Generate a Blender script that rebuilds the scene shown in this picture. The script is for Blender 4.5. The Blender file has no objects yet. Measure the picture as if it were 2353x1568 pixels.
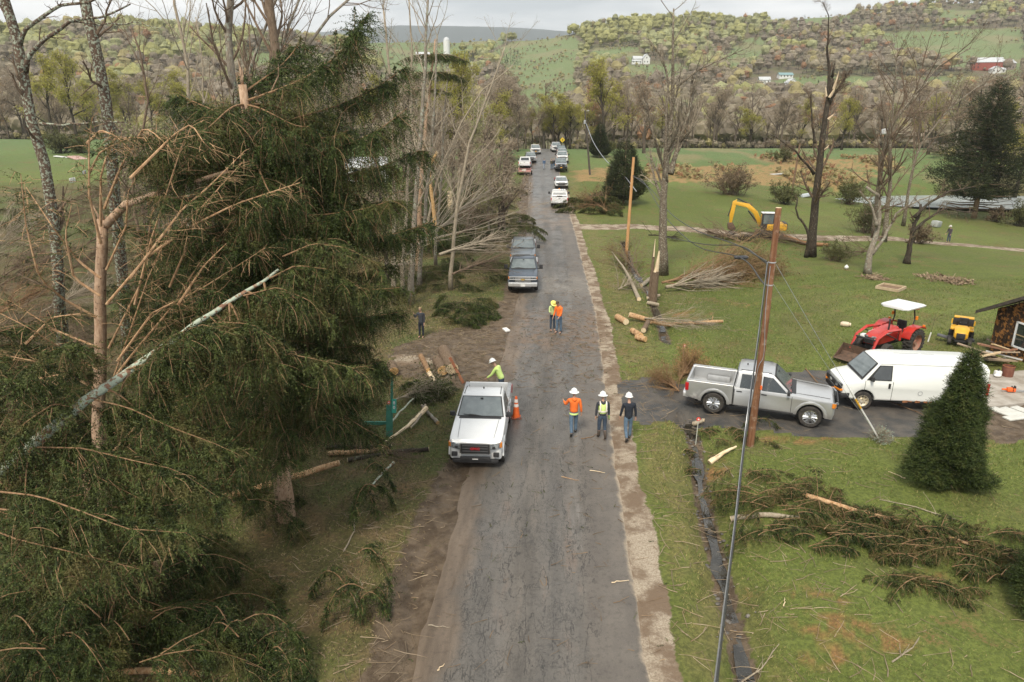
import bpy, bmesh, math, random
import numpy as np
from mathutils import Vector, Matrix, Euler

C = bpy.context.scene.collection
SC = bpy.context.scene
R = math.radians

# ------------------------------------------------------------------ camera, sky, sun, exposure
CAM_H, PITCH = 11.5, R(18.05)
cam_data = bpy.data.cameras.new('camera'); cam_data.lens = 24.0; cam_data.sensor_width = 36.0
cam_data.clip_start = 0.3; cam_data.clip_end = 9000
cam = bpy.data.objects.new('camera', cam_data); C.objects.link(cam)
cam.location = (0, 0, CAM_H); cam.rotation_euler = (math.pi/2 - PITCH, 0, 0)
SC.camera = cam
SUN_EL, SUN_AZ = R(52), R(200)
world = bpy.data.worlds.new('World'); SC.world = world; world.use_nodes = True
wt = world.node_tree; wt.nodes.clear()
def wn(t, **k):
    n = wt.nodes.new(t)
    for a, b in k.items(): setattr(n, a, b)
    return n
w_out = wn('ShaderNodeOutputWorld'); w_bg = wn('ShaderNodeBackground'); w_cl = wn('ShaderNodeBackground'); w_mix = wn('ShaderNodeMixShader')
w_sky = wn('ShaderNodeTexSky', sky_type='NISHITA', sun_disc=False, sun_elevation=SUN_EL, sun_rotation=SUN_AZ, dust_density=3.0)
w_bg.inputs[1].default_value = 0.07
wt.links.new(w_sky.outputs[0], w_bg.inputs[0])
w_tc = wn('ShaderNodeTexCoord'); w_map = wn('ShaderNodeMapping'); w_map.inputs['Scale'].default_value = (1, 1, 7)
w_no = wn('ShaderNodeTexNoise'); w_no.inputs['Scale'].default_value = 2.6; w_no.inputs['Detail'].default_value = 7; w_no.inputs['Roughness'].default_value = .55
w_cr = wn('ShaderNodeValToRGB')
w_cr.color_ramp.elements[0].position = .38; w_cr.color_ramp.elements[0].color = (.50, .54, .565, 1)
w_cr.color_ramp.elements[1].position = .62; w_cr.color_ramp.elements[1].color = (.95, .95, .94, 1)
wt.links.new(w_tc.outputs['Generated'], w_map.inputs[0]); wt.links.new(w_map.outputs[0], w_no.inputs[0])
wt.links.new(w_no.outputs[0], w_cr.inputs[0]); wt.links.new(w_cr.outputs[0], w_cl.inputs[0])
w_cl.inputs[1].default_value = 0.66
w_mix.inputs[0].default_value = 0.92
wt.links.new(w_bg.outputs[0], w_mix.inputs[1]); wt.links.new(w_cl.outputs[0], w_mix.inputs[2]); wt.links.new(w_mix.outputs[0], w_out.inputs[0])
sun_data = bpy.data.lights.new('sun', 'SUN'); sun_data.energy = 1.8; sun_data.angle = R(14); sun_data.color = (1, .91, .76)
sun = bpy.data.objects.new('sun', sun_data); C.objects.link(sun)
_sd = Vector((math.sin(SUN_AZ)*math.cos(SUN_EL), math.cos(SUN_AZ)*math.cos(SUN_EL), math.sin(SUN_EL)))
sun.rotation_euler = _sd.to_track_quat('Z', 'Y').to_euler(); sun.location = (0, 0, 60)
SC.view_settings.view_transform = 'Standard'; SC.view_settings.look = 'None'
SC.view_settings.exposure = 1.08; SC.view_settings.gamma = 1.0
SC.render.engine = 'CYCLES'
SC.cycles.use_adaptive_sampling = True; SC.cycles.adaptive_threshold = 0.012; SC.cycles.adaptive_min_samples = 24
SC.cycles.use_denoising = True; SC.cycles.denoiser = 'OPENIMAGEDENOISE'; SC.cycles.denoising_input_passes = 'RGB_ALBEDO_NORMAL'; SC.cycles.denoising_prefilter = 'ACCURATE'
SC.cycles.max_bounces = 4; SC.cycles.diffuse_bounces = 2; SC.cycles.glossy_bounces = 2; SC.cycles.transmission_bounces = 2
SC.cycles.transparent_max_bounces = 4; SC.cycles.volume_bounces = 0
SC.cycles.caustics_reflective = False; SC.cycles.caustics_refractive = False

# ------------------------------------------------------------------ measuring helpers (photo sheet 2353 x 1568)
FS = 1568.0; CX, CY = 1176.5, 784.0
cP, sP = math.cos(PITCH), math.sin(PITCH)
def ray(dx, dy):
    s = (CY-dy)/FS; u = (dx-CX)/FS
    return np.array([u, cP+s*sP, -sP+s*cP])
def at(dx, dy, Y):
    d = ray(dx, dy); return np.array([0, 0, CAM_H]) + d*(Y/d[1])
def ground_at(dx, dy, up=0.0):
    d = ray(dx, dy); Y = 6.0
    while Y < 1500:
        p = d*(Y/d[1]); 
        if p[2]+CAM_H <= hbase(p[0], Y)+up: break
        Y *= 1.01
    lo, hi = Y/1.01, Y
    for _ in range(18):
        m = (lo+hi)/2; p = d*(m/d[1])
        if p[2]+CAM_H <= hbase(p[0], m)+up: hi = m
        else: lo = m
    p = d*(hi/d[1])
    return np.array([p[0], hi, float(height(p[0], hi))])
def project(P):
    P = np.asarray(P, float); x, y, z = P[..., 0], P[..., 1], P[..., 2]-CAM_H
    dep = y*cP - z*sP; v = y*sP + z*cP
    return CX+FS*x/dep, CY-FS*v/dep

# ------------------------------------------------------------------ numpy noise
def hash2(ix, iy, seed):
    n = (ix.astype(np.int64)*374761393 + iy.astype(np.int64)*668265263 + seed*974634541) & 0xffffffff
    n = ((n ^ (n >> 13))*1274126177) & 0xffffffff
    n = n ^ (n >> 16)
    return (n & 0xffff)/65535.0
def vnoise(x, y, seed=0):
    x = np.asarray(x, float); y = np.asarray(y, float)
    ix, iy = np.floor(x), np.floor(y); fx, fy = x-ix, y-iy
    fx = fx*fx*(3-2*fx); fy = fy*fy*(3-2*fy)
    a = hash2(ix, iy, seed); b = hash2(ix+1, iy, seed); c = hash2(ix, iy+1, seed); d = hash2(ix+1, iy+1, seed)
    return (a*(1-fx)+b*fx)*(1-fy)+(c*(1-fx)+d*fx)*fy
def fbm(x, y, seed=0, o=4):
    s = 0; a = .5; t = 0
    for k in range(o):
        s = s+a*vnoise(x*2**k, y*2**k, seed+k); t += a; a *= .5
    return s/t
def smooth(a, b, x):
    t = np.clip((x-a)/(b-a), 0, 1); return t*t*(3-2*t)
def seg_dist(x, y, pts):
    d = np.full(np.shape(x), 1e9)
    for (x0, y0), (x1, y1) in zip(pts[:-1], pts[1:]):
        ex, ey = x1-x0, y1-y0
        t = np.clip(((x-x0)*ex+(y-y0)*ey)/(ex*ex+ey*ey+1e-9), 0, 1)
        d = np.minimum(d, np.hypot(x-x0-t*ex, y-y0-t*ey))
    return d
def in_poly(x, y, poly):
    r = np.zeros(np.shape(x), bool); n = len(poly); j = n-1
    for i in range(n):
        xi, yi = poly[i]; xj, yj = poly[j]
        c = ((yi > y) != (yj > y)) & (x < (xj-xi)*(y-yi)/((yj-yi) or 1e-9)+xi)
        r ^= c; j = i
    return r

# ------------------------------------------------------------------ terrain
ROAD_Y = [-30, 0, 13, 23, 41, 70, 110, 145, 160, 200]; ROAD_X = [-1.5, -.2, .5, 1.2, 2.7, 3.95, 5.1, 6.6, 7.3, 9]
def road_x(y): return np.interp(y, ROAD_Y, ROAD_X)
ROAD_HW = 2.65
_PY = [-50, 50, 70, 84, 112, 142, 155, 170, 200, 250, 310]; _PH = [0, 0, .4, 1.0, 2.7, 4.7, 5.1, 4.6, 2.5, -1.5, -3]
_SX = [-1.2, -.75, -.6, -.5, -.36, -.2, 0, .05, .15, .24, .34, .49, .59, .75, 1.2]
_SV = [.100, .102, .110, .112, .102, .098, .098, .101, .118, .122, .124, .134, .145, .150, .15]
def hbase(x, y):
    x = np.asarray(x, float); y = np.asarray(y, float)
    h = np.interp(y, _PY, _PH)
    near = h - 4.5*np.exp(-((x-80)/45)**2-((y-100)/48)**2) + 3.2*smooth(-15, -70, x)*smooth(110, 210, y)
    near = near + .9*smooth(10, 40, x)*smooth(150, 200, y)
    near = near - .35*smooth(-4, -9, x)*smooth(70, 40, y)
    t = x/np.maximum(y, 1.0); S = np.interp(t, _SX, _SV)
    Dt = np.interp(t, [-.7, -.35, -.1, .1, .6], [560, 620, 900, 830, 900])
    g = np.clip((y-310)/(Dt-310), 0, 1)
    sl = -.044 + (S+.044)*np.power(g, .62)
    hill = CAM_H + np.minimum(y, Dt)*sl + (fbm(x/90, y/90, 7)-.5)*9*smooth(330, 450, y)
    hill = hill - smooth(Dt, Dt*1.6, y)*(hill*.6)
    pe = np.hypot((x-78)/26, (y-114)/9.5); near = near + (-1.9-near)*smooth(1.25, .85, pe)
    k = smooth(270, 330, y)
    h = near*(1-k)+hill*k
    far = CAM_H + 4300*np.interp(t, [-.6, -.3, -.15, 0, .1, .3], [.096, .105, .117, .1145, .108, .1])*(1+.03*(fbm(x/500, y*0, 9)-.5))
    h = h + (far-h)*smooth(2500, 4300, y)
    return h + (fbm(x/7, y/7, 3)-.5)*.35*smooth(1.2, 6, np.abs(x-road_x(y))-ROAD_HW)
DITCH = [(4.95, 9.5), (5.2, 12), (5.55, 14.5), (5.9, 17), (6.3, 20), (6.75, 22.3), (7.1, 24.2), (7.25, 25.6)]
DITCH2 = [(8.6, 36), (9.3, 42), (9.9, 48), (10.0, 56), (10.8, 64), (11.2, 69)]
def ditch_d(x, y): return np.minimum(seg_dist(x, y, DITCH), seg_dist(x, y, DITCH2))
def height(x, y):
    x = np.asarray(x, float); y = np.asarray(y, float)
    dd = ditch_d(x, y)
    h = hbase(x, y) - .50*np.exp(-(dd/.58)**2)
    h = h + (fbm(x*1.7, y*1.7, 27, 3)-.5)*.42*np.exp(-(dd/.95)**2)
    near = smooth(75, 40, y)*smooth(.1, 1.2, np.abs(x-road_x(y))-ROAD_HW)
    h = h + (fbm(x*1.3, y*1.3, 21, 3)-.5)*.16*near
    # washed out rut along the left pavement edge
    rx = x-(road_x(y)-ROAD_HW-.35-.25*np.sin(y*.9))
    return h - .13*np.exp(-(rx/.22)**2)*smooth(30, 26, y)

# ------------------------------------------------------------------ object helpers
def thing(name, label, cat, loc=(0, 0, 0), rz=0, group=None, rot=None):
    o = bpy.data.objects.new(name, None); C.objects.link(o)
    o.location = tuple(float(c) for c in loc); o.rotation_euler = rot or (0, 0, rz); o.empty_display_size = .2
    o['label'] = label; o['category'] = cat
    if group: o['group'] = group
    return o
def tag(o, label, cat, group=None, kind=None):
    if label: o['label'] = label
    if cat: o['category'] = cat
    if group: o['group'] = group
    if kind: o['kind'] = kind
    return o
def link(name, me, mats, parent=None, loc=(0, 0, 0)):
    o = bpy.data.objects.new(name, me)
    for m in (mats if isinstance(mats, (list, tuple)) else [mats]): me.materials.append(m)
    C.objects.link(o); o.parent = parent; o.location = tuple(float(c) for c in loc)
    return o
def np_mesh(name, V, F, smooth_f=False, mi=None, col=None):
    """F: (n,3) or (n,4) index array, or a list of such arrays"""
    me = bpy.data.meshes.new(name)
    Fs = F if isinstance(F, list) else [F]
    Fs = [np.asarray(f) for f in Fs if len(f)]
    loops = np.concatenate([f.reshape(-1) for f in Fs]).astype(np.int32)
    tot = np.concatenate([np.full(len(f), f.shape[1]) for f in Fs]).astype(np.int32)
    st = np.concatenate([[0], np.cumsum(tot)[:-1]]).astype(np.int32)
    me.vertices.add(len(V)); me.vertices.foreach_set('co', np.asarray(V, np.float32).reshape(-1))
    me.loops.add(len(loops)); me.loops.foreach_set('vertex_index', loops)
    me.polygons.add(len(tot)); me.polygons.foreach_set('loop_start', st); me.polygons.foreach_set('loop_total', tot)
    if smooth_f: me.polygons.foreach_set('use_smooth', np.ones(len(tot), bool))
    else: me.polygons.foreach_set('use_smooth', np.zeros(len(tot), bool))
    if mi is not None: me.polygons.foreach_set('material_index', np.asarray(mi, np.int32))
    me.update(calc_edges=True)
    if col is not None:
        a = me.color_attributes.new('Col', 'FLOAT_COLOR', 'POINT')
        c = np.ones((len(V), 4), np.float32); c[:, :col.shape[1]] = col
        a.data.foreach_set('color', c.reshape(-1))
    return me
def norm(v): return v/np.maximum(np.linalg.norm(v, axis=-1, keepdims=True), 1e-9)

def tubesN(P, Rr, sides=3):
    """P (N,K,3), Rr (N,K) -> V, quads"""
    P = np.asarray(P, float); Rr = np.asarray(Rr, float); N, K, _ = P.shape
    T = np.empty_like(P); T[:, 1:-1] = P[:, 2:]-P[:, :-2]; T[:, 0] = P[:, 1]-P[:, 0]; T[:, -1] = P[:, -1]-P[:, -2]
    T = norm(T); chord = norm(P[:, -1]-P[:, 0])
    ref = np.where((np.abs(chord[:, 2]) > .8)[:, None], np.array([[1., .2, 0]]), np.array([[0, .1, 1.]]))[:, None, :]
    S = norm(np.cross(T, np.broadcast_to(ref, T.shape))); U = np.cross(S, T)
    a = np.arange(sides)*2*math.pi/sides
    V = P[:, :, None, :] + Rr[:, :, None, None]*(np.cos(a)[None, None, :, None]*S[:, :, None, :]+np.sin(a)[None, None, :, None]*U[:, :, None, :])
    idx = np.arange(N*K*sides).reshape(N, K, sides); nx = np.roll(idx, -1, axis=2)
    F = np.stack([idx[:, :-1], nx[:, :-1], nx[:, 1:], idx[:, 1:]], -1).reshape(-1, 4)
    return V.reshape(-1, 3), F
class Bag:
    """collects tubes/needle triangles into one mesh"""
    def __init__(s): s.V = []; s.Q = []; s.T = []; s.n = 0
    def add(s, V, Q=None, T=None):
        if Q is not None and len(Q): s.Q.append(np.asarray(Q)+s.n)
        if T is not None and len(T): s.T.append(np.asarray(T)+s.n)
        s.V.append(V); s.n += len(V)
    def tube(s, pts, r, sides=6, cap=True):
        pts = np.asarray(pts, float); r = np.broadcast_to(np.asarray(r, float), (len(pts),))
        V, F = tubesN(pts[None], r[None], sides); n = len(pts)*sides
        T = []
        if cap:
            V = np.vstack([V, pts[:1], pts[-1:]])
            for k in range(sides):
                T.append((n, (k+1) % sides, k)); b = n-sides; T.append((n+1, b+k, b+(k+1) % sides))
        s.add(V, F, np.array(T) if T else None)
    def tubes(s, P, r, sides=3):
        if len(P): s.add(*tubesN(P, r, sides))
    def mesh(s, name, smooth_f=False, off=(0, 0, 0)):
        V = np.concatenate(s.V)-np.asarray(off, float)
        F = ([np.concatenate(s.Q)] if s.Q else [])+([np.concatenate(s.T)] if s.T else [])
        return np_mesh(name, V, F, smooth_f)
    def obj(s, name, mats, parent=None, smooth_f=False, loc=(0, 0, 0)):
        return link(name, s.mesh(name, smooth_f, loc), mats, parent, loc if parent is None else (0, 0, 0))

class M:
    """solid builder: boxes, prisms, lathes, tubes in one mesh"""
    def __init__(s): s.v = []; s.f = []; s.m = []; s.cur = 0
    def add(s, v, f):
        n = len(s.v); s.v += [tuple(float(c) for c in p) for p in v]; s.f += [tuple(i+n for i in q) for q in f]; s.m += [s.cur]*len(f); return s
    def box(s, c, d, rot=None, bev=0.0):
        hx, hy, hz = d[0]/2, d[1]/2, d[2]/2
        if bev > 0:
            b = min(bev, hx*.9, hy*.9, hz*.9); V = []; 
            bm = bmesh.new(); bmesh.ops.create_cube(bm, size=1)
            for v in bm.verts: v.co = Vector((v.co.x*d[0], v.co.y*d[1], v.co.z*d[2]))
            bmesh.ops.bevel(bm, geom=list(bm.edges), offset=b, segments=2, affect='EDGES', profile=.6)
            bm.verts.index_update(); V = [v.co.copy() for v in bm.verts]; F = [[v.index for v in f.verts] for f in bm.faces]; bm.free()
        else:
            V = [Vector((x, y, z)) for x in (-hx, hx) for y in (-hy, hy) for z in (-hz, hz)]
            F = [(0, 1, 3, 2), (4, 6, 7, 5), (0, 4, 5, 1), (2, 3, 7, 6), (0, 2, 6, 4), (1, 5, 7, 3)]
        if rot: E = Euler(rot).to_matrix(); V = [E @ p for p in V]
        return s.add([Vector(c)+p for p in V], F)
    def loft(s, rings, cap=True, closed=True):
        n = len(rings[0]); V = [p for r in rings for p in r]; F = []
        for k in range(len(rings)-1):
            for i in range(n if closed else n-1):
                j = (i+1) % n; F.append((k*n+i, k*n+j, (k+1)*n+j, (k+1)*n+i))
        if cap: F += [tuple(reversed(range(n))), tuple(range((len(rings)-1)*n, len(rings)*n))]
        return s.add(V, F)
    def tube(s, pts, r, sides=8, cap=True):
        pts = np.asarray(pts, float); r = np.broadcast_to(np.asarray(r, float), (len(pts),))
        V, F = tubesN(pts[None], r[None], sides); F = [tuple(q) for q in F]
        if cap: F += [tuple(reversed(range(sides))), tuple(range(len(V)-sides, len(V)))]
        return s.add(V, F)
    def lathe(s, prof, c=(0, 0, 0), axis='z', n=20, a0=0, sx=1, sy=1):
        rings = []
        for k in range(n):
            a = a0+2*math.pi*k/n; ring = []
            for r, z in prof:
                p = (r*math.cos(a)*sx, r*math.sin(a)*sy, z)
                if axis == 'x': p = (p[2], p[0], p[1])
                elif axis == 'y': p = (p[0], p[2], p[1])
                ring.append((p[0]+c[0], p[1]+c[1], p[2]+c[2]))
            rings.append(ring)
        rings.append(rings[0]); m = len(prof); V = [p for r in rings[:-1] for p in r]; F = []
        for k in range(n):
            for i in range(m-1): F.append((k*m+i, ((k+1) % n)*m+i, ((k+1) % n)*m+i+1, k*m+i+1))
        return s.add(V, F)
    def ball(s, c, r, n=10, sc=(1, 1, 1)):
        prof = [(math.sin(math.pi*k/n)*r+1e-5, -math.cos(math.pi*k/n)*r) for k in range(n+1)]
        m0 = len(s.v); s.lathe(prof, n=n+4)
        for i in range(m0, len(s.v)):
            p = s.v[i]; s.v[i] = (p[0]*sc[0]+c[0], p[1]*sc[1]+c[1], p[2]*sc[2]+c[2])
        return s
    def prism(s, poly, x0, x1, bev=0.0, hw=None, axis='x'):
        """poly of (y,z) extruded along x with rounded rims; hw(z) scales x"""
        n = len(poly); P = np.asarray(poly, float)
        ar = sum(P[i][0]*P[(i+1) % n][1]-P[(i+1) % n][0]*P[i][1] for i in range(n))
        if ar < 0: P = P[::-1]
        e = np.roll(P, -1, 0)-P; nn = norm(np.stack([e[:, 1], -e[:, 0]], -1)); vn = norm(nn+np.roll(nn, 1, 0))
        sts = [(x0, 0), (x1, 0)] if bev <= 0 else [(x0, bev), (x0+bev*.3, bev*.3), (x0+bev, 0), (x1-bev, 0), (x1-bev*.3, bev*.3), (x1, bev)]
        rings = []
        for x, b in sts:
            Q = P-vn*b
            rings.append([(x*(hw(q[1]) if hw else 1), q[0], q[1]) for q in Q])
        if axis == 'y': rings = [[(p[1], p[0], p[2]) for p in r] for r in rings]
        return s.loft(rings)
    def mesh(s, name, smooth_f=False, sharp=35):
        me = bpy.data.meshes.new(name); me.from_pydata(s.v, [], s.f); 
        if any(s.m): me.polygons.foreach_set('material_index', s.m)
        bm = bmesh.new(); bm.from_mesh(me); bmesh.ops.recalc_face_normals(bm, faces=bm.faces); bm.to_mesh(me); bm.free()
        if smooth_f:
            me.polygons.foreach_set('use_smooth', [True]*len(me.polygons)); me.set_sharp_from_angle(angle=R(sharp))
        me.update(); return me
    def obj(s, name, mats, parent=None, smooth_f=False, loc=(0, 0, 0), sharp=35):
        return link(name, s.mesh(name, smooth_f, sharp), mats, parent, loc)
def copy_tree(o, parent=None):
    c = o.copy(); C.objects.link(c)
    if parent is not None: c.parent = parent
    for ch in list(o.children): copy_tree(ch, c)
    return c

# ------------------------------------------------------------------ materials
def new_mat(name):
    m = bpy.data.materials.new(name); m.use_nodes = True; nt = m.node_tree
    return m, nt, nt.nodes['Principled BSDF']
def node(nt, t, ins=None, **k):
    n = nt.nodes.new(t)
    for a, b in k.items(): setattr(n, a, b)
    for a, b in (ins or {}).items():
        if isinstance(b, bpy.types.NodeSocket): nt.links.new(b, n.inputs[a])
        else: n.inputs[a].default_value = b
    return n
def c4(c): return (c[0], c[1], c[2], 1)
def mixc(nt, f, a, b, blend='MIX'):
    n = nt.nodes.new('ShaderNodeMix'); n.data_type = 'RGBA'; n.blend_type = blend
    for sock, v in ((n.inputs[0], f), (n.inputs[6], a), (n.inputs[7], b)):
        if isinstance(v, bpy.types.NodeSocket): nt.links.new(v, sock)
        else: sock.default_value = v if isinstance(v, (int, float)) else (c4(v) if len(v) == 3 else v)
    return n.outputs[2]
def mth(nt, op, a, b=0.0, clamp=False):
    n = nt.nodes.new('ShaderNodeMath'); n.operation = op; n.use_clamp = clamp
    for k, v in ((0, a), (1, b)):
        if isinstance(v, bpy.types.NodeSocket): nt.links.new(v, n.inputs[k])
        else: n.inputs[k].default_value = v
    return n.outputs[0]
def mapr(nt, v, a, b, lo=0.0, hi=1.0):
    n = nt.nodes.new('ShaderNodeMapRange'); n.interpolation_type = 'SMOOTHSTEP'
    nt.links.new(v, n.inputs[0])
    for k, q in zip((1, 2, 3, 4), (a, b, lo, hi)): n.inputs[k].default_value = q
    return n.outputs[0]
def noise(nt, scale, detail=3, vec=None, rough=.55, dist=0.0):
    n = node(nt, 'ShaderNodeTexNoise', {'Scale': scale, 'Detail': detail, 'Roughness': rough, 'Distortion': dist})
    if vec is not None: nt.links.new(vec, n.inputs['Vector'])
    return n.outputs[0]
def geo_pos(nt): return node(nt, 'ShaderNodeNewGeometry').outputs['Position']
def obj_co(nt): return node(nt, 'ShaderNodeTexCoord').outputs['Object']
def scaled(nt, vec, sc):
    n = node(nt, 'ShaderNodeMapping'); nt.links.new(vec, n.inputs[0]); n.inputs['Scale'].default_value = sc; return n.outputs[0]
def bump(nt, b, hgt, st=.3, dist=.02):
    n = node(nt, 'ShaderNodeBump', {'Strength': st, 'Distance': dist, 'Height': hgt}); nt.links.new(n.outputs[0], b.inputs['Normal'])
_mc = {}
def mat(name, c1, c2=None, scale=6.0, rough=.7, metal=0.0, spec=.5, coat=0.0, bmp=0.0, bscale=None, island=None, stretch=(1, 1, 1), emit=None):
    """plain procedural surface: two colours through noise, optional per-piece variation"""
    if name in _mc: return _mc[name]
    m, nt, b = new_mat(name); vec = scaled(nt, obj_co(nt), stretch)
    c2 = c2 or tuple(x*.82 for x in c1)
    f = mapr(nt, noise(nt, scale, 4, vec), .3, .7)
    col = mixc(nt, f, c1, c2)
    if island:
        ri = node(nt, 'ShaderNodeNewGeometry').outputs['Random Per Island']
        col = mixc(nt, mth(nt, 'MULTIPLY', ri, .85), col, island)
    nt.links.new(col, b.inputs['Base Color'])
    b.inputs['Roughness'].default_value = rough; b.inputs['Metallic'].default_value = metal
    b.inputs['Specular IOR Level'].default_value = spec; b.inputs['Coat Weight'].default_value = coat; b.inputs['Coat Roughness'].default_value = .08
    if bmp: bump(nt, b, noise(nt, bscale or scale*3, 4, vec), bmp, .02)
    if emit: b.inputs['Emission Color'].default_value = c4(c1); b.inputs['Emission Strength'].default_value = emit
    _mc[name] = m; return m
# ------------------------------------------------------------------ ground sheet
GNUM = 0
FIELDS = [  # open pasture seen on the hills (photo-sheet outlines, laid on the slope they cover)
 [(1130, 118), (1190, 92), (1320, 84), (1345, 110), (1330, 150), (1330, 186), (1250, 188), (1165, 190), (1150, 150)],
 [(1175, 192), (1320, 186), (1335, 235), (1240, 262), (1180, 240)],
 [(1360, 110), (1470, 110), (1475, 128), (1400, 138), (1360, 132)],
 [(1440, 150), (1570, 146), (1590, 172), (1560, 186), (1450, 180)],
 [(1660, 138), (1700, 92), (1755, 80), (1765, 98), (1735, 140), (1690, 158)],
 [(1780, 36), (1960, 27), (1968, 45), (1880, 62), (1760, 58)],
 [(2000, 80), (2120, 72), (2240, 68), (2353, 64), (2353, 170), (2280, 155), (2170, 140), (2090, 128), (2030, 108)],
 [(2150, 26), (2240, 24), (2250, 55), (2170, 56)],
 [(1720, 190), (1830, 178), (1960, 176), (2120, 178), (2353, 176), (2353, 212), (2200, 208), (2020, 204), (1900, 214), (1800, 210)],
 [(850, 74), (960, 64), (1180, 64), (1185, 88), (1100, 110), (985, 118), (900, 130), (840, 128)],
 [(880, 132), (1080, 128), (1100, 160), (960, 190), (860, 190)],
 [(560, 120), (720, 130), (700, 165), (560, 160)],
 [(0, 150), (2, 150), (1, 152)],
]
def field_mask(X, Y, Z):
    px, py = project(np.stack([X, Y, Z], -1))
    px = px+(fbm(X/25, Y/25, 31)-.5)*40; py = py+(fbm(X/25, Y/25, 33)-.5)*9
    f = np.zeros(X.shape, bool)
    for q in FIELDS:
        cy = sum(p[1] for p in q)/len(q); f |= in_poly(px, py, [(a, b+(13 if cy > 70 else 3) if b > cy else b) for a, b in q])
    return f & (Y > 320) & (Y < 1400)
def lerpc(a, b, t): return a*(1-t[..., None])+np.asarray(b)*t[..., None]
def D2(*pts):
    out = []
    for a, b in pts: p = ground_at(a, b); out.append((p[0], p[1]))
    return out
LANE = D2((1330, 522), (1450, 521), (1600, 529), (1750, 543), (1900, 548), (2050, 548), (2170, 560), (2353, 577))
DRIVE = D2((1420, 880), (1500, 868), (1590, 880), (1900, 850), (2020, 880), (2180, 930), (2260, 960), (2220, 1000), (1960, 1008), (1850, 1002), (1700, 985), (1600, 968), (1560, 958), (1480, 978), (1445, 960))
PAD = D2((2215, 868), (2353, 850), (2430, 850), (2430, 925), (2353, 934), (2265, 938))
DIRT_R = D2((2230, 925), (2430, 915), (2430, 1010), (2300, 1020), (2240, 1000))
MUD_L = D2((905, 790), (1150, 745), (1200, 760), (1200, 880), (1150, 900), (1040, 900), (900, 860))
CHIPS = D2((905, 815), (1000, 826), (1010, 836), (905, 838))
DRYF = [D2((1480, 388), (1800, 380), (2010, 396), (2010, 420), (1760, 426), (1480, 412)), D2((1720, 362), (2050, 356), (2050, 384), (1820, 386)), D2((1310, 396), (1400, 380), (1400, 420), (1330, 425))]
MOUND = D2((1500, 690), (1750, 700), (1800, 730), (1600, 740), (1500, 720))
def build_ground():
    ny, nx = 690, 700
    yy = -9+13*np.exp(np.linspace(0, math.log((6200+9)/13), ny)); uu = np.linspace(-1.25, 1.25, nx)
    uu = np.sign(uu)*np.abs(uu/1.25)**1.15*1.25
    U, Y = np.meshgrid(uu, yy); X = U*(Y+16) 
    Z = height(X, Y)
    dx = X-road_x(Y); n1 = fbm(X*.35, Y*.35, 40); n2 = fbm(X*1.7, Y*1.7, 44); nl = fbm(X/14, Y/14, 48)
    base = np.ones(X.shape+(3,))*np.array([.094, .118, .025])
    base = lerpc(base, (.124, .152, .037), smooth(.35, .7, nl))
    base = lerpc(base, (.120, .112, .042), smooth(.45, .75, n1)*.55)
    rc = np.hypot(X-38, Y-22)                     # mown arcs in the lawn
    base = base*(1+.07*np.sin(rc*3.3+3*n1)*smooth(24, 30, Y)*smooth(65, 55, Y)*smooth(10, 14, dx))[..., None]
    # left bank: litter, moss and thin grass
    left = smooth(-2.4, -3.4, dx+1.2*(n1-.5))*smooth(120, 85, Y+30*(nl-.5)+np.where(X < -20, 0, 0))
    litter = lerpc(np.ones(X.shape+(3,))*np.array([.098, .090, .036]), (.135, .100, .052), smooth(.4, .65, n2))
    litter = lerpc(litter, (.075, .098, .026), smooth(.45, .62, n1)*.8)
    base = base*(1-left[..., None])+litter*left[..., None]
    base = lerpc(base, (.105, .080, .042), smooth(-8, -11, X)*smooth(75, 55, Y)*smooth(18, 24, Y)*smooth(.35, .6, n2)*.85)
    # field beyond on the left and around the crest
    base = lerpc(base, (.115, .180, .075), smooth(95, 160, Y)*smooth(340, 300, Y)*.75)
    for q in DRYF: base = lerpc(base, (.30, .190, .090), (in_poly(X+6*(n1-.5), Y+10*(nl-.5), q))*smooth(.25, .5, n2)*.85)
    base = lerpc(base, (.25, .19, .11), smooth(.55, .7, fbm(X/6, Y/16, 52))*smooth(100, 125, Y)*smooth(200, 170, Y)*smooth(12, 25, X)*.55)
    # verge along the right shoulder, dry spring grass
    vg = smooth(ROAD_HW+.6, ROAD_HW+1.4, dx+.5*(n2-.5))*smooth(ROAD_HW+3.4, ROAD_HW+2.0, dx+1.2*(n1-.5))*smooth(150, 100, Y)
    base = lerpc(base, (.150, .140, .052), vg*smooth(.3, .6, n2)*.9)
    for (a, c, rx, ry) in ((1955, 1440, 1.5, .5), (1880, 1375, .8, .3), (1820, 1355, .35, .7), (2030, 1470, .8, .4), (1700, 700, 1.3, 1.0), (1560, 720, 2.0, 1.0), (1900, 1510, .8, .35), (2130, 1330, .7, .3), (1830, 1010, 1.6, .35), (1650, 1070, .6, .8), (1480, 930, .8, 1.2)):
        g = ground_at(a, c); e = np.hypot((X-g[0])/rx, (Y-g[1])/ry); base = lerpc(base, (.25, .135, .060), smooth(1.2, .3, e+1.6*(n2-.5))*smooth(.42, .58, fbm(X*2.6, Y*2.6, 88))*.9)
    # hills
    fm = field_mask(X, Y, Z)
    hill = smooth(255, 300, Y)
    wood = lerpc(np.ones(X.shape+(3,))*np.array([.145, .120, .090]), (.120, .120, .065), smooth(.4, .6, nl))
    past = lerpc(np.ones(X.shape+(3,))*np.array([.150, .195, .090]), (.215, .195, .115), smooth(.5, .72, fbm(X/40, Y/30, 61))*.75)
    hc = np.where(fm[..., None], past, wood)
    base = base*(1-hill[..., None])+hc*hill[..., None]
    base = lerpc(base, (.06, .085, .10), smooth(1500, 2600, Y))  # blue haze of the far ridge put into the ground colour
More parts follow.
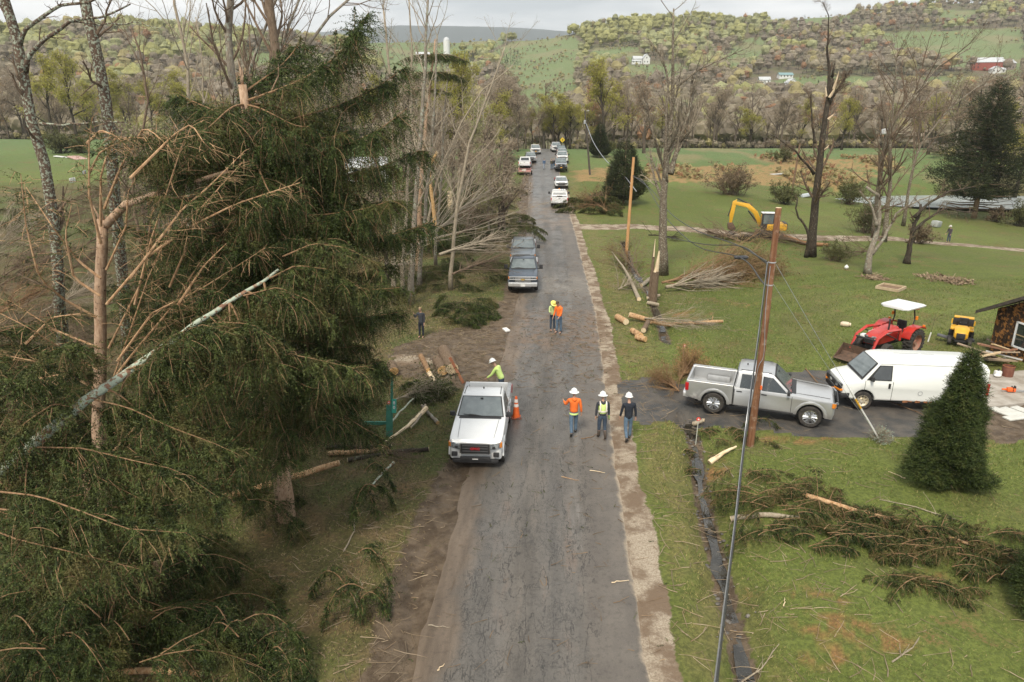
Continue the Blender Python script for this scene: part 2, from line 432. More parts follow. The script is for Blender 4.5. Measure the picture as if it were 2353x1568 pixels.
    # masks: mud, gravel, dry thatch
    mud = smooth(-ROAD_HW-1.6, -ROAD_HW-.3, dx-1.5*(n1-.5))*smooth(.9, .5, dx+ROAD_HW)*smooth(135, 120, Y)
    mud = np.maximum(mud, in_poly(X+1.5*(n2-.5), Y+3*(n1-.5), MUD_L)*.95)
    mud = np.maximum(mud, in_poly(X+.8*(n2-.5), Y+.8*(n1-.5), DIRT_R)*.9)
    mud = np.maximum(mud, np.exp(-(ditch_d(X, Y)/.38)**2)*.85)
    mud = np.maximum(mud, in_poly(X+3*(n2-.5), Y+2*(n1-.5), MOUND)*.35)
    pm = np.hypot(X-9.1, (Y-16.2)*.8); mud = np.maximum(mud, smooth(.9, .3, pm)*.0)
    gr = smooth(ROAD_HW-.7, ROAD_HW-.25, dx)*smooth(ROAD_HW+.95, ROAD_HW+.40, dx+.25*(n2-.5)+.5*(n1-.5))*smooth(130, 100, Y)
    gr = np.maximum(gr, smooth(1.9, 1.2, seg_dist(X, Y, LANE)+.6*(n2-.5)))
    gr = np.maximum(gr, in_poly(X+.6*(n2-.5), Y+.3*(n1-.5), CHIPS)*1.0)
    tar = in_poly(X+.5*(n2-.5), Y+.5*(n1-.5), DRIVE)*1.0
    Zr = smooth(.25, -.1, np.abs(dx)-ROAD_HW)*smooth(190, 165, Y)
    Z = Z-.03*Zr
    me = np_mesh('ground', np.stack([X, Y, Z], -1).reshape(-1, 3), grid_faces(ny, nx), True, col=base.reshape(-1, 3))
    a = me.color_attributes.new('Zone', 'FLOAT_COLOR', 'POINT')
    zz = np.stack([mud, gr, tar, np.ones_like(mud)], -1).astype(np.float32); a.data.foreach_set('color', zz.reshape(-1))
    m, nt, b = new_mat('ground_cover'); P = geo_pos(nt)
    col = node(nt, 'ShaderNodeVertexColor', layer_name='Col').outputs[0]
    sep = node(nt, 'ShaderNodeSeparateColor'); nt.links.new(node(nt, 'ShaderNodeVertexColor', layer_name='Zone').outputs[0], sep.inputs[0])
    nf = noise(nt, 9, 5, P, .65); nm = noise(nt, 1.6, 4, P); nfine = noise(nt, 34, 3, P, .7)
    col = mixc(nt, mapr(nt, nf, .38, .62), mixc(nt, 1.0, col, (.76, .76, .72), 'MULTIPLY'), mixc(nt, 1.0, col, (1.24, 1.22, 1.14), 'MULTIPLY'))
    col = mixc(nt, mth(nt, 'MULTIPLY', mapr(nt, nfine, .56, .72), .45), col, mixc(nt, 1.0, col, (2.0, 1.7, 1.5), 'MULTIPLY'))
    col = mixc(nt, mth(nt, 'MULTIPLY', mapr(nt, nm, .3, .75), .35), col, mixc(nt, 1.0, col, (.65, .72, .6), 'MULTIPLY'))
    # needle-litter patches on the lawn
    pn = noise(nt, .42, 4, P, .6)
    pat = mth(nt, 'MULTIPLY', mapr(nt, pn, .57, .66), mapr(nt, nf, .42, .58))
    col = mixc(nt, mth(nt, 'MULTIPLY', pat, .7), col, (.19, .11, .055))
    def thr(s, sc=1.0):
        k = mth(nt, 'ADD', s, mth(nt, 'MULTIPLY', mth(nt, 'SUBTRACT', noise(nt, 4.5, 5, P, .65), .5), .9*sc))
        return mapr(nt, k, .42, .60)
    mudc = mixc(nt, mapr(nt, noise(nt, 2.2, 5, P), .35, .65), (.072, .050, .033), (.150, .112, .078))
    mudc = mixc(nt, mapr(nt, nfine, .5, .7), mudc, (.11, .085, .05))
    km = thr(sep.outputs[0]); col = mixc(nt, km, col, mudc)
    grc = mixc(nt, mapr(nt, noise(nt, 24, 3, P, .7), .35, .65), (.27, .215, .155), (.43, .37, .29))
    grc = mixc(nt, mapr(nt, noise(nt, .9, 5, P, .65), .40, .58), grc, (.175, .125, .085))
    kg = thr(sep.outputs[1], .95); col = mixc(nt, kg, col, grc)
    tc = mixc(nt, mapr(nt, noise(nt, 1.3, 5, P), .35, .65), (.060, .060, .060), (.110, .098, .085))
    kt = thr(sep.outputs[2], .6); col = mixc(nt, kt, col, tc)
    nt.links.new(col, b.inputs['Base Color'])
    wet = mth(nt, 'MULTIPLY', km, mapr(nt, noise(nt, 1.4, 3, P), .48, .60))
    wet = mth(nt, 'MAXIMUM', wet, mth(nt, 'MULTIPLY', kt, .8))
    rg = mth(nt, 'SUBTRACT', .92, mth(nt, 'MULTIPLY', wet, .5)); nt.links.new(rg, b.inputs['Roughness'])
    b.inputs['Specular IOR Level'].default_value = .35
    bump(nt, b, mth(nt, 'ADD', nf, mth(nt, 'MULTIPLY', nfine, .6)), .55, .09)
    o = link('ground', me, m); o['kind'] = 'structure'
    return o
def grid_faces(ny, nx):
    i = np.arange(ny*nx).reshape(ny, nx)
    return np.stack([i[:-1, :-1], i[:-1, 1:], i[1:, 1:], i[1:, :-1]], -1).reshape(-1, 4)
build_ground()

# ------------------------------------------------------------------ road
def build_road():
    ys = np.concatenate([np.arange(-12, 60, .35), np.arange(60, 186, 1.0)]); us = np.linspace(-1, 1, 25)
    U, Y = np.meshgrid(us, ys)
    el = -ROAD_HW+.25*(fbm(Y*.5, Y*0, 70)-.5); er = ROAD_HW+.16*(fbm(Y*.8, Y*0, 71)-.5)
    A = el+(er-el)*(U*.5+.5); X = road_x(Y)+A
    Z = hbase(road_x(Y), Y)+.05-.03*(A/ROAD_HW)**2
    Z[:, 0] -= .10; Z[:, -1] -= .10
    me = np_mesh('road', np.stack([X, Y, Z], -1).reshape(-1, 3), grid_faces(*U.shape), True)
    uv = me.uv_layers.new(name='UVMap'); li = np.empty(len(me.loops), np.int32); me.loops.foreach_get('vertex_index', li)
    uv.data.foreach_set('uv', np.stack([A.reshape(-1)[li], Y.reshape(-1)[li]], -1).astype(np.float32).reshape(-1))
    m, nt, b = new_mat('damp_cracked_asphalt')
    tc = node(nt, 'ShaderNodeTexCoord').outputs['UV']; sx = node(nt, 'ShaderNodeSeparateXYZ'); nt.links.new(tc, sx.inputs[0]); u, v = sx.outputs[0], sx.outputs[1]
    st = scaled(nt, tc, (1, .12, 1)); big = noise(nt, .9, 4, tc); streak = noise(nt, 1.6, 5, st, .6); fine = noise(nt, 55, 2, tc, .7); mid = noise(nt, 7, 4, tc, .65)
    def band(c, w): return mapr(nt, mth(nt, 'ABSOLUTE', mth(nt, 'SUBTRACT', u, c)), w, w*.35)
    tracks = mth(nt, 'MAXIMUM', band(-1.25, .85), mth(nt, 'MULTIPLY', band(.55, .8), .7))
    col = mixc(nt, mapr(nt, streak, .3, .7), (.074, .067, .059), (.145, .130, .112))
    col = mixc(nt, mth(nt, 'MULTIPLY', tracks, .45), col, (.116, .109, .100))
    brown = mth(nt, 'MULTIPLY', mapr(nt, streak, .52, .68), mapr(nt, big, .40, .62))
    col = mixc(nt, mth(nt, 'MULTIPLY', brown, .75), col, (.150, .112, .088))
    right = mapr(nt, mth(nt, 'ADD', u, mth(nt, 'MULTIPLY', mth(nt, 'SUBTRACT', noise(nt, .5, 3, tc), .5), .8)), 1.15, 1.35)
    col = mixc(nt, mth(nt, 'MULTIPLY', right, .75), col, mixc(nt, mapr(nt, big, .3, .7), (.105, .092, .080), (.145, .128, .110)))
    pale = mth(nt, 'MULTIPLY', band(1.0, .5), mapr(nt, noise(nt, 1.1, 5, st, .7), .52, .66)); col = mixc(nt, mth(nt, 'MULTIPLY', pale, .6), col, (.20, .19, .175))
    band47 = mapr(nt, mth(nt, 'ABSOLUTE', mth(nt, 'SUBTRACT', v, 48.5)), 5, 1); band47 = mth(nt, 'MULTIPLY', band47, mapr(nt, noise(nt, .8, 4, tc), .3, .6))
    col = mixc(nt, mth(nt, 'MULTIPLY', band47, .5), col, (.26, .235, .20))
    chip = mapr(nt, mth(nt, 'ABSOLUTE', mth(nt, 'SUBTRACT', v, 37.5)), 5.5, 2.2); chip = mth(nt, 'MULTIPLY', chip, mapr(nt, noise(nt, 1.6, 6, tc, .7), .42, .58))
    col = mixc(nt, mth(nt, 'MULTIPLY', chip, .75), col, (.17, .115, .075))
    fr = mapr(nt, v, 70, 95); col = mixc(nt, mth(nt, 'MULTIPLY', fr, .35), col, (.19, .195, .20))  # distant stretch paled: wet sky sheen put into the asphalt colour
    chip2 = mapr(nt, mth(nt, 'ABSOLUTE', mth(nt, 'SUBTRACT', v, 82)), 14, 5); col = mixc(nt, mth(nt, 'MULTIPLY', mth(nt, 'MULTIPLY', chip2, mapr(nt, noise(nt, .45, 5, tc, .6), .4, .6)), .6), col, (.21, .155, .11))
    # mud creeping over the left edge
    ml = mapr(nt, mth(nt, 'ADD', u, mth(nt, 'MULTIPLY', mth(nt, 'SUBTRACT', noise(nt, .35, 5, tc, .6), .5), 2.2)), -1.55, -2.15)
    mudc = mixc(nt, mapr(nt, streak, .35, .65), (.095, .072, .053), (.175, .135, .10))
    col = mixc(nt, mth(nt, 'MULTIPLY', ml, .9), col, mudc)
    mr = mapr(nt, mth(nt, 'ADD', u, mth(nt, 'MULTIPLY', mth(nt, 'SUBTRACT', noise(nt, .9, 5, tc, .6), .5), .7)), 2.42, 2.62); col = mixc(nt, mr, col, (.33, .27, .20))
    # aggregate speckle, cracks
    col = mixc(nt, mth(nt, 'MULTIPLY', mapr(nt, fine, .54, .70), .5), col, mixc(nt, 1.0, col, (2.1, 2.0, 1.9), 'MULTIPLY'))
    col = mixc(nt, mth(nt, 'MULTIPLY', mapr(nt, mid, .5, .35), .45), col, mixc(nt, 1.0, col, (.55, .55, .55), 'MULTIPLY'))
    def cracks(sc, w, wid):
        wob = node(nt, 'ShaderNodeTexNoise', {'Scale': w, 'Detail': 4, 'Vector': tc})
        va = node(nt, 'ShaderNodeVectorMath', operation='MULTIPLY_ADD'); nt.links.new(wob.outputs[1], va.inputs[0]); va.inputs[1].default_value = (.5, .9, 0); nt.links.new(tc, va.inputs[2])
        vo = node(nt, 'ShaderNodeTexVoronoi', feature='DISTANCE_TO_EDGE'); nt.links.new(scaled(nt, va.outputs[0], sc), vo.inputs['Vector']); vo.inputs['Scale'].default_value = 1
        return mapr(nt, vo.outputs[0], wid, wid*.15)
    zone = mth(nt, 'MULTIPLY', mapr(nt, u, 1.5, 1.0), mapr(nt, noise(nt, .6, 3, tc), .33, .5))
    def vein(sc, wid, sx_):
        return mapr(nt, mth(nt, 'ABSOLUTE', mth(nt, 'SUBTRACT', noise(nt, sc, 5, scaled(nt, tc, sx_), .62, .3), .5)), wid, wid*.2)
    zone = mth(nt, 'MULTIPLY', zone, mapr(nt, noise(nt, .28, 3, tc), .44, .56))
    k = mth(nt, 'MAXIMUM', mth(nt, 'MULTIPLY', cracks((8.5, 3.4, 1), 3.4, .07), mth(nt, 'MULTIPLY', zone, .7)), mth(nt, 'MULTIPLY', mth(nt, 'MAXIMUM', vein(1.5, .010, (1, .22, 1)), mth(nt, 'MULTIPLY', vein(1.9, .009, (.7, .8, 1)), .8)), mapr(nt, u, 1.75, 1.35)))
    k = mth(nt, 'MULTIPLY', k, mapr(nt, ml, .7, .2))
    col = mixc(nt, mth(nt, 'MULTIPLY', k, .7), col, (.025, .024, .022))
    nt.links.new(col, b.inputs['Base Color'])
    wet = mth(nt, 'MULTIPLY', mth(nt, 'ADD', mth(nt, 'MULTIPLY', tracks, .6), .25), mapr(nt, noise(nt, .55, 4, tc), .3, .6))
    wet = mth(nt, 'MULTIPLY', wet, mapr(nt, ml, .9, .3)); wet = mth(nt, 'MULTIPLY', wet, mapr(nt, right, 1.2, .3))
    nt.links.new(mth(nt, 'SUBTRACT', .58, mth(nt, 'MULTIPLY', wet, .34)), b.inputs['Roughness']); b.inputs['Specular IOR Level'].default_value = .5
    bump(nt, b, mth(nt, 'SUBTRACT', mth(nt, 'ADD', fine, mth(nt, 'MULTIPLY', mid, .6)), mth(nt, 'MULTIPLY', k, 1.2)), .35, .012)
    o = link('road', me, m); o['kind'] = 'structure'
build_road()

# ------------------------------------------------------------------ water: ditch stream and pond
def water_mat():
    m, nt, b = new_mat('still_water'); P = geo_pos(nt)
    nt.links.new(mixc(nt, mapr(nt, noise(nt, 2, 3, P), .35, .65), (.02, .018, .014), (.05, .045, .035)), b.inputs['Base Color'])
    b.inputs['Roughness'].default_value = .06; b.inputs['Specular IOR Level'].default_value = .8
    bump(nt, b, noise(nt, 5, 2, P), .12, .02); return m
MW = water_mat()
def stream(name, pts, w, lift):
    pts = np.array(pts); n = 60; t = np.linspace(0, len(pts)-1, n)
    x = np.interp(t, range(len(pts)), pts[:, 0]); y = np.interp(t, range(len(pts)), pts[:, 1])
    hw = w*(.25+1.5*fbm(t*2.3, t*0, 80, 2)**1.5); z = hbase(x, y)-.50+lift
    V = np.concatenate([np.stack([x-hw, y, z], -1), np.stack([x+hw, y, z], -1)]); i = np.arange(n-1)
    o = link(name, np_mesh(name, V, np.stack([i, i+n, i+n+1, i+1], -1)), MW); o['kind'] = 'structure'
stream('ditch_water', DITCH, .19, .10); stream('ditch_water', DITCH2, .2, .10)
def pond():
    w2 = [(78+26*1.02*math.cos(a)*(1+.05*math.sin(5*a)), 114+9.5*1.02*math.sin(a)*(1+.08*math.cos(4*a)), -1.45) for a in np.linspace(0, 2*math.pi, 60, endpoint=False)]
    me = bpy.data.meshes.new('pond_water'); me.from_pydata(w2, [], [tuple(range(len(w2)))]); me.update()
    m, nt, b = new_mat('pond_surface'); P = geo_pos(nt); nt.links.new(mixc(nt, mapr(nt, noise(nt, .3, 4, P), .35, .65), (.22, .245, .25), (.34, .37, .38)), b.inputs['Base Color']); b.inputs['Roughness'].default_value = .28; bump(nt, b, noise(nt, 2.5, 4, P), .8, .12)  # pale base colour stands in for sky reflected on the ripples
    o = link('pond_water', me, m); o['kind'] = 'structure'
pond()
# ------------------------------------------------------------------ plant materials
def bark(name, c1, c2, patch=None, pscale=7, pw=(.5, .58), sc=14, stretch=(1, 1, .35)):
    m, nt, b = new_mat(name); P = obj_co(nt); v = scaled(nt, P, stretch)
    col = mixc(nt, mapr(nt, noise(nt, sc, 5, v, .65), .35, .65), c1, c2)
    if patch is not None:
        k = mapr(nt, noise(nt, pscale, 5, P, .6), *pw); col = mixc(nt, k, col, mixc(nt, noise(nt, 30, 2, P), tuple(x*.75 for x in patch), patch))
    nt.links.new(col, b.inputs['Base Color']); b.inputs['Roughness'].default_value = .9; b.inputs['Specular IOR Level'].default_value = .2
    bump(nt, b, noise(nt, sc*1.6, 4, v), .6, .03); return m
def leafmat(name, c1, c2, c3=None, sc=.9, rough=.6, tr=.25, clump=0):
    m, nt, b = new_mat(name); P = geo_pos(nt)
    ri = node(nt, 'ShaderNodeNewGeometry').outputs['Random Per Island']
    if clump:
        f = mth(nt, 'ADD', mth(nt, 'MULTIPLY', mapr(nt, noise(nt, clump, 3, P, .6), .40, .62), .75), mth(nt, 'MULTIPLY', ri, .25)); col = mixc(nt, f, c1, c2)
    else: col = mixc(nt, ri, c1, c2)
    if c3: col = mixc(nt, mth(nt, 'MULTIPLY', mapr(nt, noise(nt, sc, 3, P), .50, .68), .85), col, mixc(nt, ri, c3, tuple(x*.6 for x in c3)))
    nt.links.new(col, b.inputs['Base Color']); b.inputs['Roughness'].default_value = rough; b.inputs['Specular IOR Level'].default_value = .22
    if tr:
        t = node(nt, 'ShaderNodeBsdfTranslucent'); nt.links.new(col, t.inputs[0])
        x = node(nt, 'ShaderNodeMixShader', {0: tr}); nt.links.new(b.outputs[0], x.inputs[1]); nt.links.new(t.outputs[0], x.inputs[2])
        nt.links.new(x.outputs[0], nt.nodes['Material Output'].inputs[0])
    return m
B_SPRUCE = bark('spruce_bark', (.30, .195, .125), (.44, .31, .215), (.10, .065, .045), 9, (.60, .68))
B_LICH = bark('lichen_bark', (.070, .047, .034), (.135, .095, .068), (.33, .36, .28), 11, (.50, .57))
B_LICHP = bark('pale_lichen_bark', (.20, .11, .075), (.28, .17, .11), (.42, .48, .38), 9, (.42, .50))
B_GREY = bark('grey_bark', (.17, .145, .115), (.29, .25, .20), (.36, .38, .31), 5, (.55, .63))
B_DARK = bark('dark_bark', (.032, .026, .020), (.075, .060, .045), (.17, .17, .12), 6, (.60, .68))
B_TAN = bark('tan_twig', (.18, .105, .055), (.30, .19, .11), None)
B_TANL = bark('light_tan_twig', (.33, .19, .10), (.52, .34, .20), None)
B_PALE = bark('pale_twig', (.25, .205, .15), (.37, .32, .245), None)
B_BROWN = bark('brown_twig', (.115, .080, .055), (.19, .14, .098), None)
B_ORANGE = bark('peeled_pine', (.36, .20, .095), (.54, .37, .22), (.22, .12, .07), 7, (.58, .66))
W_RAW = mat('raw_wood', (.66, .50, .31), (.80, .66, .46), 9, .8, stretch=(1, 1, .2))
W_RAWO = mat('raw_orange_wood', (.52, .30, .12), (.68, .45, .22), 9, .8)
N_DARK = leafmat('spruce_needles', (.009, .018, .006), (.090, .122, .033), (.135, .125, .040), .9, .6, .12, 5.5)
N_OLIVE = leafmat('olive_spruce_needles', (.013, .022, .007), (.112, .138, .040), (.155, .132, .048), 1.4, .6, .12, 6)
N_BRIGHT = leafmat('young_spruce_needles', (.014, .026, .008), (.085, .118, .032), (.125, .140, .042), 4.0, .6, .12, 7)
N_CEDAR = leafmat('cedar_needles', (.010, .016, .006), (.052, .066, .020), (.065, .062, .024), 1.0, .6, .12, 1.6)
N_DEAD = leafmat('dry_twigs', (.20, .13, .07), (.34, .25, .15), None)

# ------------------------------------------------------------------ growth helpers (all vectorised)
def polyline_at(P, t):
    N, K, _ = P.shape; f = t*(K-1); i = np.minimum(f.astype(int), K-2); w = (f-i)[:, None]; r = np.arange(N)
    return P[r, i]*(1-w)+P[r, i+1]*w, norm(P[r, i+1]-P[r, i])
def perp(rng, T):
    v = norm(np.cross(T, rng.normal(size=T.shape))); return v
def walk(rng, p0, d0, L, K, wander=.1, up=0.0, droop=0.0):
    N = len(p0); P = np.empty((N, K, 3)); P[:, 0] = p0; d = d0.copy(); st = (L/(K-1))[:, None]
    for k in range(1, K):
        d = norm(d + wander*rng.normal(size=d.shape)+np.array([0, 0, up-droop*k/K])); P[:, k] = P[:, k-1]+d*st
    return P
def branch(rng, P, Rr, n, t0, t1, ang, ratio, K=5, wander=.12, up=.05, rr=.55, lmin=.2, taper=.6, droop=0, avar=.25, rmin=.004, absL=None):
    N = len(P)
    if N == 0: return np.zeros((0, K, 3)), np.zeros((0, K))
    i = np.repeat(np.arange(N), n); t = rng.uniform(t0, t1, len(i)); pp, T = polyline_at(P[i], t)
    Lp = np.linalg.norm(np.diff(P, axis=1), axis=2).sum(1)[i]; k = Rr.shape[1]; rp = Rr[i, np.minimum((t*(k-1)).astype(int), k-1)]
    a = R(ang)*(1+avar*rng.normal(size=len(i)))
    d = T*np.cos(a)[:, None]+perp(rng, T)*np.sin(a)[:, None]
    L = np.maximum((Lp if absL is None else absL)*ratio*(1-taper*t)*rng.uniform(.55, 1.25, len(i)), lmin)
    Q = walk(rng, pp, norm(d), L, K, wander, up, droop)
    r0 = np.maximum(rp*rr, rmin)
    return Q, r0[:, None]*np.linspace(1, .35, K)[None, :]
def trunk_poly(pts, K=14, wob=0.0, seed=0):
    pts = np.asarray(pts, float); d = np.concatenate([[0], np.cumsum(np.linalg.norm(np.diff(pts, axis=0), axis=1))])
    t = np.linspace(0, d[-1], K); P = np.stack([np.interp(t, d, pts[:, k]) for k in range(3)], -1)
    if wob: P[1:-1] += np.random.default_rng(seed).normal(size=(K-2, 3))*wob
    return P
def needles(rng, P0, D0, L, sag, K=12, nl=.05, nw=.016, ang=.92, t0=.0):
    """rows of slim needle tufts along N short curved twigs -> V, T"""
    N = len(P0)
    if N == 0: return np.zeros((0, 3)), np.zeros((0, 3), int)
    t = np.linspace(t0, 1, K)[None, :]+rng.uniform(0, .5/K, (N, K)); Lc = L[:, None, None]; sg = np.broadcast_to(np.asarray(sag, float), (N,))[:, None, None]
    A = P0[:, None]+D0[:, None]*(Lc*t[..., None]); A[..., 2] -= (sg*Lc)[..., 0]*t*t
    Dd = norm(D0[:, None]-np.array([0, 0, 1.])*(2*sg*t[..., None]))
    rad = norm(np.cross(Dd, rng.normal(size=Dd.shape))); nd = norm(Dd*math.cos(ang)+rad*math.sin(ang))
    ln = nl*rng.uniform(.7, 1.25, (N, K))[..., None]*(1.08-.45*t[..., None]); sd = norm(np.cross(nd, rng.normal(size=nd.shape)))*(nw*.5)
    V = np.stack([A-sd, A+sd, A+nd*ln], 2).reshape(-1, 3)
    return V, np.arange(len(V)).reshape(-1, 3)
def leaves(rng, P, size, n=1, spread=.1):
    P = np.repeat(P, n, 0)+rng.normal(size=(len(P)*n, 3))*spread
    a = norm(rng.normal(size=P.shape)); b = norm(np.cross(a, rng.normal(size=P.shape))); s = size*rng.uniform(.6, 1.3, (len(P), 1))
    V = np.stack([P-a*s, P+b*s*.45, P+a*s, P-b*s*.45], 1).reshape(-1, 3)
    return V, np.arange(len(V)).reshape(-1, 4)

def bough(rng, wood, twig, leaf, spine, r0, lat=.9, hang=.55, dens=1.0, K=14, nl=.05, nw=.017, needles_on=1.0, tan=.16, sides=5, lat_step=.17, first=.05, updroop=1.0):
    """one drooping spruce bough along a spine: side shoots, hanging branchlets, needles"""
    S = trunk_poly(spine, 12); L = np.linalg.norm(np.diff(S, axis=0), axis=1).sum()
    wood.tube(S, r0*np.linspace(1, .22, 12), sides, False)
    n = max(int(L/lat_step)*2, 4); t = rng.uniform(first, 1.0, n); pp, T = polyline_at(np.repeat(S[None], n, 0), t)
    H = norm(np.cross(T, np.array([0, 0, 1.])+1e-3)); sgn = np.where(np.arange(n) % 2 == 0, 1, -1)[:, None]
    d = norm(T*.75+H*sgn*rng.uniform(.5, 1.1, (n, 1))+np.array([0, 0, -.25])*rng.uniform(0, 1.2, (n, 1)))
    ll = lat*(1.05-.75*t)*rng.uniform(.5, 1.2, n)*min(1, L/2.5)+.12
    Q = walk(rng, pp, d, ll, 5, .10, 0, .22)
    leaf.tubes(Q, np.repeat((.0065*np.linspace(1, .4, 5))[None], n, 0), 3)
    # hanging strands from spine and side shoots
    m1 = int(L/.055*dens); t1 = rng.uniform(first, 1, m1); p1, T1 = polyline_at(np.repeat(S[None], m1, 0), t1)
    per = max(int(9*dens*lat), 3); i = np.repeat(np.arange(n), per); t2 = rng.uniform(.1, 1, len(i)); p2, T2 = polyline_at(Q[i], t2)
    p = np.vstack([p1, p2]); TT = np.vstack([T1, T2]); tt = np.concatenate([t1, t[i]])
    dn = norm(TT*rng.uniform(.15, .9, (len(p), 1))+rng.normal(size=p.shape)*.42+np.array([0, 0, -1.])*rng.uniform(.15, .9, (len(p), 1))*updroop)
    ln = hang*(1.0-.45*tt)*rng.uniform(.25, 1.45, len(p))
    keep = rng.random(len(p)) < needles_on
    V, F = needles(rng, p[keep], dn[keep], ln[keep], .35*updroop, K, nl, nw); leaf.add(V, T=F)
    # upright tip tufts
    # some strands stay bare and tan
    s = (rng.random(len(p)) < tan)
    if s.any():
        Z = walk(rng, p[s], dn[s], ln[s]*1.1, 5, .10, 0, .55*updroop); twig.tubes(Z, np.repeat((.0065*np.linspace(1, .5, 5))[None], len(Z), 0), 3)

def make_plant(name, label, cat, loc, parts, group=None):
    """parts: list of (child name, Bag, material, smooth)"""
    t = thing(name, label, cat, loc, 0, group)
    for nm, bag, mt, sm in parts:
        if bag.n: link(nm, bag.mesh(nm, sm, loc), mt, t)
    return t
def place(proto, loc, rz, sc, label, group=None, tilt=(0, 0), cat=None):
    o = copy_tree(proto); o.location = tuple(float(c) for c in loc); o.rotation_euler = (tilt[0], tilt[1], rz)
    o.scale = (sc, sc, sc) if not isinstance(sc, (tuple, list)) else sc
    o['label'] = label
    if group: o['group'] = group
    elif 'group' in o: del o['group']
    if cat: o['category'] = cat
    return o

# ------------------------------------------------------------------ left: the wrecked spruce stand
def spruce_A():
    rng = np.random.default_rng(11); b = np.array([-7.0, 18.4, -.25])
    tr, tw, lf = Bag(), Bag(), Bag()
    top = at(557, 195, 18.0); P = trunk_poly([b-[0, 0, .3], b+[0, 0, 3], b+[.05, 0, 6], (b+top)/2+[.1, 0, 2.2], top], 16, .02)
    tr.tube(P, np.linspace(.27, .10, 16)*np.array([1.25]+[1]*15), 10)
    for k in range(7):   # torn top
        a = k*.9; tr.tube([top, top+[.05*math.cos(a), .05*math.sin(a), rng.uniform(.2, .55)]], [.035, .004], 4)
    def sp(h, az, L, rise, droop, tip):
        p0 = np.array([np.interp(h, P[:, 2], P[:, 0]), np.interp(h, P[:, 2], P[:, 1]), h]); q = []
        for t in np.linspace(0, 1, 8): q.append(p0+np.array([math.cos(az)*L*t, math.sin(az)*L*t, L*(rise*t-droop*t*t+tip*t**4)]))
        return q
    for h in np.arange(3.0, 12.2, .42):
        n = 4 if h > 3.4 else 3
        for k in range(n):
            az = rng.uniform(0, 2*math.pi)
            if math.cos(az-R(200)) > .75 and rng.random() < .5: az += 2.2
            L = np.interp(h, [2.5, 5, 9, 12.2], [2.6, 3.6, 3.4, 2.2])*rng.uniform(.7, 1.1)
            bough(rng, tw, tw, lf, sp(h, az, L, rng.uniform(-.05, .28), rng.uniform(.35, .65), rng.uniform(.2, .42)), .033, 1.0, .72, 1.7, 14, .058, .024)
    # long boughs reaching out over the road side, ends curving upward
    for (h, az, L, ri, dr, tp, hg) in ((11.9, -.10, 3.3, .30, .0, .30, .85), (11.2, .2, 3.9, .26, .02, .14, 1.0), (10.3, -.15, 4.2, .18, .0, .16, 1.05), (9.6, .35, 4.4, .22, .1, .12, 1.0), (9.0, -.35, 4.0, .10, .05, .1, 1.0), (8.2, .05, 4.5, .12, .12, .14, .95), (7.3, -.3, 4.1, .05, .15, .12, .9), (6.2, .15, 3.8, .05, .18, .14, .85), (5.2, -.2, 3.4, .0, .2, .16, .8), (4.4, .1, 3.0, 0, .24, .16, .8), (3.8, -.35, 2.7, -.05, .24, .18, .7),
            (11.3, 2.5, 3.0, .32, .1, .05, .8), (10.4, 3.0, 3.0, .15, .2, .1, .8), (12.1, 1.2, 2.5, .5, .1, .2, .7), (8.6, 2.6, 3.0, .1, .3, .1, .8)):
        bough(rng, tw, tw, lf, sp(h, az, L, ri, dr, tp), .036, 1.15, hg, 1.9, 18, .060, .025, 1.0, .10)
    # leader-like shoots on the bough ends
    for (dx, dy, Y, hh) in ((815, 95, 18.4, .75), (770, 130, 18.6, .6), (640, 175, 18.2, .6), (905, 200, 19, .5), (880, 235, 18.8, .45), (800, 150, 18.3, .6)):
        p = at(dx, dy, Y); n = 46; t = rng.uniform(0, 1, n)
        tr.tube([p-[.3, 0, .5], p, p+[.06, 0, hh]], [.022, .016, .004], 4, False)
        a = rng.uniform(0, 6.28, n); d = np.stack([np.cos(a), np.sin(a), rng.uniform(.2, .9, n)], -1)
        V, F = needles(rng, p+np.stack([t*.06, t*0, t*hh], -1), norm(d), .28*(1.05-t), .1, 12, .05, .018); lf.add(V, T=F)
    make_plant('spruce_tree', 'big dark green spruce with a torn top and long drooping boughs', 'tree', b, [('trunk', tr, B_SPRUCE, True), ('twigs', tw, B_TAN, False), ('foliage', lf, N_DARK, False)])
spruce_A()

def broken_spruce(seed, base, H, L0, L1, label, leafm, lean=(0, 0), per=4):
    rng = np.random.default_rng(seed); b = np.array([base[0], base[1], float(height(*base))]); tr, tw, lf = Bag(), Bag(), Bag(); top = b+np.array([lean[0], lean[1], H]); P = trunk_poly([b-[0, 0, .2], (b+top)/2+[.1, 0, 0], top], 12, .02); tr.tube(P, np.linspace(.02*H+.04, .05, 12), 8)
    for k in range(5): tr.tube([top+[0, 0, -.1], top+rng.normal(size=3)*[.08, .08, .1]+[0, 0, .3]], [.04, .005], 4)
    for h in np.arange(.12, .97, .42/H):
        for k in range(per):
            az = rng.uniform(0, 6.28); L = (L0+(L1-L0)*h)*rng.uniform(.6, 1.1); p0, _ = polyline_at(P[None], np.array([h])); p0 = p0[0]; ri, dr, tp = rng.uniform(-.1, .3), rng.uniform(.3, .6), rng.uniform(.15, .4)
            q = [p0+np.array([math.cos(az)*L*t, math.sin(az)*L*t, L*(ri*t-dr*t*t+tp*t**4)]) for t in np.linspace(0, 1, 7)]
            bough(rng, tw, tw, lf, q, .026, .95, .6, 1.3, 13, .06, .026, 1.0 if rng.random() > .15 else .25, .18)
    make_plant('spruce_tree', label, 'tree', b, [('trunk', tr, B_SPRUCE, True), ('twigs', tw, B_TAN, False), ('foliage', lf, leafm, False)])
broken_spruce(401, (-11.2, 23.5), 8.4, 3.4, 2.2, 'broken dark spruce behind the fan of bare reddish branches', N_DARK)
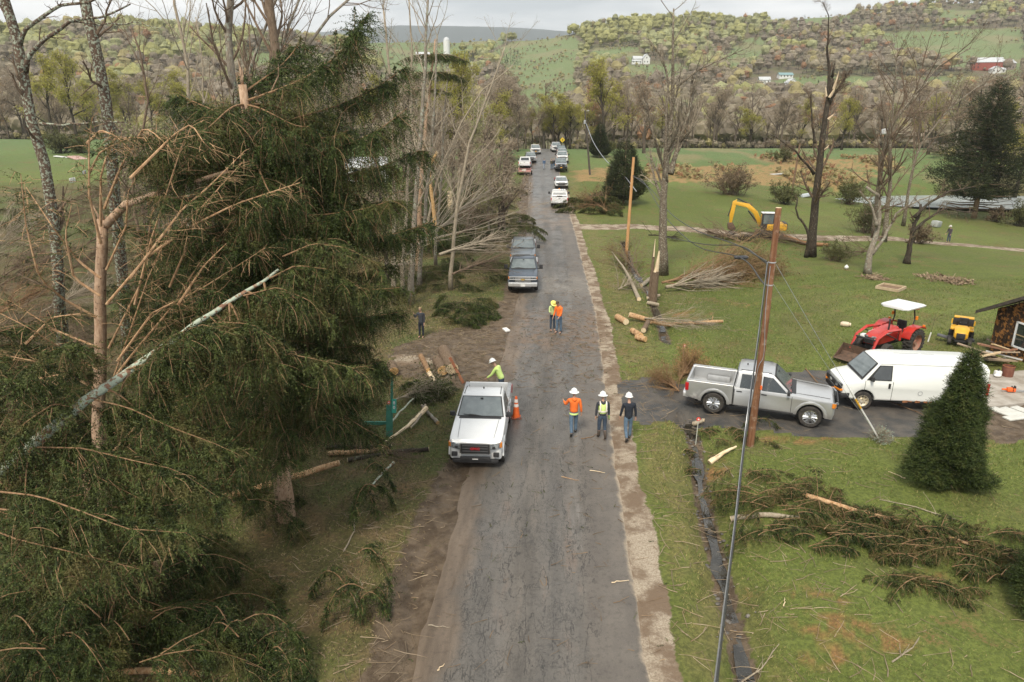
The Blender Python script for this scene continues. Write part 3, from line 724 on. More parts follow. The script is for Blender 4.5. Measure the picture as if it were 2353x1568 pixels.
broken_spruce(402, (-16.8, 21.0), 5.6, 3.0, 2.0, 'low broken spruce at the left edge beside the leaning lichen tree', N_OLIVE)
broken_spruce(403, (-9.6, 13.6), 4.2, 2.6, 1.6, 'short broken spruce below the leaning lichen trunk', N_DARK)
def snapped_spruce_B():
    rng = np.random.default_rng(5); b = np.array([-11.9, 17.3, -.3]); tr, tw, lf = Bag(), Bag(), Bag()
    top = at(236, 505, 17.6); P = trunk_poly([b, at(228, 1000, 17.4), at(230, 760, 17.5), top], 14, .015)
    tr.tube(P, np.linspace(.19, .13, 14), 12)
    # snapped upper trunk folded over to the right
    Q = trunk_poly([top+[.05, 0, -.15], at(290, 470, 17.4), at(380, 440, 17.0), at(520, 395, 16.4)], 10, .02); tr.tube(Q, np.linspace(.11, .04, 10), 9)
    for k in range(6): tr.tube([top+[rng.uniform(-.1, .1), rng.uniform(-.1, .1), -.1], top+[rng.uniform(-.15, .1), rng.uniform(-.1, .1), rng.uniform(.1, .4)]], [.05, .005], 4)
    sp = [[(245, 700), (330, 600), (400, 540), (470, 470), (560, 370)], [(300, 640), (360, 560), (420, 480), (480, 430), (560, 350)],
          [(250, 800), (330, 640), (350, 480), (390, 350)], [(310, 700), (345, 560), (420, 330), (440, 290)], [(250, 900), (300, 760), (340, 640), (395, 520)],
          [(390, 660), (450, 520), (510, 420)], [(410, 700), (470, 610), (520, 560)], [(270, 830), (350, 720), (470, 660), (610, 570)],
          [(232, 640), (180, 600), (120, 520), (60, 430)], [(222, 730), (150, 690), (90, 640), (60, 520), (48, 400)], [(225, 850), (140, 800), (60, 750), (0, 720)],
          [(228, 900), (160, 860), (80, 830), (0, 815)], [(232, 560), (205, 450), (205, 330), (212, 270)], [(205, 400), (230, 350), (290, 320)], [(232, 520), (232, 400), (260, 320), (330, 315), (350, 345)],
          [(240, 480), (275, 390), (325, 300), (345, 298), (390, 340)], [(300, 410), (400, 310), (440, 285), (470, 330)], [(340, 470), (420, 380), (500, 330)], [(260, 1000), (400, 860), (520, 790)], [(240, 1060), (330, 960), (420, 930)], [(238, 900), (300, 820), (400, 700), (455, 610), (540, 500)], [(420, 860), (455, 760), (500, 640), (545, 545)], [(300, 860), (420, 800), (560, 740), (640, 690)], [(340, 590), (440, 520), (540, 470), (690, 420)], [(230, 680), (170, 640), (150, 540), (165, 470)], [(228, 800), (130, 760), (20, 690)], [(245, 620), (290, 520), (295, 440), (330, 380)], [(200, 330), (232, 300), (265, 312), (300, 345)], [(60, 790), (120, 730), (190, 720)], [(30, 930), (90, 870), (200, 850)]]
    for s in sp:
        Y = 16.6+rng.uniform(-1.6, .8); pts = [at(a, c, Y+rng.uniform(-.3, .3)-.3*k) for k, (a, c) in enumerate(s)]
        bough(rng, tw, tw, lf, pts, .034, .75, .50, .55, 12, .06, .022, .40, .42, 6, .26, .25, .25)
    make_plant('snapped_spruce', 'tan snapped spruce trunk with its top folded over in a fan of bare reddish branches', 'tree', b, [('trunk', tr, B_SPRUCE, True), ('branches', tw, B_TANL, False), ('foliage', lf, N_OLIVE, False)])
snapped_spruce_B()

def leaning_spruce_C():
    rng = np.random.default_rng(23); tr, tw, lf = Bag(), Bag(), Bag()
    path = [(-330, 1250, 10.2), (0, 1082, 12.0), (95, 1005, 12.4), (185, 930, 12.8), (330, 832, 13.4), (480, 725, 14.2), (600, 650, 14.9), (640, 620, 15.2)]
    pts = [at(*p) for p in path]; P = trunk_poly(pts, 22, .012); tr.tube(P, np.linspace(.165, .03, 22), 11)
    b = P[0]
    def side(i, d, n, hang, L, dens=1.0, on=1.0, tan=.2):
        q = [P[i]]; dd = norm(np.array(d, float))
        for k in range(1, 8): dd = norm(dd+np.array([0, 0, -.16])); q.append(q[-1]+dd*L/7)
        bough(rng, tw, tw, lf, q, .026, .85, hang, dens, 14, .058, .021, on, tan, 5, .15, .1)
    # explicit boughs sweeping right and downward in front of the trunk
    for s in ([(80, 1028, 12.3), (190, 1030, 12.0), (320, 1062, 11.8), (410, 1080, 11.6), (505, 1145, 11.6)], [(95, 1032, 12.3), (170, 1066, 12), (250, 1110, 11.8), (330, 1150, 11.7)],
              [(212, 918, 12.9), (290, 935, 12.7), (400, 985, 12.5), (495, 1020, 12.4), (560, 1050, 12.4)], [(290, 850, 13.2), (370, 826, 13.2), (430, 826, 13.3), (490, 860, 13.4)],
              [(180, 925, 12.8), (120, 930, 12.2), (60, 970, 11.8), (0, 1040, 11.5)], [(115, 985, 12.5), (85, 900, 12.4), (85, 850, 12.3), (110, 805, 12.2), (150, 800, 12.2)], [(215, 905, 13), (190, 850, 13), (185, 800, 13.1)],
              [(0, 1130, 11.2), (90, 1140, 11), (200, 1180, 10.8), (290, 1215, 10.6), (430, 1225, 10.6)], [(0, 1170, 11), (80, 1180, 10.8), (125, 1195, 10.6)], [(-60, 1200, 10.6), (40, 1240, 10.4), (150, 1265, 10.3), (330, 1310, 10.3)],
              [(330, 835, 13.4), (400, 770, 13.2), (470, 745, 13.1), (540, 770, 13.1)], [(420, 770, 13.8), (500, 740, 13.6), (580, 745, 13.6), (650, 790, 13.7)], [(560, 680, 14.6), (640, 660, 14.4), (710, 690, 14.3), (760, 740, 14.3)], [(620, 640, 15), (680, 610, 15), (760, 620, 14.9), (830, 660, 14.9)],
              [(480, 725, 14.2), (560, 800, 13.6), (700, 820, 13.6), (830, 850, 13.8)], [(650, 590, 15.3), (720, 560, 15.3), (800, 570, 15.2), (870, 610, 15.2)]):
        bough(rng, tw, tw, lf, [at(*p) for p in s], .021, .95, .55, 2.1, 15, .060, .022, 1.0, .14, 5, .14, .08)
    for i in range(3, 21):
        for k in range(2 if i > 12 else 1):
            side(i, (rng.uniform(-.2, 1), rng.uniform(-.8, .3), rng.uniform(-.75, .0)), 0, .40, rng.uniform(.7, 1.5), 1.5, tan=.12)
    make_plant('leaning_spruce', 'pale lichen-covered spruce trunk leaning from the left edge into the green boughs', 'tree', b, [('trunk', tr, B_LICHP, True), ('branches', tw, B_TAN, False), ('foliage', lf, N_OLIVE, False)])
leaning_spruce_C()

def bough_heap(name, label, cat, spines, seed, leafm, tw_m, hang=.5, dens=1.0, on=1.0, tan=.25, r=.024, lat=.8, extra=None, nl=.05, nw=.017):
    rng = np.random.default_rng(seed); tw, lf = Bag(), Bag()
    pts = [[at(*p) if p[2] > 0 else ground_at(p[0], p[1])+np.array([0, 0, -p[2]]) for p in s] for s in spines]
    for q in pts: bough(rng, tw, tw, lf, q, r, lat, hang, dens, 13, nl, nw, on, tan, 5, .15, .05)
    b = np.array(pts[0][0]); b[2] = float(height(b[0], b[1]))
    return make_plant(name, label, cat, b, [('branches', tw, tw_m, False), ('foliage', lf, leafm, False)])
def rand_spines(rng, n, x0, x1, y0, y1, L, hm=1.0):
    out = []
    for k in range(n):
        a, b = rng.uniform(x0, x1), rng.uniform(y0, y1); h = rng.uniform(.2, 1.6)*hm; g = ground_at(a, b); an = rng.uniform(-.9, .9)+(0 if rng.random() < .75 else math.pi); l = L*rng.uniform(.6, 1.3)
        q = []
        for t in np.linspace(0, 1, 6):
            q.append(g+np.array([math.cos(an)*l*t, math.sin(an)*l*t*.7, h*(1-.2*t)+.5*min(1, hm*1.2)*math.sin(t*2.6)-.9*t*t*min(h, .8)]))
        out.append(q)
    return out
def heap_world(name, label, cat, spines, seed, leafm, tw_m, **k):
    rng = np.random.default_rng(seed); tw, lf = Bag(), Bag()
    for q in spines: bough(rng, tw, tw, lf, q, k.get('r', .015), k.get('lat', .9), k.get('hang', .42), k.get('dens', 1.5), k.get('K', 14), k.get('nl', .055), k.get('nw', .021), k.get('on', 1.0), k.get('tan', .12), 5, .15, .05)
    b = np.array(spines[0][0]); b[2] = float(height(b[0], b[1]))
    return make_plant(name, label, cat, b, [('branches', tw, tw_m, False), ('foliage', lf, leafm, False)])
_r = np.random.default_rng(77)
heap_world('fallen_spruce', 'heap of dark broken spruce boughs filling the lower left corner', 'fallen tree', rand_spines(_r, 46, -120, 480, 1250, 1640, 2.3), 1, N_DARK, B_TAN)
heap_world('fallen_spruce', 'dark spruce boughs lying below the tan snapped trunk', 'fallen tree', rand_spines(_r, 34, 20, 600, 980, 1250, 2.4), 2, N_DARK, B_TAN)
heap_world('fallen_spruce', 'bushy dark green spruce top at the far left edge below the lichen trunk', 'fallen tree', rand_spines(_r, 26, -120, 110, 850, 1010, 2.2), 3, N_BRIGHT, B_TAN)
heap_world('fallen_spruce', 'olive spruce boughs heaped behind the tan snapped trunk', 'fallen tree', rand_spines(_r, 36, 250, 640, 640, 940, 3.0), 4, N_OLIVE, B_TAN, tan=.4)
heap_world('fallen_spruce', 'crushed spruce boughs under the big dark spruce', 'fallen tree', rand_spines(_r, 22, 620, 800, 800, 1000, 1.9), 6, N_OLIVE, B_TAN, tan=.35)
heap_world('fallen_spruce', 'brown tangle of crushed branches at the left edge beneath the leaning lichen tree', 'fallen tree', rand_spines(_r, 44, -80, 260, 560, 850, 3.2), 7, N_OLIVE, B_BROWN, on=.45, tan=.7, dens=.8)
heap_world('fallen_spruce', 'far tangle of broken branches in front of the green left field', 'fallen tree', rand_spines(_r, 40, -60, 420, 440, 570, 4.5), 8, N_OLIVE, B_BROWN, on=.4, tan=.7, dens=.7, nl=.07, nw=.03)

# ------------------------------------------------------------------ bare trees
def bare_tree(seed, path, r, levels, K=14, wob=.03, sides=(9, 6, 4, 3, 3), leafspec=None, splinters=()):
    """path: trunk polyline(s) in world space. levels: branch() kwargs for each order. returns trunk bag, crown bag, leaf bag"""
    rng = np.random.default_rng(seed); paths = path if isinstance(path[0][0], (list, tuple, np.ndarray)) else [path]; rs = r if isinstance(r, list) else [r]*len(paths)
    P = np.stack([trunk_poly(p, K, wob, seed+i) for i, p in enumerate(paths)]); Rr = np.stack([np.linspace(q[0], q[1], K) for q in rs])
    tr, cr, lf = Bag(), Bag(), Bag()
    for p, q in zip(P, Rr): tr.tube(p, q*np.array([1.35, 1.1]+[1]*(K-2)), sides[0])
    for (p, rad, hh) in splinters:
        for k in range(6): tr.tube([np.array(p)+rng.normal(size=3)*rad*.4, np.array(p)+rng.normal(size=3)*rad*.5+np.array([0, 0, hh*rng.uniform(.3, 1)])], [rad*.45, .004], 4)
    for li, sp in enumerate(levels):
        P, Rr = branch(rng, P, Rr, **sp)
        (tr if li == 0 and sp.get('rr', .5) > .4 else cr).tubes(P, Rr, sides[min(li+1, 4)])
    if leafspec:
        size, n, spread, frac = leafspec; pts = P[:, 2:].reshape(-1, 3); pts = pts[rng.random(len(pts)) < frac]
        lf.add(*leaves(rng, pts, size, n, spread))
    return tr, cr, lf
def tree_obj(name, label, loc, bags, barkm, twigm, leafm=None, group=None, cat='tree'):
    return make_plant(name, label, cat, loc, [('trunk', bags[0], barkm, True), ('crown', bags[1], twigm, False)]+([('leaves', bags[2], leafm, False)] if leafm else []), group)
LV_BIG = [dict(n=16, t0=.35, t1=.98, ang=48, ratio=.42, K=7, wander=.10, up=.07, rr=.45, taper=.45), dict(n=7, t0=.25, t1=1, ang=42, ratio=.5, K=5, wander=.12, up=.05), dict(n=5, t0=.2, t1=1, ang=38, ratio=.5, K=4, wander=.14, up=.03), dict(n=3, t0=.2, t1=1, ang=35, ratio=.6, K=3, wander=.14)]
LV_SLIM = [dict(n=14, t0=.35, t1=.98, ang=32, ratio=.28, K=6, wander=.08, up=.09, rr=.4, taper=.3), dict(n=5, t0=.25, t1=1, ang=36, ratio=.5, K=4, wander=.12, up=.04), dict(n=4, t0=.2, t1=1, ang=35, ratio=.55, K=3, wander=.14)]
def D3(*p): return [at(*q) for q in p]

# lichen trees at the upper left
def lichen_trees():
    g = ground_at(300, 850); b = tree_obj('broadleaf_tree', 'mottled lichen trunk rising out of the top edge above the torn spruce branches', g, bare_tree(31, [g]+D3((262, 420, 29), (252, 300, 29), (240, 200, 29), (215, 90, 29), (190, -20, 29), (170, -160, 29)), (.27, .19), [dict(n=5, t0=.5, t1=.95, ang=60, ratio=.22, K=6, wander=.15, up=.05, rr=.3)]+LV_SLIM[1:], wob=.02), B_LICH, B_BROWN)
    g = ground_at(150, 905)
    P = [g]+D3((135, 650, 26), (122, 480, 26), (100, 360, 26), (70, 270, 26), (55, 190, 26), (35, 90, 26), (8, -10, 26), (-10, -120, 26))
    br = [D3((45, 105, 26), (55, 75, 25.9), (90, 45, 25.6), (140, 12, 25.4), (205, 3, 25.2), (260, -20, 25)), D3((58, 165, 26), (72, 120, 25.8), (105, 90, 25.5), (150, 60, 25.2), (160, 50, 25.1), (240, 40, 24.6), (300, 10, 24.3)), D3((160, 50, 25.1), (230, 56, 25), (320, 55, 24.8), (370, 70, 24.6)), D3((92, 285, 26), (150, 288, 25.8), (230, 280, 25.6), (290, 282, 25.4))]
    bg = bare_tree(32, [P]+br, [(.24, .15), (.075, .03), (.085, .022), (.035, .010), (.05, .02)], [dict(n=9, t0=.2, t1=1, ang=45, ratio=.13, K=5, wander=.15, up=.03, rr=.35, lmin=.5)]+LV_SLIM[2:], wob=.02)
    tree_obj('broadleaf_tree', 'crooked lichen-spotted tree at the left edge with two long bare limbs against the sky', g, bg, B_LICH, B_BROWN)
    for k, (pth, yy, r, lab, bk) in enumerate([
        ([(432, 520), (436, 280), (430, 150), (402, 0), (398, -60)], 38, (.13, .06), 'slender whitish trunk behind the torn branches, nearest the lichen trunk', B_PALE),
        ([(555, 460), (535, 190), (522, 100), (530, 0), (530, -80)], 34, (.24, .15), 'grey lichened trunk crossing the sky directly behind the spruce top', B_GREY),
        ([(660, 420), (642, 190), (628, 110), (618, 0), (612, -90)], 31, (.24, .17), 'straight brown trunk in front of the sky just right of the torn spruce top', B_BROWN),
        ([(520, 330), (560, 200), (600, 80), (640, -20)], 36, (.14, .06), 'thin tree slanting right out of the thicket behind the torn spruce top', B_GREY),
        ([(640, 330), (690, 130), (740, 60), (812, -10)], 33, (.15, .05), 'bare limb-like tree leaning far right across the sky above the green boughs', B_GREY),
        ([(590, 330), (610, 190), (660, 80), (700, -30)], 37, (.13, .05), 'bare tree leaning right between two straight trunks against the sky', B_GREY),
        ([(300, 420), (340, 250), (330, 140), (300, 60)], 40, (.12, .04), 'thin bare sapling in front of the left wooded hill', B_BROWN),
        ([(480, 420), (470, 240), (465, 120), (450, 40)], 42, (.10, .03), 'thin pale sapling between the whitish trunk and the grey trunk', B_PALE)]):
        q = [at(a, c, yy) for a, c in pth]; g = q[0].copy(); g[2] = float(height(g[0], g[1]))
        lv = [dict(n=13, t0=.4, t1=1, ang=34, ratio=.30, K=6, wander=.10, up=.08, rr=.4, taper=.4)]+LV_SLIM[1:]
        tree_obj('broadleaf_tree', lab, g, bare_tree(40+k, [g]+q, r, lv, wob=.03), bk, B_BROWN if bk is not B_PALE else B_PALE, None, 'bare trunks behind the wrecked spruces')
lichen_trees()

# slim broken trunks between the big spruce and the road
def slim_group():
    data = [([(905, 640), (905, 420), (900, 230), (888, 90), (880, 10)], 44, (.16, .05), 'pale slim trunk nearest the big spruce, forked at the top', B_PALE),
        ([(925, 640), (935, 420), (948, 200), (945, 80), (940, 0)], 46, (.13, .04), 'pale slim trunk, second from the big spruce', B_PALE),
        ([(945, 660), (955, 450), (975, 200), (980, 60), (985, -30)], 44, (.20, .06), 'pinkish tall trunk with short snapped side twigs', B_GREY),
        ([(962, 640), (975, 500), (992, 330), (1000, 180), (1005, 80)], 48, (.16, .05), 'lichen-grey slim trunk behind the pinkish trunk', B_GREY),
        ([(1035, 640), (1050, 480), (1075, 340), (1130, 200), (1160, 110)], 47, (.15, .04), 'slim bare tree bending right over the brush pile', B_PALE),
        ([(965, 600), (1000, 430), (1060, 280), (1110, 210), (1180, 150)], 50, (.13, .03), 'bare tree leaning strongly right toward the road', B_PALE),
        ([(1000, 580), (1015, 400), (1020, 260), (1030, 150)], 55, (.13, .04), 'upright slim trunk in the middle of the roadside thicket', B_GREY)]
    for k, (pth, yy, r, lab, bk) in enumerate(data):
        q = [at(a, c, yy) for a, c in pth]; g = q[0].copy(); g[2] = float(height(g[0], g[1])); q = [p for p in q if p[2] > g[2]+.3]
        lv = [dict(n=15, t0=.3, t1=1, ang=36, ratio=.26, K=6, wander=.10, up=.08, rr=.4, taper=.35)]+LV_SLIM[1:]
        tree_obj('broadleaf_tree', lab, g, bare_tree(60+k, [g]+q, r, lv, wob=.03), bk, B_PALE, None, 'slim trunks along the left roadside')
    # dark spruce remnant with a clump at its top
    rng = np.random.default_rng(8); g = at(960, 640, 52); g[2] = float(height(g[0], g[1])); top = at(1000, 90, 52); tr, tw, lf = Bag(), Bag(), Bag()
    P = trunk_poly([g, (g+top)/2+[-.3, 0, 0], top], 16, .03); tr.tube(P, np.linspace(.24, .05, 16), 9)
    for k in range(46):
        t = rng.choice([rng.uniform(.86, .99), rng.uniform(.25, .8)], p=[.6, .4]); i = int(t*15); az = rng.uniform(0, 6.28); L = rng.uniform(.8, 2.3)*(1.3 if t > .85 else .8)
        p = P[i]; bough(rng, tr, tw, lf, [p+np.array([math.cos(az)*L*s, math.sin(az)*L*s, L*(.15*s-.3*s*s)]) for s in np.linspace(0, 1, 6)], .025, .7, .4, .8, 9, .07, .035, .8 if t > .8 else .3, .2)
    make_plant('spruce_tree', 'thin ragged spruce with a dark clump at its top, among slim pale trunks', 'tree', g, [('trunk', tr, B_SPRUCE, True), ('twigs', tw, B_BROWN, False), ('foliage', lf, N_DARK, False)])
slim_group()

# ragged evergreens and fans of fallen bare trees along the left roadside
def cone_spruce(seed, loc, H, Rb, n, leafm, name, label, L=.34, K=12, nl=.055, nw=.022, power=.85, up=.35, core=.55, low=.12, gaps=.25, lift=0.0, group=None, trunk=True, ring=0):
    rng = np.random.default_rng(seed); loc = np.asarray(loc, float); tr, lf, tw = Bag(), Bag(), Bag()
    tr.tube([loc-[0, 0, .1], loc+[0, 0, H*.97]], [.03*H*.7, .01], 7)
    h = 1-np.sqrt(rng.uniform(0, 1, n)*(1-low*0)); h = low*.4+h*(1-low*.4); h0 = h; az = rng.uniform(0, 2*math.pi, n)
    lob = 1+gaps*np.sin(az*3+h*9+seed)*.5+gaps*(vnoise(az*2.2+seed, h*11, seed)-.5)*1.6
    prof = np.power(np.clip(1-h, 0, 1), power)*np.minimum(1, (h+low)/(low*2.2)); rr = Rb*prof*lob*np.power(rng.uniform(core**2, 1, n), .5)
    p = loc+np.stack([np.cos(az)*rr, np.sin(az)*rr, (lift+h*(1-lift))*H], -1)
    d = norm(np.stack([np.cos(az), np.sin(az), np.full(n, up)+.3*rng.normal(size=n)], -1)+.35*rng.normal(size=(n, 3)))
    ln = L*rng.uniform(.6, 1.3, n)
    V, F = needles(rng, p, d, ln, .12, K, nl, nw); lf.add(V, T=F)
    # limbs
    m = int(40+H*8); hh = rng.uniform(.05, .95, m); aa = rng.uniform(0, 6.28, m); r1 = Rb*np.power(1-hh, power)*.85
    P = np.stack([np.stack([np.cos(aa)*r1*s, np.sin(aa)*r1*s, hh*H-.1*r1*s+.15*r1*s*s], -1) for s in (0, .5, 1)], 1)+loc
    tw.tubes(P, np.tile([.025, .018, .008], (m, 1))*H/5, 3)
    return make_plant(name, label, 'tree', loc, [('trunk', tr, B_SPRUCE, True), ('branches', tw, B_BROWN, False), ('foliage', lf, leafm, False)], group)
g = ground_at(2168, 1112); cone_spruce(3, g, 4.75, 1.10, 24000, N_BRIGHT, 'spruce_tree', 'dense cone-shaped young spruce on the lawn in front of the white van', .25, 13, .050, .020, .92, .6, .5, .08, .5)
g = ground_at(2425, 1415); cone_spruce(4, g, 3.6, 1.0, 12000, N_BRIGHT, 'spruce_tree', 'dark young spruce cut off by the right edge beside the fallen trunk', .28, 13, .045, .017, .6, .4, .7, .1)
g = ground_at(1432, 468); cone_spruce(5, g, 7.9, 2.9, 7000, N_CEDAR, 'cedar_tree', 'dark bushy cedar behind the bare orange pole', .55, 10, .12, .07, .55, .9, .5, .16, .35)
g = ground_at(1377, 362); cone_spruce(6, g, 6.2, 2.0, 3500, N_CEDAR, 'cedar_tree', 'small dark cedar beside the far utility pole', .6, 9, .16, .10, .6, .9, .5, .14, .25)
g = np.array([66.5, 99, float(height(66.5, 99))]); cone_spruce(7, g, 19.0, 6.2, 11000, N_CEDAR, 'pine_tree', 'tall dark ragged pine in front of the pond', 1.0, 10, .20, .10, .8, .55, .35, .22, 1.25, .07)
for k, (a, c, Y, H, Rb, lab) in enumerate([(1005, 560, 60, 6.5, 2.8, 'ragged dark spruce behind the slim trunks'), (1085, 430, 74, 6.0, 2.4, 'dark leaning spruce top close to the road behind the brush'), (960, 470, 70, 7, 3.0, 'dark spruce between the big spruce and the white farm building')]):
    p = at(a, c, Y); p[2] = float(height(p[0], p[1])); cone_spruce(70+k, p, H, Rb, 2600, N_DARK, 'spruce_tree', lab, .6, 10, .10, .05, .7, .1, .2, .15, .8)

def fan(seed, base, tip, n, spread, r, twm, name, label, cat='fallen tree', lvl2=6, leaf=None, rise=.25, group=None, leafm=None, trunkr=None):
    """a felled bare tree: stem plus a fan of long twigs pointing toward its tip"""
    rng = np.random.default_rng(seed); base = np.asarray(base, float); tip = np.asarray(tip, float); ax = tip-base; L = np.linalg.norm(ax); T = ax/L
    tr, cr, lf = Bag(), Bag(), Bag(); S = trunk_poly([base, base+ax*.5+[0, 0, L*.02], base+ax*.8], 8, .02*L/5); tr.tube(S, np.linspace(trunkr or r*2.2, r*.8, 8), 8)
    t = rng.uniform(0, .8, n); p, _ = polyline_at(np.repeat(S[None], n, 0), t)
    d = norm(T+rng.normal(size=(n, 3))*spread+np.array([0, 0, rise])*rng.uniform(-.4, 1, (n, 1)))
    P = walk(rng, p, d, L*(1-.75*t)*rng.uniform(.45, .95, n), 7, .07, -.015); P[..., 2] = np.maximum(P[..., 2], hbase(P[..., 0], P[..., 1])+.03)
    Rr = r*rng.uniform(.35, 1, (n, 1))*np.linspace(1, .25, 7)[None]; cr.tubes(P, Rr, 4)
    P2, R2 = branch(rng, P, Rr, n=lvl2, t0=.2, t1=1, ang=26, ratio=.42, K=5, wander=.10, up=0, rmin=.006); cr.tubes(P2, R2, 3)
    P3, R3 = branch(rng, P2, R2, n=3, t0=.2, t1=1, ang=26, ratio=.5, K=3, wander=.12, up=0, rmin=.004); cr.tubes(P3, R3, 3)
    if leaf: size, m, sp_, fr = leaf; q = P3[:, 1:].reshape(-1, 3); q = q[rng.random(len(q)) < fr]; lf.add(*leaves(rng, q, size, m, sp_))
    b = base.copy(); b[2] = float(height(b[0], b[1]))
    return make_plant(name, label, cat, b, [('trunk', tr, twm, True), ('branches', cr, twm, False), ('leaves', lf, leafm or N_DEAD, False)], group)
fan(81, at(930, 590, 46), at(1175, 400, 60), 26, .20, .05, B_PALE, 'fallen_tree', 'pale bare fallen tree fanning right over the roadside brush, uppermost')
fan(82, at(1010, 585, 44), at(1180, 540, 50), 26, .20, .045, B_PALE, 'fallen_tree', 'pale bare fallen tree with long limbs stretching level toward the parked pickups', rise=.1)
fan(83, at(1040, 630, 43), at(1170, 590, 50), 34, .24, .035, B_BROWN, 'fallen_tree', 'brown twiggy fallen tree low on the bank beside the rear dark pickup', rise=.05)
fan(84, at(960, 520, 58), at(1160, 470, 72), 40, .24, .04, B_BROWN, 'fallen_tree', 'brown tangle of fallen limbs on the bank beyond the pale fan', rise=.1)
fan(85, at(1050, 540, 56), at(1165, 490, 70), 36, .30, .035, B_BROWN, 'fallen_tree', 'reddish brown brush heap beside the road below the snapped stump', rise=.2)
fan(86, at(860, 625, 40), at(960, 600, 44), 22, .3, .025, B_PALE, 'fallen_tree', 'light twiggy limbs against the right side of the big spruce', rise=.2)
_r = np.random.default_rng(79)
for k, (a, c, a2, c2, bk, lab) in enumerate(((-60, 690, 190, 560, B_BROWN, 'brown dead tree crown crushed beside the two lichen trunks, uppermost'), (-80, 800, 210, 690, B_BROWN, 'brown dead tree crown crushed between the lichen trunk and the tan trunk, lower'), (40, 860, 230, 760, B_BROWN, 'tangled brown limbs at the foot of the tan snapped trunk'), (20, 560, 240, 470, B_BROWN, 'brown limbs fallen at the near edge of the left field'), (200, 560, 420, 450, B_BROWN, 'brown limbs fallen behind the fan of reddish branches'), (330, 640, 560, 500, B_TAN, 'reddish fallen limbs between the tan trunk and the big spruce'), (-60, 620, 100, 470, B_PALE, 'pale fallen limbs at the far left below the green field'), (420, 700, 620, 590, B_TAN, 'reddish dead limbs in front of the big dark spruce'), (300, 780, 520, 690, B_TAN, 'dead reddish limbs above the leaning lichen trunk'), (100, 480, 330, 430, B_BROWN, 'line of broken brown limbs along the edge of the left field'), (0, 640, 130, 560, B_BROWN, 'brown limbs heaped just below the green left field, leftmost'), (130, 640, 300, 540, B_BROWN, 'brown limbs heaped just below the green left field, behind the tan trunk'), (-40, 740, 150, 640, B_TAN, 'reddish limbs crossing the lower part of the left lichen trunk'), (90, 720, 260, 640, B_PALE, 'pale broken limbs between the lichen trunk and the tan trunk'), (-80, 900, 120, 800, B_BROWN, 'brown limbs above the bushy spruce top at the far left'), (250, 700, 420, 600, B_BROWN, 'brown limbs behind the lower reddish branches'))):
    Y = ground_at(a, min(c+60, 1000))[1]; fan(150+k, at(a, c, Y), at(a2, c2, Y+2.5), 46, .30, .022, bk, 'fallen_tree', lab, rise=.22, lvl2=7, trunkr=.06)
_r = np.random.default_rng(78)
heap_world('fallen_spruce', 'dark green spruce branches lying in the ditch behind the woman', 'fallen tree', rand_spines(_r, 16, 1010, 1100, 700, 755, 1.5, .5), 9, N_DARK, B_BROWN, nl=.06, nw=.03)
heap_world('fallen_spruce', 'low green and brown spruce slash on the left bank beside the dark pickups', 'fallen tree', rand_spines(_r, 34, 900, 1110, 560, 670, 2.6, .5), 10, N_OLIVE, B_BROWN, nl=.06, nw=.03, on=.7)
heap_world('fallen_spruce', 'brush of spruce branches along the left bank farther up the road', 'fallen tree', rand_spines(_r, 34, 900, 1170, 440, 560, 4.5), 12, N_OLIVE, B_BROWN, nl=.08, nw=.04, on=.6, tan=.5)
heap_world('fallen_spruce', 'dark spruce branches piled around the cut logs behind the white pickup', 'fallen tree', rand_spines(_r, 14, 930, 1010, 890, 930, 1.2, .3), 13, N_DARK, B_PALE, tan=.25)
heap_world('fallen_spruce', 'heap of green and brown cut limbs on the right verge by the far white pickup', 'brush pile', rand_spines(_r, 18, 1325, 1395, 465, 498, 2.6), 14, N_OLIVE, B_TAN, nl=.09, nw=.05, tan=.5)
fan(161, ground_at(1395, 492)+[0, 0, .3], ground_at(1330, 470)+[0, 0, 1.6], 60, .55, .03, B_TAN, 'brush_pile', 'brown twigs sticking out of the cut limb heap by the far white pickup', cat='brush pile', leaf=(.07, 2, .2, .7), leafm=leafmat('heap_brown', (.16, .12, .06), (.24, .18, .09), (.10, .11, .04), 1.5), trunkr=.08)
fan(162, ground_at(900, 930)+[0, 0, .2], ground_at(1045, 905)+[0, 0, .5], 34, .30, .02, B_PALE, 'fallen_tree', 'pale sticks and limbs stretching from the green marker post to the white pickup', cat='brush pile', rise=.15, trunkr=.04, leaf=(.05, 2, .12, .7), leafm=N_OLIVE)
fan(163, ground_at(760, 1030)+[0, 0, .15], ground_at(1000, 1075)+[0, 0, .2], 22, .30, .012, B_BROWN, 'branches', 'thin dark bare branches arching over the reddish logs on the left bank', cat='branch', rise=.2, trunkr=.02)
heap_world('fallen_spruce', 'small sprig of dark spruce on the left bank beside the road, upper', 'branch', rand_spines(_r, 5, 830, 880, 1180, 1215, .8), 15, N_DARK, B_TAN, hang=.3, lat=.5)
heap_world('fallen_spruce', 'small sprig of dark spruce on the left bank near the muddy gouge, lower', 'branch', rand_spines(_r, 6, 770, 880, 1380, 1420, .9), 16, N_DARK, B_TAN, hang=.3, lat=.5)
heap_world('fallen_spruce', 'spruce twigs at the bottom edge beside the orange log', 'branch', rand_spines(_r, 8, 520, 660, 1540, 1580, 1.1), 17, N_DARK, B_TAN, hang=.35, lat=.5)

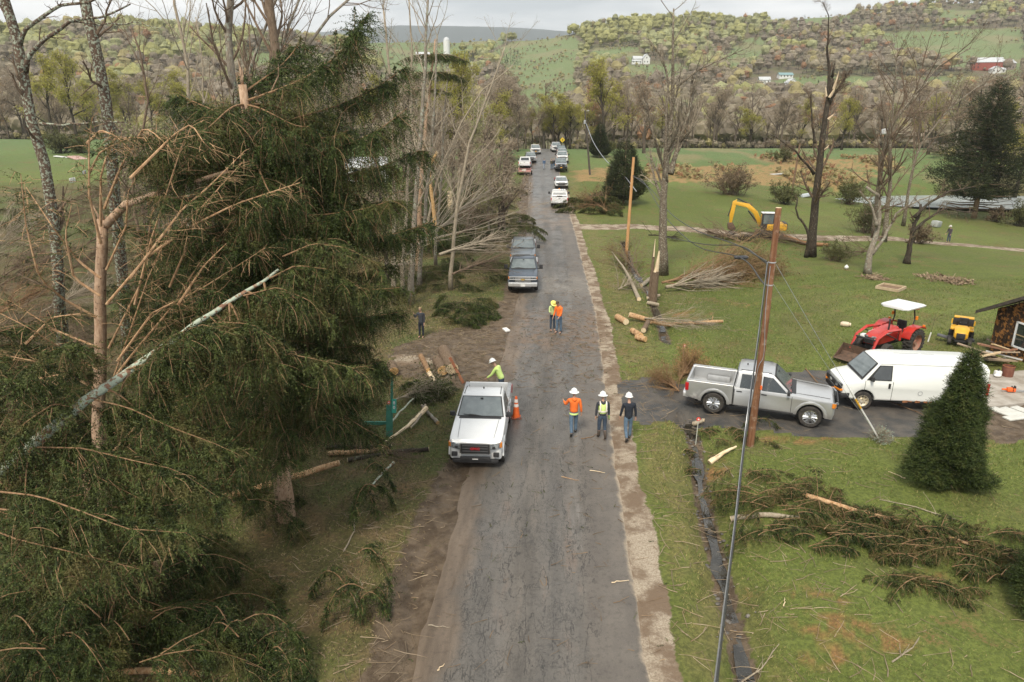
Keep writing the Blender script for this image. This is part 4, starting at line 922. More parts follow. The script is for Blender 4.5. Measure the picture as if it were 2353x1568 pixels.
# ------------------------------------------------------------------ right side: broken trees, felled trees
B_MOT = bark('mottled_brown_bark', (.10, .08, .058), (.19, .155, .115), (.34, .32, .25), 9, (.54, .6))
def right_trees():
    g = ground_at(1522, 632); Y = g[1]
    p1 = [g]+[at(a, c, Y) for a, c in ((1522, 480), (1535, 330), (1545, 230), (1548, 150), (1545, 60), (1548, 20))]
    p2 = [at(1540, 400, Y)]+[at(a, c, Y+.5) for a, c in ((1560, 330), (1585, 250), (1590, 190))]
    p3 = [at(1530, 420, Y)]+[at(a, c, Y-.4) for a, c in ((1530, 300), (1535, 180), (1520, 130), (1490, 90))]
    p4 = [at(1555, 200, Y)]+[at(a, c, Y) for a, c in ((1600, 165), (1660, 135), (1720, 110))]
    b = bare_tree(90, [p1, p2, p3, p4], [(.36, .05), (.19, .09), (.15, .03), (.09, .02)], [dict(n=16, t0=.25, t1=1, ang=42, ratio=.30, K=7, wander=.09, up=.08, rr=.42, taper=.4, lmin=1.5), dict(n=6, t0=.2, t1=1, ang=36, ratio=.5, K=5, wander=.12, up=.05), dict(n=5, t0=.2, t1=1, ang=34, ratio=.5, K=4, wander=.13), dict(n=3, t0=.2, t1=1, ang=34, ratio=.55, K=3, wander=.13)], splinters=[(p2[-1], .12, .9)])
    tree_obj('broadleaf_tree', 'tall bare grey tree with broken limbs behind the split stump', g, b, B_MOT, B_PALE)
    g = ground_at(1862, 590); Y = g[1]
    p1 = [g]+[at(a, c, Y) for a, c in ((1875, 450), (1885, 360), (1895, 270), (1905, 215), (1912, 180))]
    p2 = [at(1905, 235, Y)]+[at(a, c, Y) for a, c in ((1905, 160), (1900, 110), (1905, 40), (1890, 5))]
    p3 = [at(1905, 240, Y)]+[at(a, c, Y) for a, c in ((1925, 205), (1942, 180))]
    p4 = [at(1872, 330, Y)]+[at(a, c, Y) for a, c in ((1865, 270), (1862, 225))]
    p5 = [at(1870, 400, Y)]+[at(a, c, Y-1) for a, c in ((1830, 350), (1790, 320), (1770, 310))]
    b = bare_tree(91, [p1, p2, p3, p4, p5], [(.40, .17), (.16, .02), (.12, .08), (.11, .05), (.12, .03)], [dict(n=11, t0=.25, t1=1, ang=44, ratio=.26, K=6, wander=.10, up=.07, rr=.4, lmin=1.0)]+LV_BIG[1:], splinters=[(p1[-1], .22, 1.6), (p3[-1], .1, .8), (p4[-1], .08, .7)])
    t = tree_obj('broadleaf_tree', 'thick storm-broken trunk with pale splintered top and few twigs left', g, b, B_DARK, B_BROWN)
    for (a, c, dx, dz) in ((1905, 225, .5, 1.1), (1915, 205, .25, 1.4), (1898, 222, -.2, .8), (1902, 275, .5, .5), (1895, 345, .3, .4)):
        p = at(a, c, Y-.30)-g; M().tube([p, p+np.array([dx*.5, -.05, dz*.5]), p+np.array([dx, -.02, dz])], [.11, .07, .01], 5).obj('split_wood', mat('weathered_split', (.50, .38, .25), (.60, .48, .33), 9, .85), t)
    for (a, c, pth, lab, r, sd) in ((2010, 548, [(2015, 470), (2028, 350), (2045, 290), (2090, 230), (2160, 150), (2230, 110)], 'bare tree bowed to the right with a long sweeping crown', .32, 92), (2030, 556, [(2045, 430), (2045, 330), (2055, 210), (2060, 130)], 'upright broken grey tree beside the bowed tree', .26, 93), (2075, 520, [(2090, 420), (2110, 340), (2180, 250), (2300, 160)], 'thin tree leaning right in front of the dark pine', .2, 94)):
        g = ground_at(a, c); Y = g[1]; q = [at(x, y, Y) for x, y in pth]
        b = bare_tree(sd, [g]+q, (r, .05), [dict(n=24, t0=.22, t1=1, ang=40, ratio=.30, K=7, wander=.10, up=.05, rr=.4, taper=.3)]+LV_BIG[1:])
        tree_obj('broadleaf_tree', lab, g, b, B_MOT, B_BROWN)
    # old apple trees
    def apple(a, c, pths, lab, sd, bk, extra=None):
        g = ground_at(a, c); Y = g[1]; ps = [[g if i == 0 else at(*p[0], Y)]+[at(x, y, Y+dy) for (x, y), dy in zip(p[1:], np.linspace(0, .8, len(p)-1))] for i, p in enumerate(pths)]
        b = bare_tree(sd, ps, [(.26, .10)]+[(.13, .04)]*(len(ps)-1), [dict(n=9, t0=.3, t1=1, ang=48, ratio=.34, K=6, wander=.16, up=.03, rr=.4), dict(n=6, t0=.2, t1=1, ang=45, ratio=.5, K=4, wander=.18), dict(n=5, t0=.2, t1=1, ang=45, ratio=.5, K=3, wander=.18)], leafspec=(.05, 1, .08, .8))
        return tree_obj('apple_tree', lab, g, b, bk, B_BROWN, L_BUD)
    apple(1993, 630, [[(0, 0), (2000, 580), (2012, 545), (2020, 500), (2018, 450), (1990, 430)], [(2003, 585), (2030, 550), (2045, 520), (2060, 490), (2100, 465), (2140, 450)], [(2015, 520), (2000, 470), (1975, 440)]], 'split apple tree whose torn trunk shows pale wood', 96, B_GREY)
    apple(2083, 606, [[(0, 0), (2092, 560), (2098, 525), (2112, 490), (2115, 470)], [(2095, 535), (2120, 512), (2150, 490), (2175, 480), (2230, 490)], [(2100, 500), (2130, 470), (2180, 440), (2240, 430)]], 'dark forked apple tree with pale budding twigs', 97, B_DARK)
    # forked dark snag beside the thick trunk
    g = ground_at(1852, 592); Y = g[1]
    tree_obj('dead_tree', 'dark leaning snag with a crooked top just left of the thick broken trunk', g, bare_tree(98, [[g]+[at(a, c, Y-.4) for a, c in ((1858, 545), (1850, 520), (1833, 500), (1828, 480), (1832, 455))]], (.16, .05), [dict(n=4, t0=.5, t1=1, ang=40, ratio=.3, K=5, wander=.15, rr=.4)]+LV_SLIM[2:]), B_DARK, B_BROWN)
L_BUD = leafmat('budding_leaves', (.15, .155, .08), (.22, .22, .12), None, tr=.2)
right_trees()

def split_stump():
    g = ground_at(1500, 682); m = M(); t = thing('tree_stump', 'tall split stump with bright white splinter beside the ditch', 'stump', g)
    H = .01
    m.tube([(0, 0, -.1), (.05, 0, 1.0), (.12, 0, 2.3)], [.31, .24, .21], 10); m.tube([(-.22, .05, .3), (-.15, .05, 2.2), (-.12, .05, 3.4), (-.1, .05, 4.4)], [.13, .12, .09, .012], 7)
    m.obj('trunk', B_BROWN, t, True)
    for q_, r_ in (([(.12, 0, 2.25), (.16, -.05, 2.9), (.22, -.05, 3.7)], [.16, .12, .04]), ([(.02, -.1, 2.25), (.05, -.1, 2.6)], [.12, .02]), ([(-.13, -.06, 3.3), (-.1, -.05, 4.5)], [.06, .01])): M().tube(q_, r_, 6).obj('split_wood', mat('bright_wood', (.74, .62, .44), (.62, .48, .30), 10, .8), t)
split_stump()
g = ground_at(1520, 668); fan(101, g+[0, 0, .7], ground_at(1790, 622)+[0, 0, .5], 120, .15, .040, B_TAN, 'fallen_tree', 'fallen tree crown of brown twigs spreading right from the split stump', lvl2=9, leaf=(.06, 4, .16, .9), rise=.02, leafm=leafmat('brown_buds', (.17, .125, .055), (.24, .185, .085), None))
fan(168, ground_at(1530, 672)+[0, 0, .4], ground_at(1700, 655)+[0, 0, .5], 40, .22, .06, B_PALE, 'fallen_tree', 'thick grey limbs lying on the grass right of the split stump', rise=.1)
g = ground_at(1470, 640); fan(102, g+[0, 0, .5], ground_at(1408, 590)+[0, 0, .9], 40, .38, .03, B_BROWN, 'fallen_tree', 'small fallen bush of orange brown twigs left of the split stump', leaf=(.05, 2, .12, .8), leafm=leafmat('orange_buds', (.19, .12, .05), (.25, .16, .07), None))
g = ground_at(1790, 560); fan(103, ground_at(1850, 570)+[0, 0, .4], ground_at(1690, 535)+[0, 0, .3], 40, .24, .035, B_BROWN, 'fallen_tree', 'pile of broken grey limbs beneath the excavator arm', cat='brush pile')
fan(104, ground_at(1700, 560)+[0, 0, .2], ground_at(1600, 535)+[0, 0, .4], 26, .25, .05, B_BROWN, 'fallen_tree', 'line of dark broken limbs across the gravel lane', cat='brush pile')
fan(105, ground_at(1560, 880)+[0, 0, .2], ground_at(1600, 850)+[0, 0, .8], 70, .5, .02, B_TAN, 'brush_pile', 'orange brown brush pile behind the tailgate of the silver pickup', cat='brush pile', leaf=(.035, 3, .1, .7), leafm=leafmat('dry_brush', (.30, .185, .075), (.40, .26, .12), (.16, .15, .05), 2), trunkr=.05)
fan(164, ground_at(2010, 585)+[0, 0, .3], ground_at(1900, 600)+[0, 0, .5], 34, .4, .03, B_BROWN, 'fallen_tree', 'torn limbs lying between the thick broken tree and the split apple tree', cat='brush pile', leaf=(.07, 1, .15, .5), leafm=L_BUD)
fan(165, ground_at(1490, 545)+[0, 0, .2], ground_at(1580, 560)+[0, 0, .4], 18, .4, .03, B_DARK, 'fallen_tree', 'dark bent limb lying on the grass behind the split stump', cat='branch')
fan(166, ground_at(1420, 672)+[0, 0, .2], ground_at(1470, 655)+[0, 0, .6], 30, .5, .025, B_PALE, 'fallen_tree', 'pale broken limbs around the small fallen bush by the ditch', cat='brush pile')
fan(167, ground_at(1640, 548)+[0, 0, .2], ground_at(1760, 556)+[0, 0, .3], 30, .3, .04, B_DARK, 'fallen_tree', 'dark heap of limbs along the near side of the gravel lane', cat='brush pile')
fan(106, ground_at(1560, 905)+[0, 0, .15], ground_at(1500, 875)+[0, 0, .5], 46, .45, .02, B_TAN, 'brush_pile', 'loose dry twigs at the mouth of the driveway', cat='brush pile', leaf=(.03, 3, .08, .6), leafm=leafmat('dry_brush2', (.20, .14, .06), (.28, .2, .1), None), trunkr=.04)

def log(name, label, pts, r, bk, cat='log', ends=W_RAW, sides=12, group=None, stubs=0, seed=0):
    pts = [np.asarray(p, float) for p in pts]; b = pts[0].copy(); t = thing(name, label, cat, b, 0, group); bag = Bag()
    P = trunk_poly(pts, 10, .012, seed)-b; rr = np.linspace(r[0], r[1], 10); bag.tube(P, rr, sides, False)
    rng = np.random.default_rng(seed)
    for k in range(stubs):
        i = rng.integers(1, 9); d = norm(rng.normal(size=3)+[0, 0, .4]); bag.tube([P[i], P[i]+d*r[0]*rng.uniform(1.3, 2.6)], [r[0]*.22, r[0]*.12], 5)
    link('bark', bag.mesh('bark', True), bk, t)
    m = M()
    for p, q, rad in ((P[0], P[0]-P[1], rr[0]), (P[-1], P[-1]-P[-2], rr[-1])):
        q = q/np.linalg.norm(q); m.tube([p-q*.02, p+q*.012], [rad*.97, rad*.95], sides)
    m.obj('cut_face', ends, t); return t
def gl(a, c, r): return ground_at(a, c)+np.array([0, 0, r*.9])
log('log', 'long peeled orange pine trunk lying across the ditch on the lawn', [gl(1445, 738, .45), gl(1530, 742, .35), gl(1660, 750, .3)], (.17, .09), B_ORANGE, stubs=10, seed=1)
fan(107, gl(1480, 742, .35), gl(1680, 755, .2), 36, .35, .018, B_PALE, 'branches', 'bare bent branches hanging from the peeled pine trunk', cat='branch', lvl2=4, rise=-.2, trunkr=.05)
log('log', 'short cut log at the butt of the peeled pine trunk', [gl(1418, 735, .2), gl(1438, 748, .2)], (.19, .19), B_ORANGE, seed=2)
log('log', 'cut orange log beside the ditch, left of three at the culvert end', [gl(1452, 768, .2), gl(1472, 780, .2)], (.16, .17), B_ORANGE, ends=W_RAWO, seed=3)
log('log', 'cut orange log beside the ditch, frontmost of three at the culvert end', [gl(1462, 782, .2), gl(1483, 788, .2)], (.15, .16), B_ORANGE, ends=W_RAWO, seed=4)
log('log', 'dark upright log behind the cut orange logs', [gl(1478, 768, .2), gl(1488, 755, .5)], (.15, .14), B_BROWN, seed=5)
log('log', 'grey cut log with pale end lying by the small fallen bush', [gl(1468, 692, .15), gl(1440, 640, .5), gl(1405, 600, .9)], (.15, .04), B_PALE, seed=6)
log('log', 'split pale log at the foot of the split stump, upper', [gl(1487, 682, .3), gl(1515, 680, .3)], (.11, .1), B_PALE, seed=7)
log('log', 'split pale log at the foot of the split stump, lower', [gl(1487, 690, .12), gl(1513, 690, .12)], (.13, .12), B_PALE, seed=8)
log('log', 'white-ended log section behind the split stump', [gl(1475, 645, .2), gl(1500, 641, .2)], (.16, .16), B_GREY, seed=9)
log('log', 'reddish brown felled trunk beside the thick broken tree', [gl(1795, 548, .25), gl(1850, 565, .25), gl(1905, 568, .2)], (.26, .16), bark('red_bark', (.24, .12, .06), (.34, .19, .1)), seed=10)
log('log', 'pale bare log beneath the power cables on the lawn', [gl(1680, 1188, .12), gl(1760, 1192, .12), gl(1835, 1197, .1)], (.085, .07), B_PALE, seed=11)
log('log', 'splintered white branch lying near the utility pole foot', [gl(1632, 1052, .12), gl(1660, 1045, .16), gl(1690, 1040, .2)], (.11, .03), W_RAW, seed=12)
log('log', 'weathered grey timber beam behind the culvert stake', [gl(1595, 962, .15), gl(1618, 963, .15)], (.10, .07), B_PALE, seed=13)
log('log', 'long orange log at the bottom edge among spruce twigs', [gl(255, 1552, .1), gl(380, 1550, .12), gl(465, 1553, .1)], (.075, .07), B_ORANGE, seed=14)
log('log', 'long brown fallen trunk behind the dark spruce stump', [gl(420, 1185, .3), gl(560, 1150, .3), gl(650, 1120, .3), gl(780, 1075, .25)], (.13, .10), B_ORANGE, seed=15)
log('log', 'reddish log lying on the left bank, front of two', [gl(757, 1048, .12), gl(830, 1045, .12), gl(880, 1040, .12)], (.09, .08), B_ORANGE, seed=16)
log('log', 'dark log on the left bank, rear of two with a pale cut end', [gl(800, 1060, .1), gl(900, 1045, .1), gl(985, 1036, .1)], (.085, .07), B_DARK, seed=17)
log('log', 'black charred-looking log below the green marker post', [gl(750, 1034, .1), gl(840, 1036, .1), gl(900, 1030, .1)], (.07, .07), B_DARK, seed=18)
log('log', 'split yellow limb slanting from the green marker post toward the truck', [gl(885, 1018, .06), gl(940, 990, .25), gl(980, 955, .35)], (.03, .10), W_RAW, seed=19)
log('log', 'cut grey limb with an orange end pointing at the white pickup', [gl(1006, 976, .08), gl(985, 955, .12), gl(970, 942, .2)], (.08, .06), B_GREY, ends=W_RAWO, seed=20)
log('log', 'forked grey branch leaning on the split yellow limb', [gl(945, 992, .2), gl(965, 975, .3), gl(978, 945, .3)], (.04, .05), B_PALE, seed=21)
log('log', 'lichen-spotted limb beside the green marker post', [gl(890, 985, .1), gl(920, 960, .3), gl(950, 935, .4)], (.05, .03), B_LICHP, seed=22)
log('log', 'lichen stick standing out on the left bank grass', [gl(855, 1118, .05), gl(880, 1090, .1), gl(905, 1068, .1)], (.03, .05), B_LICHP, seed=23)
log('log', 'big round log with bright cut face behind the white pickup', [gl(1020, 835, .75), gl(1040, 866, .42)], (.30, .31), B_BROWN, seed=24)
log('log', 'brown log section left of the big round log', [gl(1005, 845, .4), gl(1018, 866, .35)], (.25, .26), B_BROWN, ends=W_RAWO, seed=25)
log('log', 'round log end glowing orange behind the green marker post', [gl(900, 855, .4), gl(906, 866, .35)], (.22, .23), B_BROWN, ends=W_RAWO, seed=26)
log('log', 'split pale log wedge in the cut pile behind the pickup', [gl(978, 852, .3), gl(1000, 884, .15)], (.13, .09), W_RAW, seed=27)
log('log', 'small cut log with an orange face in the pile behind the pickup', [gl(968, 838, .5), gl(985, 866, .35)], (.13, .13), B_TAN, ends=W_RAWO, seed=28)
log('tree_stump', 'dark scaly spruce stump standing at the edge of the left bank', [ground_at(660, 1195)+[0, 0, -.1], at(655, 1100, 18.0), at(650, 1010, 18.2)], (.26, .16), B_SPRUCE, cat='stump', stubs=5, seed=29)
log('tree_stump', 'small snapped spruce trunk in the lower left shadows', [ground_at(385, 1378)+[0, 0, -.1], at(375, 1340, 14.5), at(362, 1290, 14.8)], (.13, .11), B_SPRUCE, cat='stump', seed=30)
log('tree_stump', 'snapped white-topped trunk above the roadside brush heap', [at(1036, 535, 62), at(1035, 470, 62), at(1034, 440, 62)], (.26, .22), W_RAW, cat='stump', seed=31)
log('tree_stump', 'pale broken trunk with torn end in the slim trees by the road', [at(1000, 520, 50), at(985, 385, 50), at(1005, 350, 50)], (.14, .10), W_RAWO, cat='stump', seed=32)

# the felled spruce on the lower right lawn
def fallen_right():
    rng = np.random.default_rng(55); tr, tw, lf = Bag(), Bag(), Bag(); P = trunk_poly([gl(1850, 1152, .2), gl(1960, 1187, .28), gl(2100, 1228, .32), gl(2200, 1265, .30), gl(2345, 1304, .25)], 18, .01); tr.tube(P, np.linspace(.085, .03, 18), 9)
    for i in range(18):
        for k in range(6):
            d = norm(np.array([rng.uniform(-.2, .9), rng.uniform(-1.1, .8), rng.uniform(-.1, .5)])); L = rng.uniform(.6, 1.3); q = [P[i]]
            for s in range(6): d = norm(d+np.array([0, 0, -.28])); q.append(q[-1]+d*L/6)
            q = np.array(q); q[:, 2] = np.maximum(q[:, 2], hbase(q[:, 0], q[:, 1])+.06); bough(rng, tw, tw, lf, q, .014, .65, .26, 1.5, 12, .045, .018, .95 if i > 3 else .6, .2, 4, .14, .05, .6)
    b = P[0].copy(); b[2] = float(height(b[0], b[1]))
    make_plant('fallen_spruce', 'felled spruce with a bare straight trunk lying across the lower right lawn', 'fallen tree', b, [('trunk', tr, B_ORANGE, True), ('branches', tw, B_TAN, False), ('foliage', lf, N_OLIVE, False)])
    for sd, box, n, L, lab, m_, on in ((61, (1680, 1830, 1100, 1175), 22, 1.5, 'dry orange spruce limbs at the left end of the felled spruce', N_OLIVE, .5), (62, (1720, 2010, 1175, 1275), 34, 1.3, 'green spruce limbs below the felled spruce trunk, left part', N_DARK, 1), (63, (2010, 2330, 1240, 1370), 42, 1.3, 'dark spruce limbs below the felled spruce trunk, right part', N_OLIVE, 1), (64, (1690, 1750, 985, 1040), 5, .9, 'green twigs in the grass at the utility pole foot', N_DARK, 1), (65, (1600, 1690, 985, 1060), 10, .9, 'spruce twigs around the culvert mouth', N_OLIVE, .9)):
        r2 = np.random.default_rng(sd); heap_world('fallen_spruce', lab, 'branch', rand_spines(r2, n, *box, L, .28), sd, m_, B_TAN, hang=.24, lat=.6, r=.012, on=on, tan=.25, dens=1.6, nl=.042, nw=.016)
fallen_right()

# shrubs in the fields
def shrub(seed, g, H, n, name, label, twm, leafm=None, leaf=None, spread=.6, group=None):
    rng = np.random.default_rng(seed); g = np.asarray(g, float); tr, cr, lf = Bag(), Bag(), Bag(); p = np.repeat(g[None], n, 0)+rng.normal(size=(n, 3))*[.15*H, .15*H, 0]
    d = norm(np.array([0, 0, 1.])+rng.normal(size=(n, 3))*[spread, spread, .2]); d[:, 2] = np.abs(d[:, 2])
    P = walk(rng, p, norm(d), H*rng.uniform(.6, 1.1, n), 6, .1, .02); Rr = .012*H*np.linspace(1, .3, 6)[None]*np.ones((n, 1)); cr.tubes(P, Rr, 3)
    P2, R2 = branch(rng, P, Rr, n=7, t0=.2, t1=1, ang=30, ratio=.4, K=4, wander=.12, up=.03); cr.tubes(P2, R2, 3)
    P3, R3 = branch(rng, P2, R2, n=4, t0=.2, t1=1, ang=30, ratio=.5, K=3, wander=.12); cr.tubes(P3, R3, 3)
    if leaf: q = P3.reshape(-1, 3); q = q[rng.random(len(q)) < leaf[3]]; lf.add(*leaves(rng, q, leaf[0], leaf[1], leaf[2]))
    return make_plant(name, label, 'shrub', g, [('branches', cr, twm, False), ('leaves', lf, leafm or N_DEAD, False)], group)
L_BRN = leafmat('brown_haze', (.15, .11, .07), (.21, .16, .10), None)
L_OLV = leafmat('olive_haze', (.085, .095, .035), (.14, .14, .055), None)
for k, (a, c, H, n, lab, twm, lm) in enumerate([(1680, 448, 4.4, 40, 'round bare shrub in the reed band of the right field', B_BROWN, L_BRN), (1370, 472, 1.6, 14, 'low shrub at the foot of the dark cedar', B_BROWN, L_BRN), (1805, 470, 3.0, 30, 'dark green bush between field shrub and the thick trunk', B_DARK, L_OLV), (1950, 470, 3.6, 34, 'olive bush behind the leaning trees', B_BROWN, L_OLV), (1990, 535, 3.4, 34, 'dense olive thicket behind the split apple tree', B_BROWN, L_OLV), (2110, 560, 2.0, 26, 'twiggy thicket between the two apple trees', B_BROWN, L_BRN), (1915, 600, 1.6, 22, 'torn apple limbs on the grass beside the white ball', B_BROWN, L_OLV), (2290, 510, 1.8, 30, 'brown reeds on the near pond bank', B_BROWN, L_BRN), (2345, 520, 3.2, 40, 'dark shrub on the pond bank at the right edge', B_DARK, L_OLV), (140, 352, 4.0, 40, 'round green bush in the left field', B_DARK, L_OLV), (190, 352, 3.2, 30, 'smaller green bush beside the round bush in the left field', B_DARK, L_OLV), (1335, 340, 2.6, 30, 'olive bush behind the yellow sign', B_DARK, L_OLV), (1395, 352, 2.4, 30, 'olive bush behind the small cedar', B_DARK, L_OLV), (1795, 372, 2.6, 24, 'dark bush at the far edge of the right field', B_DARK, L_OLV)]):
    g = ground_at(a, c); s_ = max(.03, g[1]*.0011); shrub(120+k, g, H, n, 'shrub', lab, twm, lm, (s_, 2, .05*H, .8))
# ------------------------------------------------------------------ valley tree line: one tree per thing
L_YEL = leafmat('yellow_green_buds', (.30, .285, .060), (.42, .39, .11), None, tr=.4)
L_PALE = leafmat('pale_green_buds', (.25, .26, .11), (.34, .35, .16), None, tr=.3)
L_RED = leafmat('red_buds', (.28, .13, .065), (.36, .2, .1), None)
L_GREYB = leafmat('grey_brown_twig_ends', (.24, .19, .135), (.34, .275, .20), None)
B_HAZE = bark('twig_haze', (.25, .20, .15), (.36, .295, .225), None); B_MIDT = bark('mid_brown_bark', (.085, .068, .052), (.15, .12, .095), None)
def proto_tree(seed, H, lm, bk, tw, frac, size, nl, spread=1.0):
    g = np.zeros(3); rng = np.random.default_rng(seed)
    path = [g-[0, 0, .4], g+[rng.normal()*.2, rng.normal()*.2, H*.35], g+[rng.normal()*.5, rng.normal()*.5, H*.62], g+[rng.normal()*.8, rng.normal()*.8, H*.92]]
    lv = [dict(n=15, t0=.22, t1=.98, ang=40*spread, ratio=.46, K=6, wander=.10, up=.09, rr=.5, taper=.5), dict(n=6, t0=.25, t1=1, ang=38, ratio=.5, K=4, wander=.12, up=.06, rmin=.03), dict(n=5, t0=.2, t1=1, ang=38, ratio=.5, K=3, wander=.14, up=.04, rmin=.022), dict(n=4, t0=.2, t1=1, ang=36, ratio=.55, K=3, wander=.14, up=.02, rmin=.016, lmin=.4)]
    b = bare_tree(seed, path, (H*.022, H*.006), lv, K=8, sides=(6, 4, 3, 3, 3), leafspec=(size, nl, .35, frac))
    o = tree_obj('broadleaf_tree', 'x', g, b, bk, tw, lm); o.location = (0, -60, -60); return o
PROTO = {'brown': [proto_tree(200+k, 15, L_GREYB, B_MIDT, B_HAZE, .95, .15, 2) for k in range(3)],
         'yellow': [proto_tree(210+k, 15, L_YEL, B_DARK, B_HAZE, .95, .17, 3) for k in range(3)],
         'pale': [proto_tree(220+k, 14, L_PALE, B_GREY, B_HAZE, .8, .15, 2) for k in range(2)],
         'red': [proto_tree(230, 13, L_RED, B_MIDT, B_HAZE, .8, .14, 2)],
         'bare': [proto_tree(240+k, 15, L_GREYB, B_MIDT, B_HAZE, .4, .12, 1) for k in range(2)]}
LABEL = {'brown': ('grey brown leafless-looking tree in the valley tree line beyond the fields', 'brown trees of the valley tree line'), 'yellow': ('yellow green budding tree in the valley tree line beyond the fields', 'yellow green trees of the valley tree line'), 'pale': ('pale green budding tree in the valley tree line beyond the fields', 'pale green trees of the valley tree line'), 'red': ('rust red budding tree in the valley tree line beyond the fields', 'rust red trees of the valley tree line'), 'bare': ('bare grey tree in the valley tree line beyond the fields', 'bare grey trees of the valley tree line')}
_r = np.random.default_rng(300); NT = 0
def put(kind, x, y, H, label=None, group=None):
    global NT
    pr = PROTO[kind][int(_r.integers(len(PROTO[kind])))]
    lab, gp = (label, group) if label else LABEL[kind]
    s = H/15.0; place(pr, (x, y, float(height(x, y))-.1), _r.uniform(0, 6.28), (s*_r.uniform(.85, 1.2), s*_r.uniform(.85, 1.2), s), lab, gp); NT += 1
def edge_y(px):  # world depth at which the wood begins, by photo-sheet column
    return np.interp(px, [0, 300, 700, 1100, 1180, 1300, 1480, 1520, 2000, 2080, 2353, 2600], [196, 196, 188, 165, 158, 164, 172, 196, 192, 150, 136, 136])
def valley():
    for row, (dy, step) in enumerate(((0, 8.5), (8, 9), (18, 10), (32, 12))):
        px = -260.0
        while px < 2640:
            Y = edge_y(px)+dy+_r.uniform(-3, 4); x = (px-CX)/FS*Y*1.04; px += step*_r.uniform(.75, 1.3)*FS/Y
            if abs(x-road_x(min(Y, 175))) < 4.2 and Y < 172: continue
            if Y > 250: continue
            q = vnoise(np.array([x/26+row*3.1]), np.array([Y/40]), 12)[0]; u = _r.random(); c = (px-CX)
            py = .30 if px < 300 else .36 if px < 1480 else .13
            kind = 'yellow' if (q > .58 and u < py*2.2) or u < py*.35 else 'pale' if u > .93 else 'red' if (u > .90) else 'bare' if u > .74 else 'brown'
            put(kind, x, Y, _r.uniform(10, 16.5) if px > 1480 else _r.uniform(12, 18))
valley()
# trees in front of the wood that stand out one by one
for (a, c, Y, H, kind, lab) in ((1040, 330, 120, 14, 'yellow', 'yellow green tree behind the slim roadside trunks'), (1130, 335, 128, 12, 'yellow', 'yellow green tree on the left bank above the parked trailer'), (960, 330, 125, 14, 'pale', 'pale green tree behind the pinkish slim trunk'), (1065, 330, 132, 17, 'yellow', 'tall rounded yellow tree left of the road below the white silo'), (1385, 330, 158, 17, 'yellow', 'large yellow green tree with several dark stems behind the far utility pole'), (1270, 330, 168, 12, 'yellow', 'yellow green tree standing beyond the crest of the road'), (1250, 335, 172, 10, 'pale', 'small pale tree beyond the crest of the road'), (120, 300, 168, 17, 'yellow', 'yellow green tree behind the round bush in the left field, left of two'), (175, 300, 165, 18, 'yellow', 'yellow green tree behind the round bush in the left field, right of two'), (1150, 330, 140, 13, 'brown', 'brown tree left of the road crest'), (1110, 345, 118, 12, 'pale', 'pale tree on the left bank near the parked trailer'), (1190, 320, 150, 11, 'brown', 'thin brown tree above the left verge at the road crest'), (1480, 330, 150, 14, 'brown', 'broad brown tree between the small cedar and the tall bare tree'), (1440, 330, 160, 13, 'bare', 'bare tree behind the small dark cedar'), (2335, 430, 120, 13, 'yellow', 'yellow green tree at the right edge beyond the pond'), (2290, 430, 128, 11, 'brown', 'brown tree behind the pond right of the dark pine'), (2400, 430, 126, 12, 'yellow', 'yellow tree past the right edge of the pond'), (1000, 340, 100, 13, 'brown', 'brown tree behind the ragged dark spruce'), (930, 340, 112, 14, 'brown', 'brown tree above the white farm building'), (2150, 300, 170, 12, 'yellow', 'yellow green tree behind the bowed tree'), (1940, 300, 170, 11, 'yellow', 'small yellow tree behind the storm-broken trunk')):
    p = at(a, c, Y); put(kind, p[0], Y, H, lab)
for k in range(16):
    px = 1165+k*14+_r.uniform(-5, 5); Y = _r.uniform(163, 180); x = (px-CX)/FS*Y*1.04
    if abs(x-road_x(Y)) < 4 and Y < 168: Y = 172
    put(['yellow', 'brown', 'pale', 'brown'][k % 4], x, Y, _r.uniform(8.5, 11.5), 'tree standing close behind the crest where the road drops away', 'trees just behind the road crest')
for k in range(34):
    px = _r.uniform(340, 900); Y = _r.uniform(46, 95); x = (px-CX)/FS*Y*1.04; put(['bare', 'brown', 'bare', 'pale'][k % 4], x, Y, _r.uniform(6, 11), 'slim leafless young tree in the thicket behind the wrecked spruces', 'young trees behind the wrecked spruces')
for k in range(26):
    px = _r.uniform(900, 1160); Y = _r.uniform(66, 130); x = (px-CX)/FS*Y*1.04; put(['brown', 'bare', 'pale', 'brown'][k % 4], x, Y, _r.uniform(7, 12), 'young tree in the roadside thicket left of the far road', 'young trees along the left roadside')
for l in PROTO.values():
    for o in l:
        for ch in list(o.children): bpy.data.objects.remove(ch)
        bpy.data.objects.remove(o)

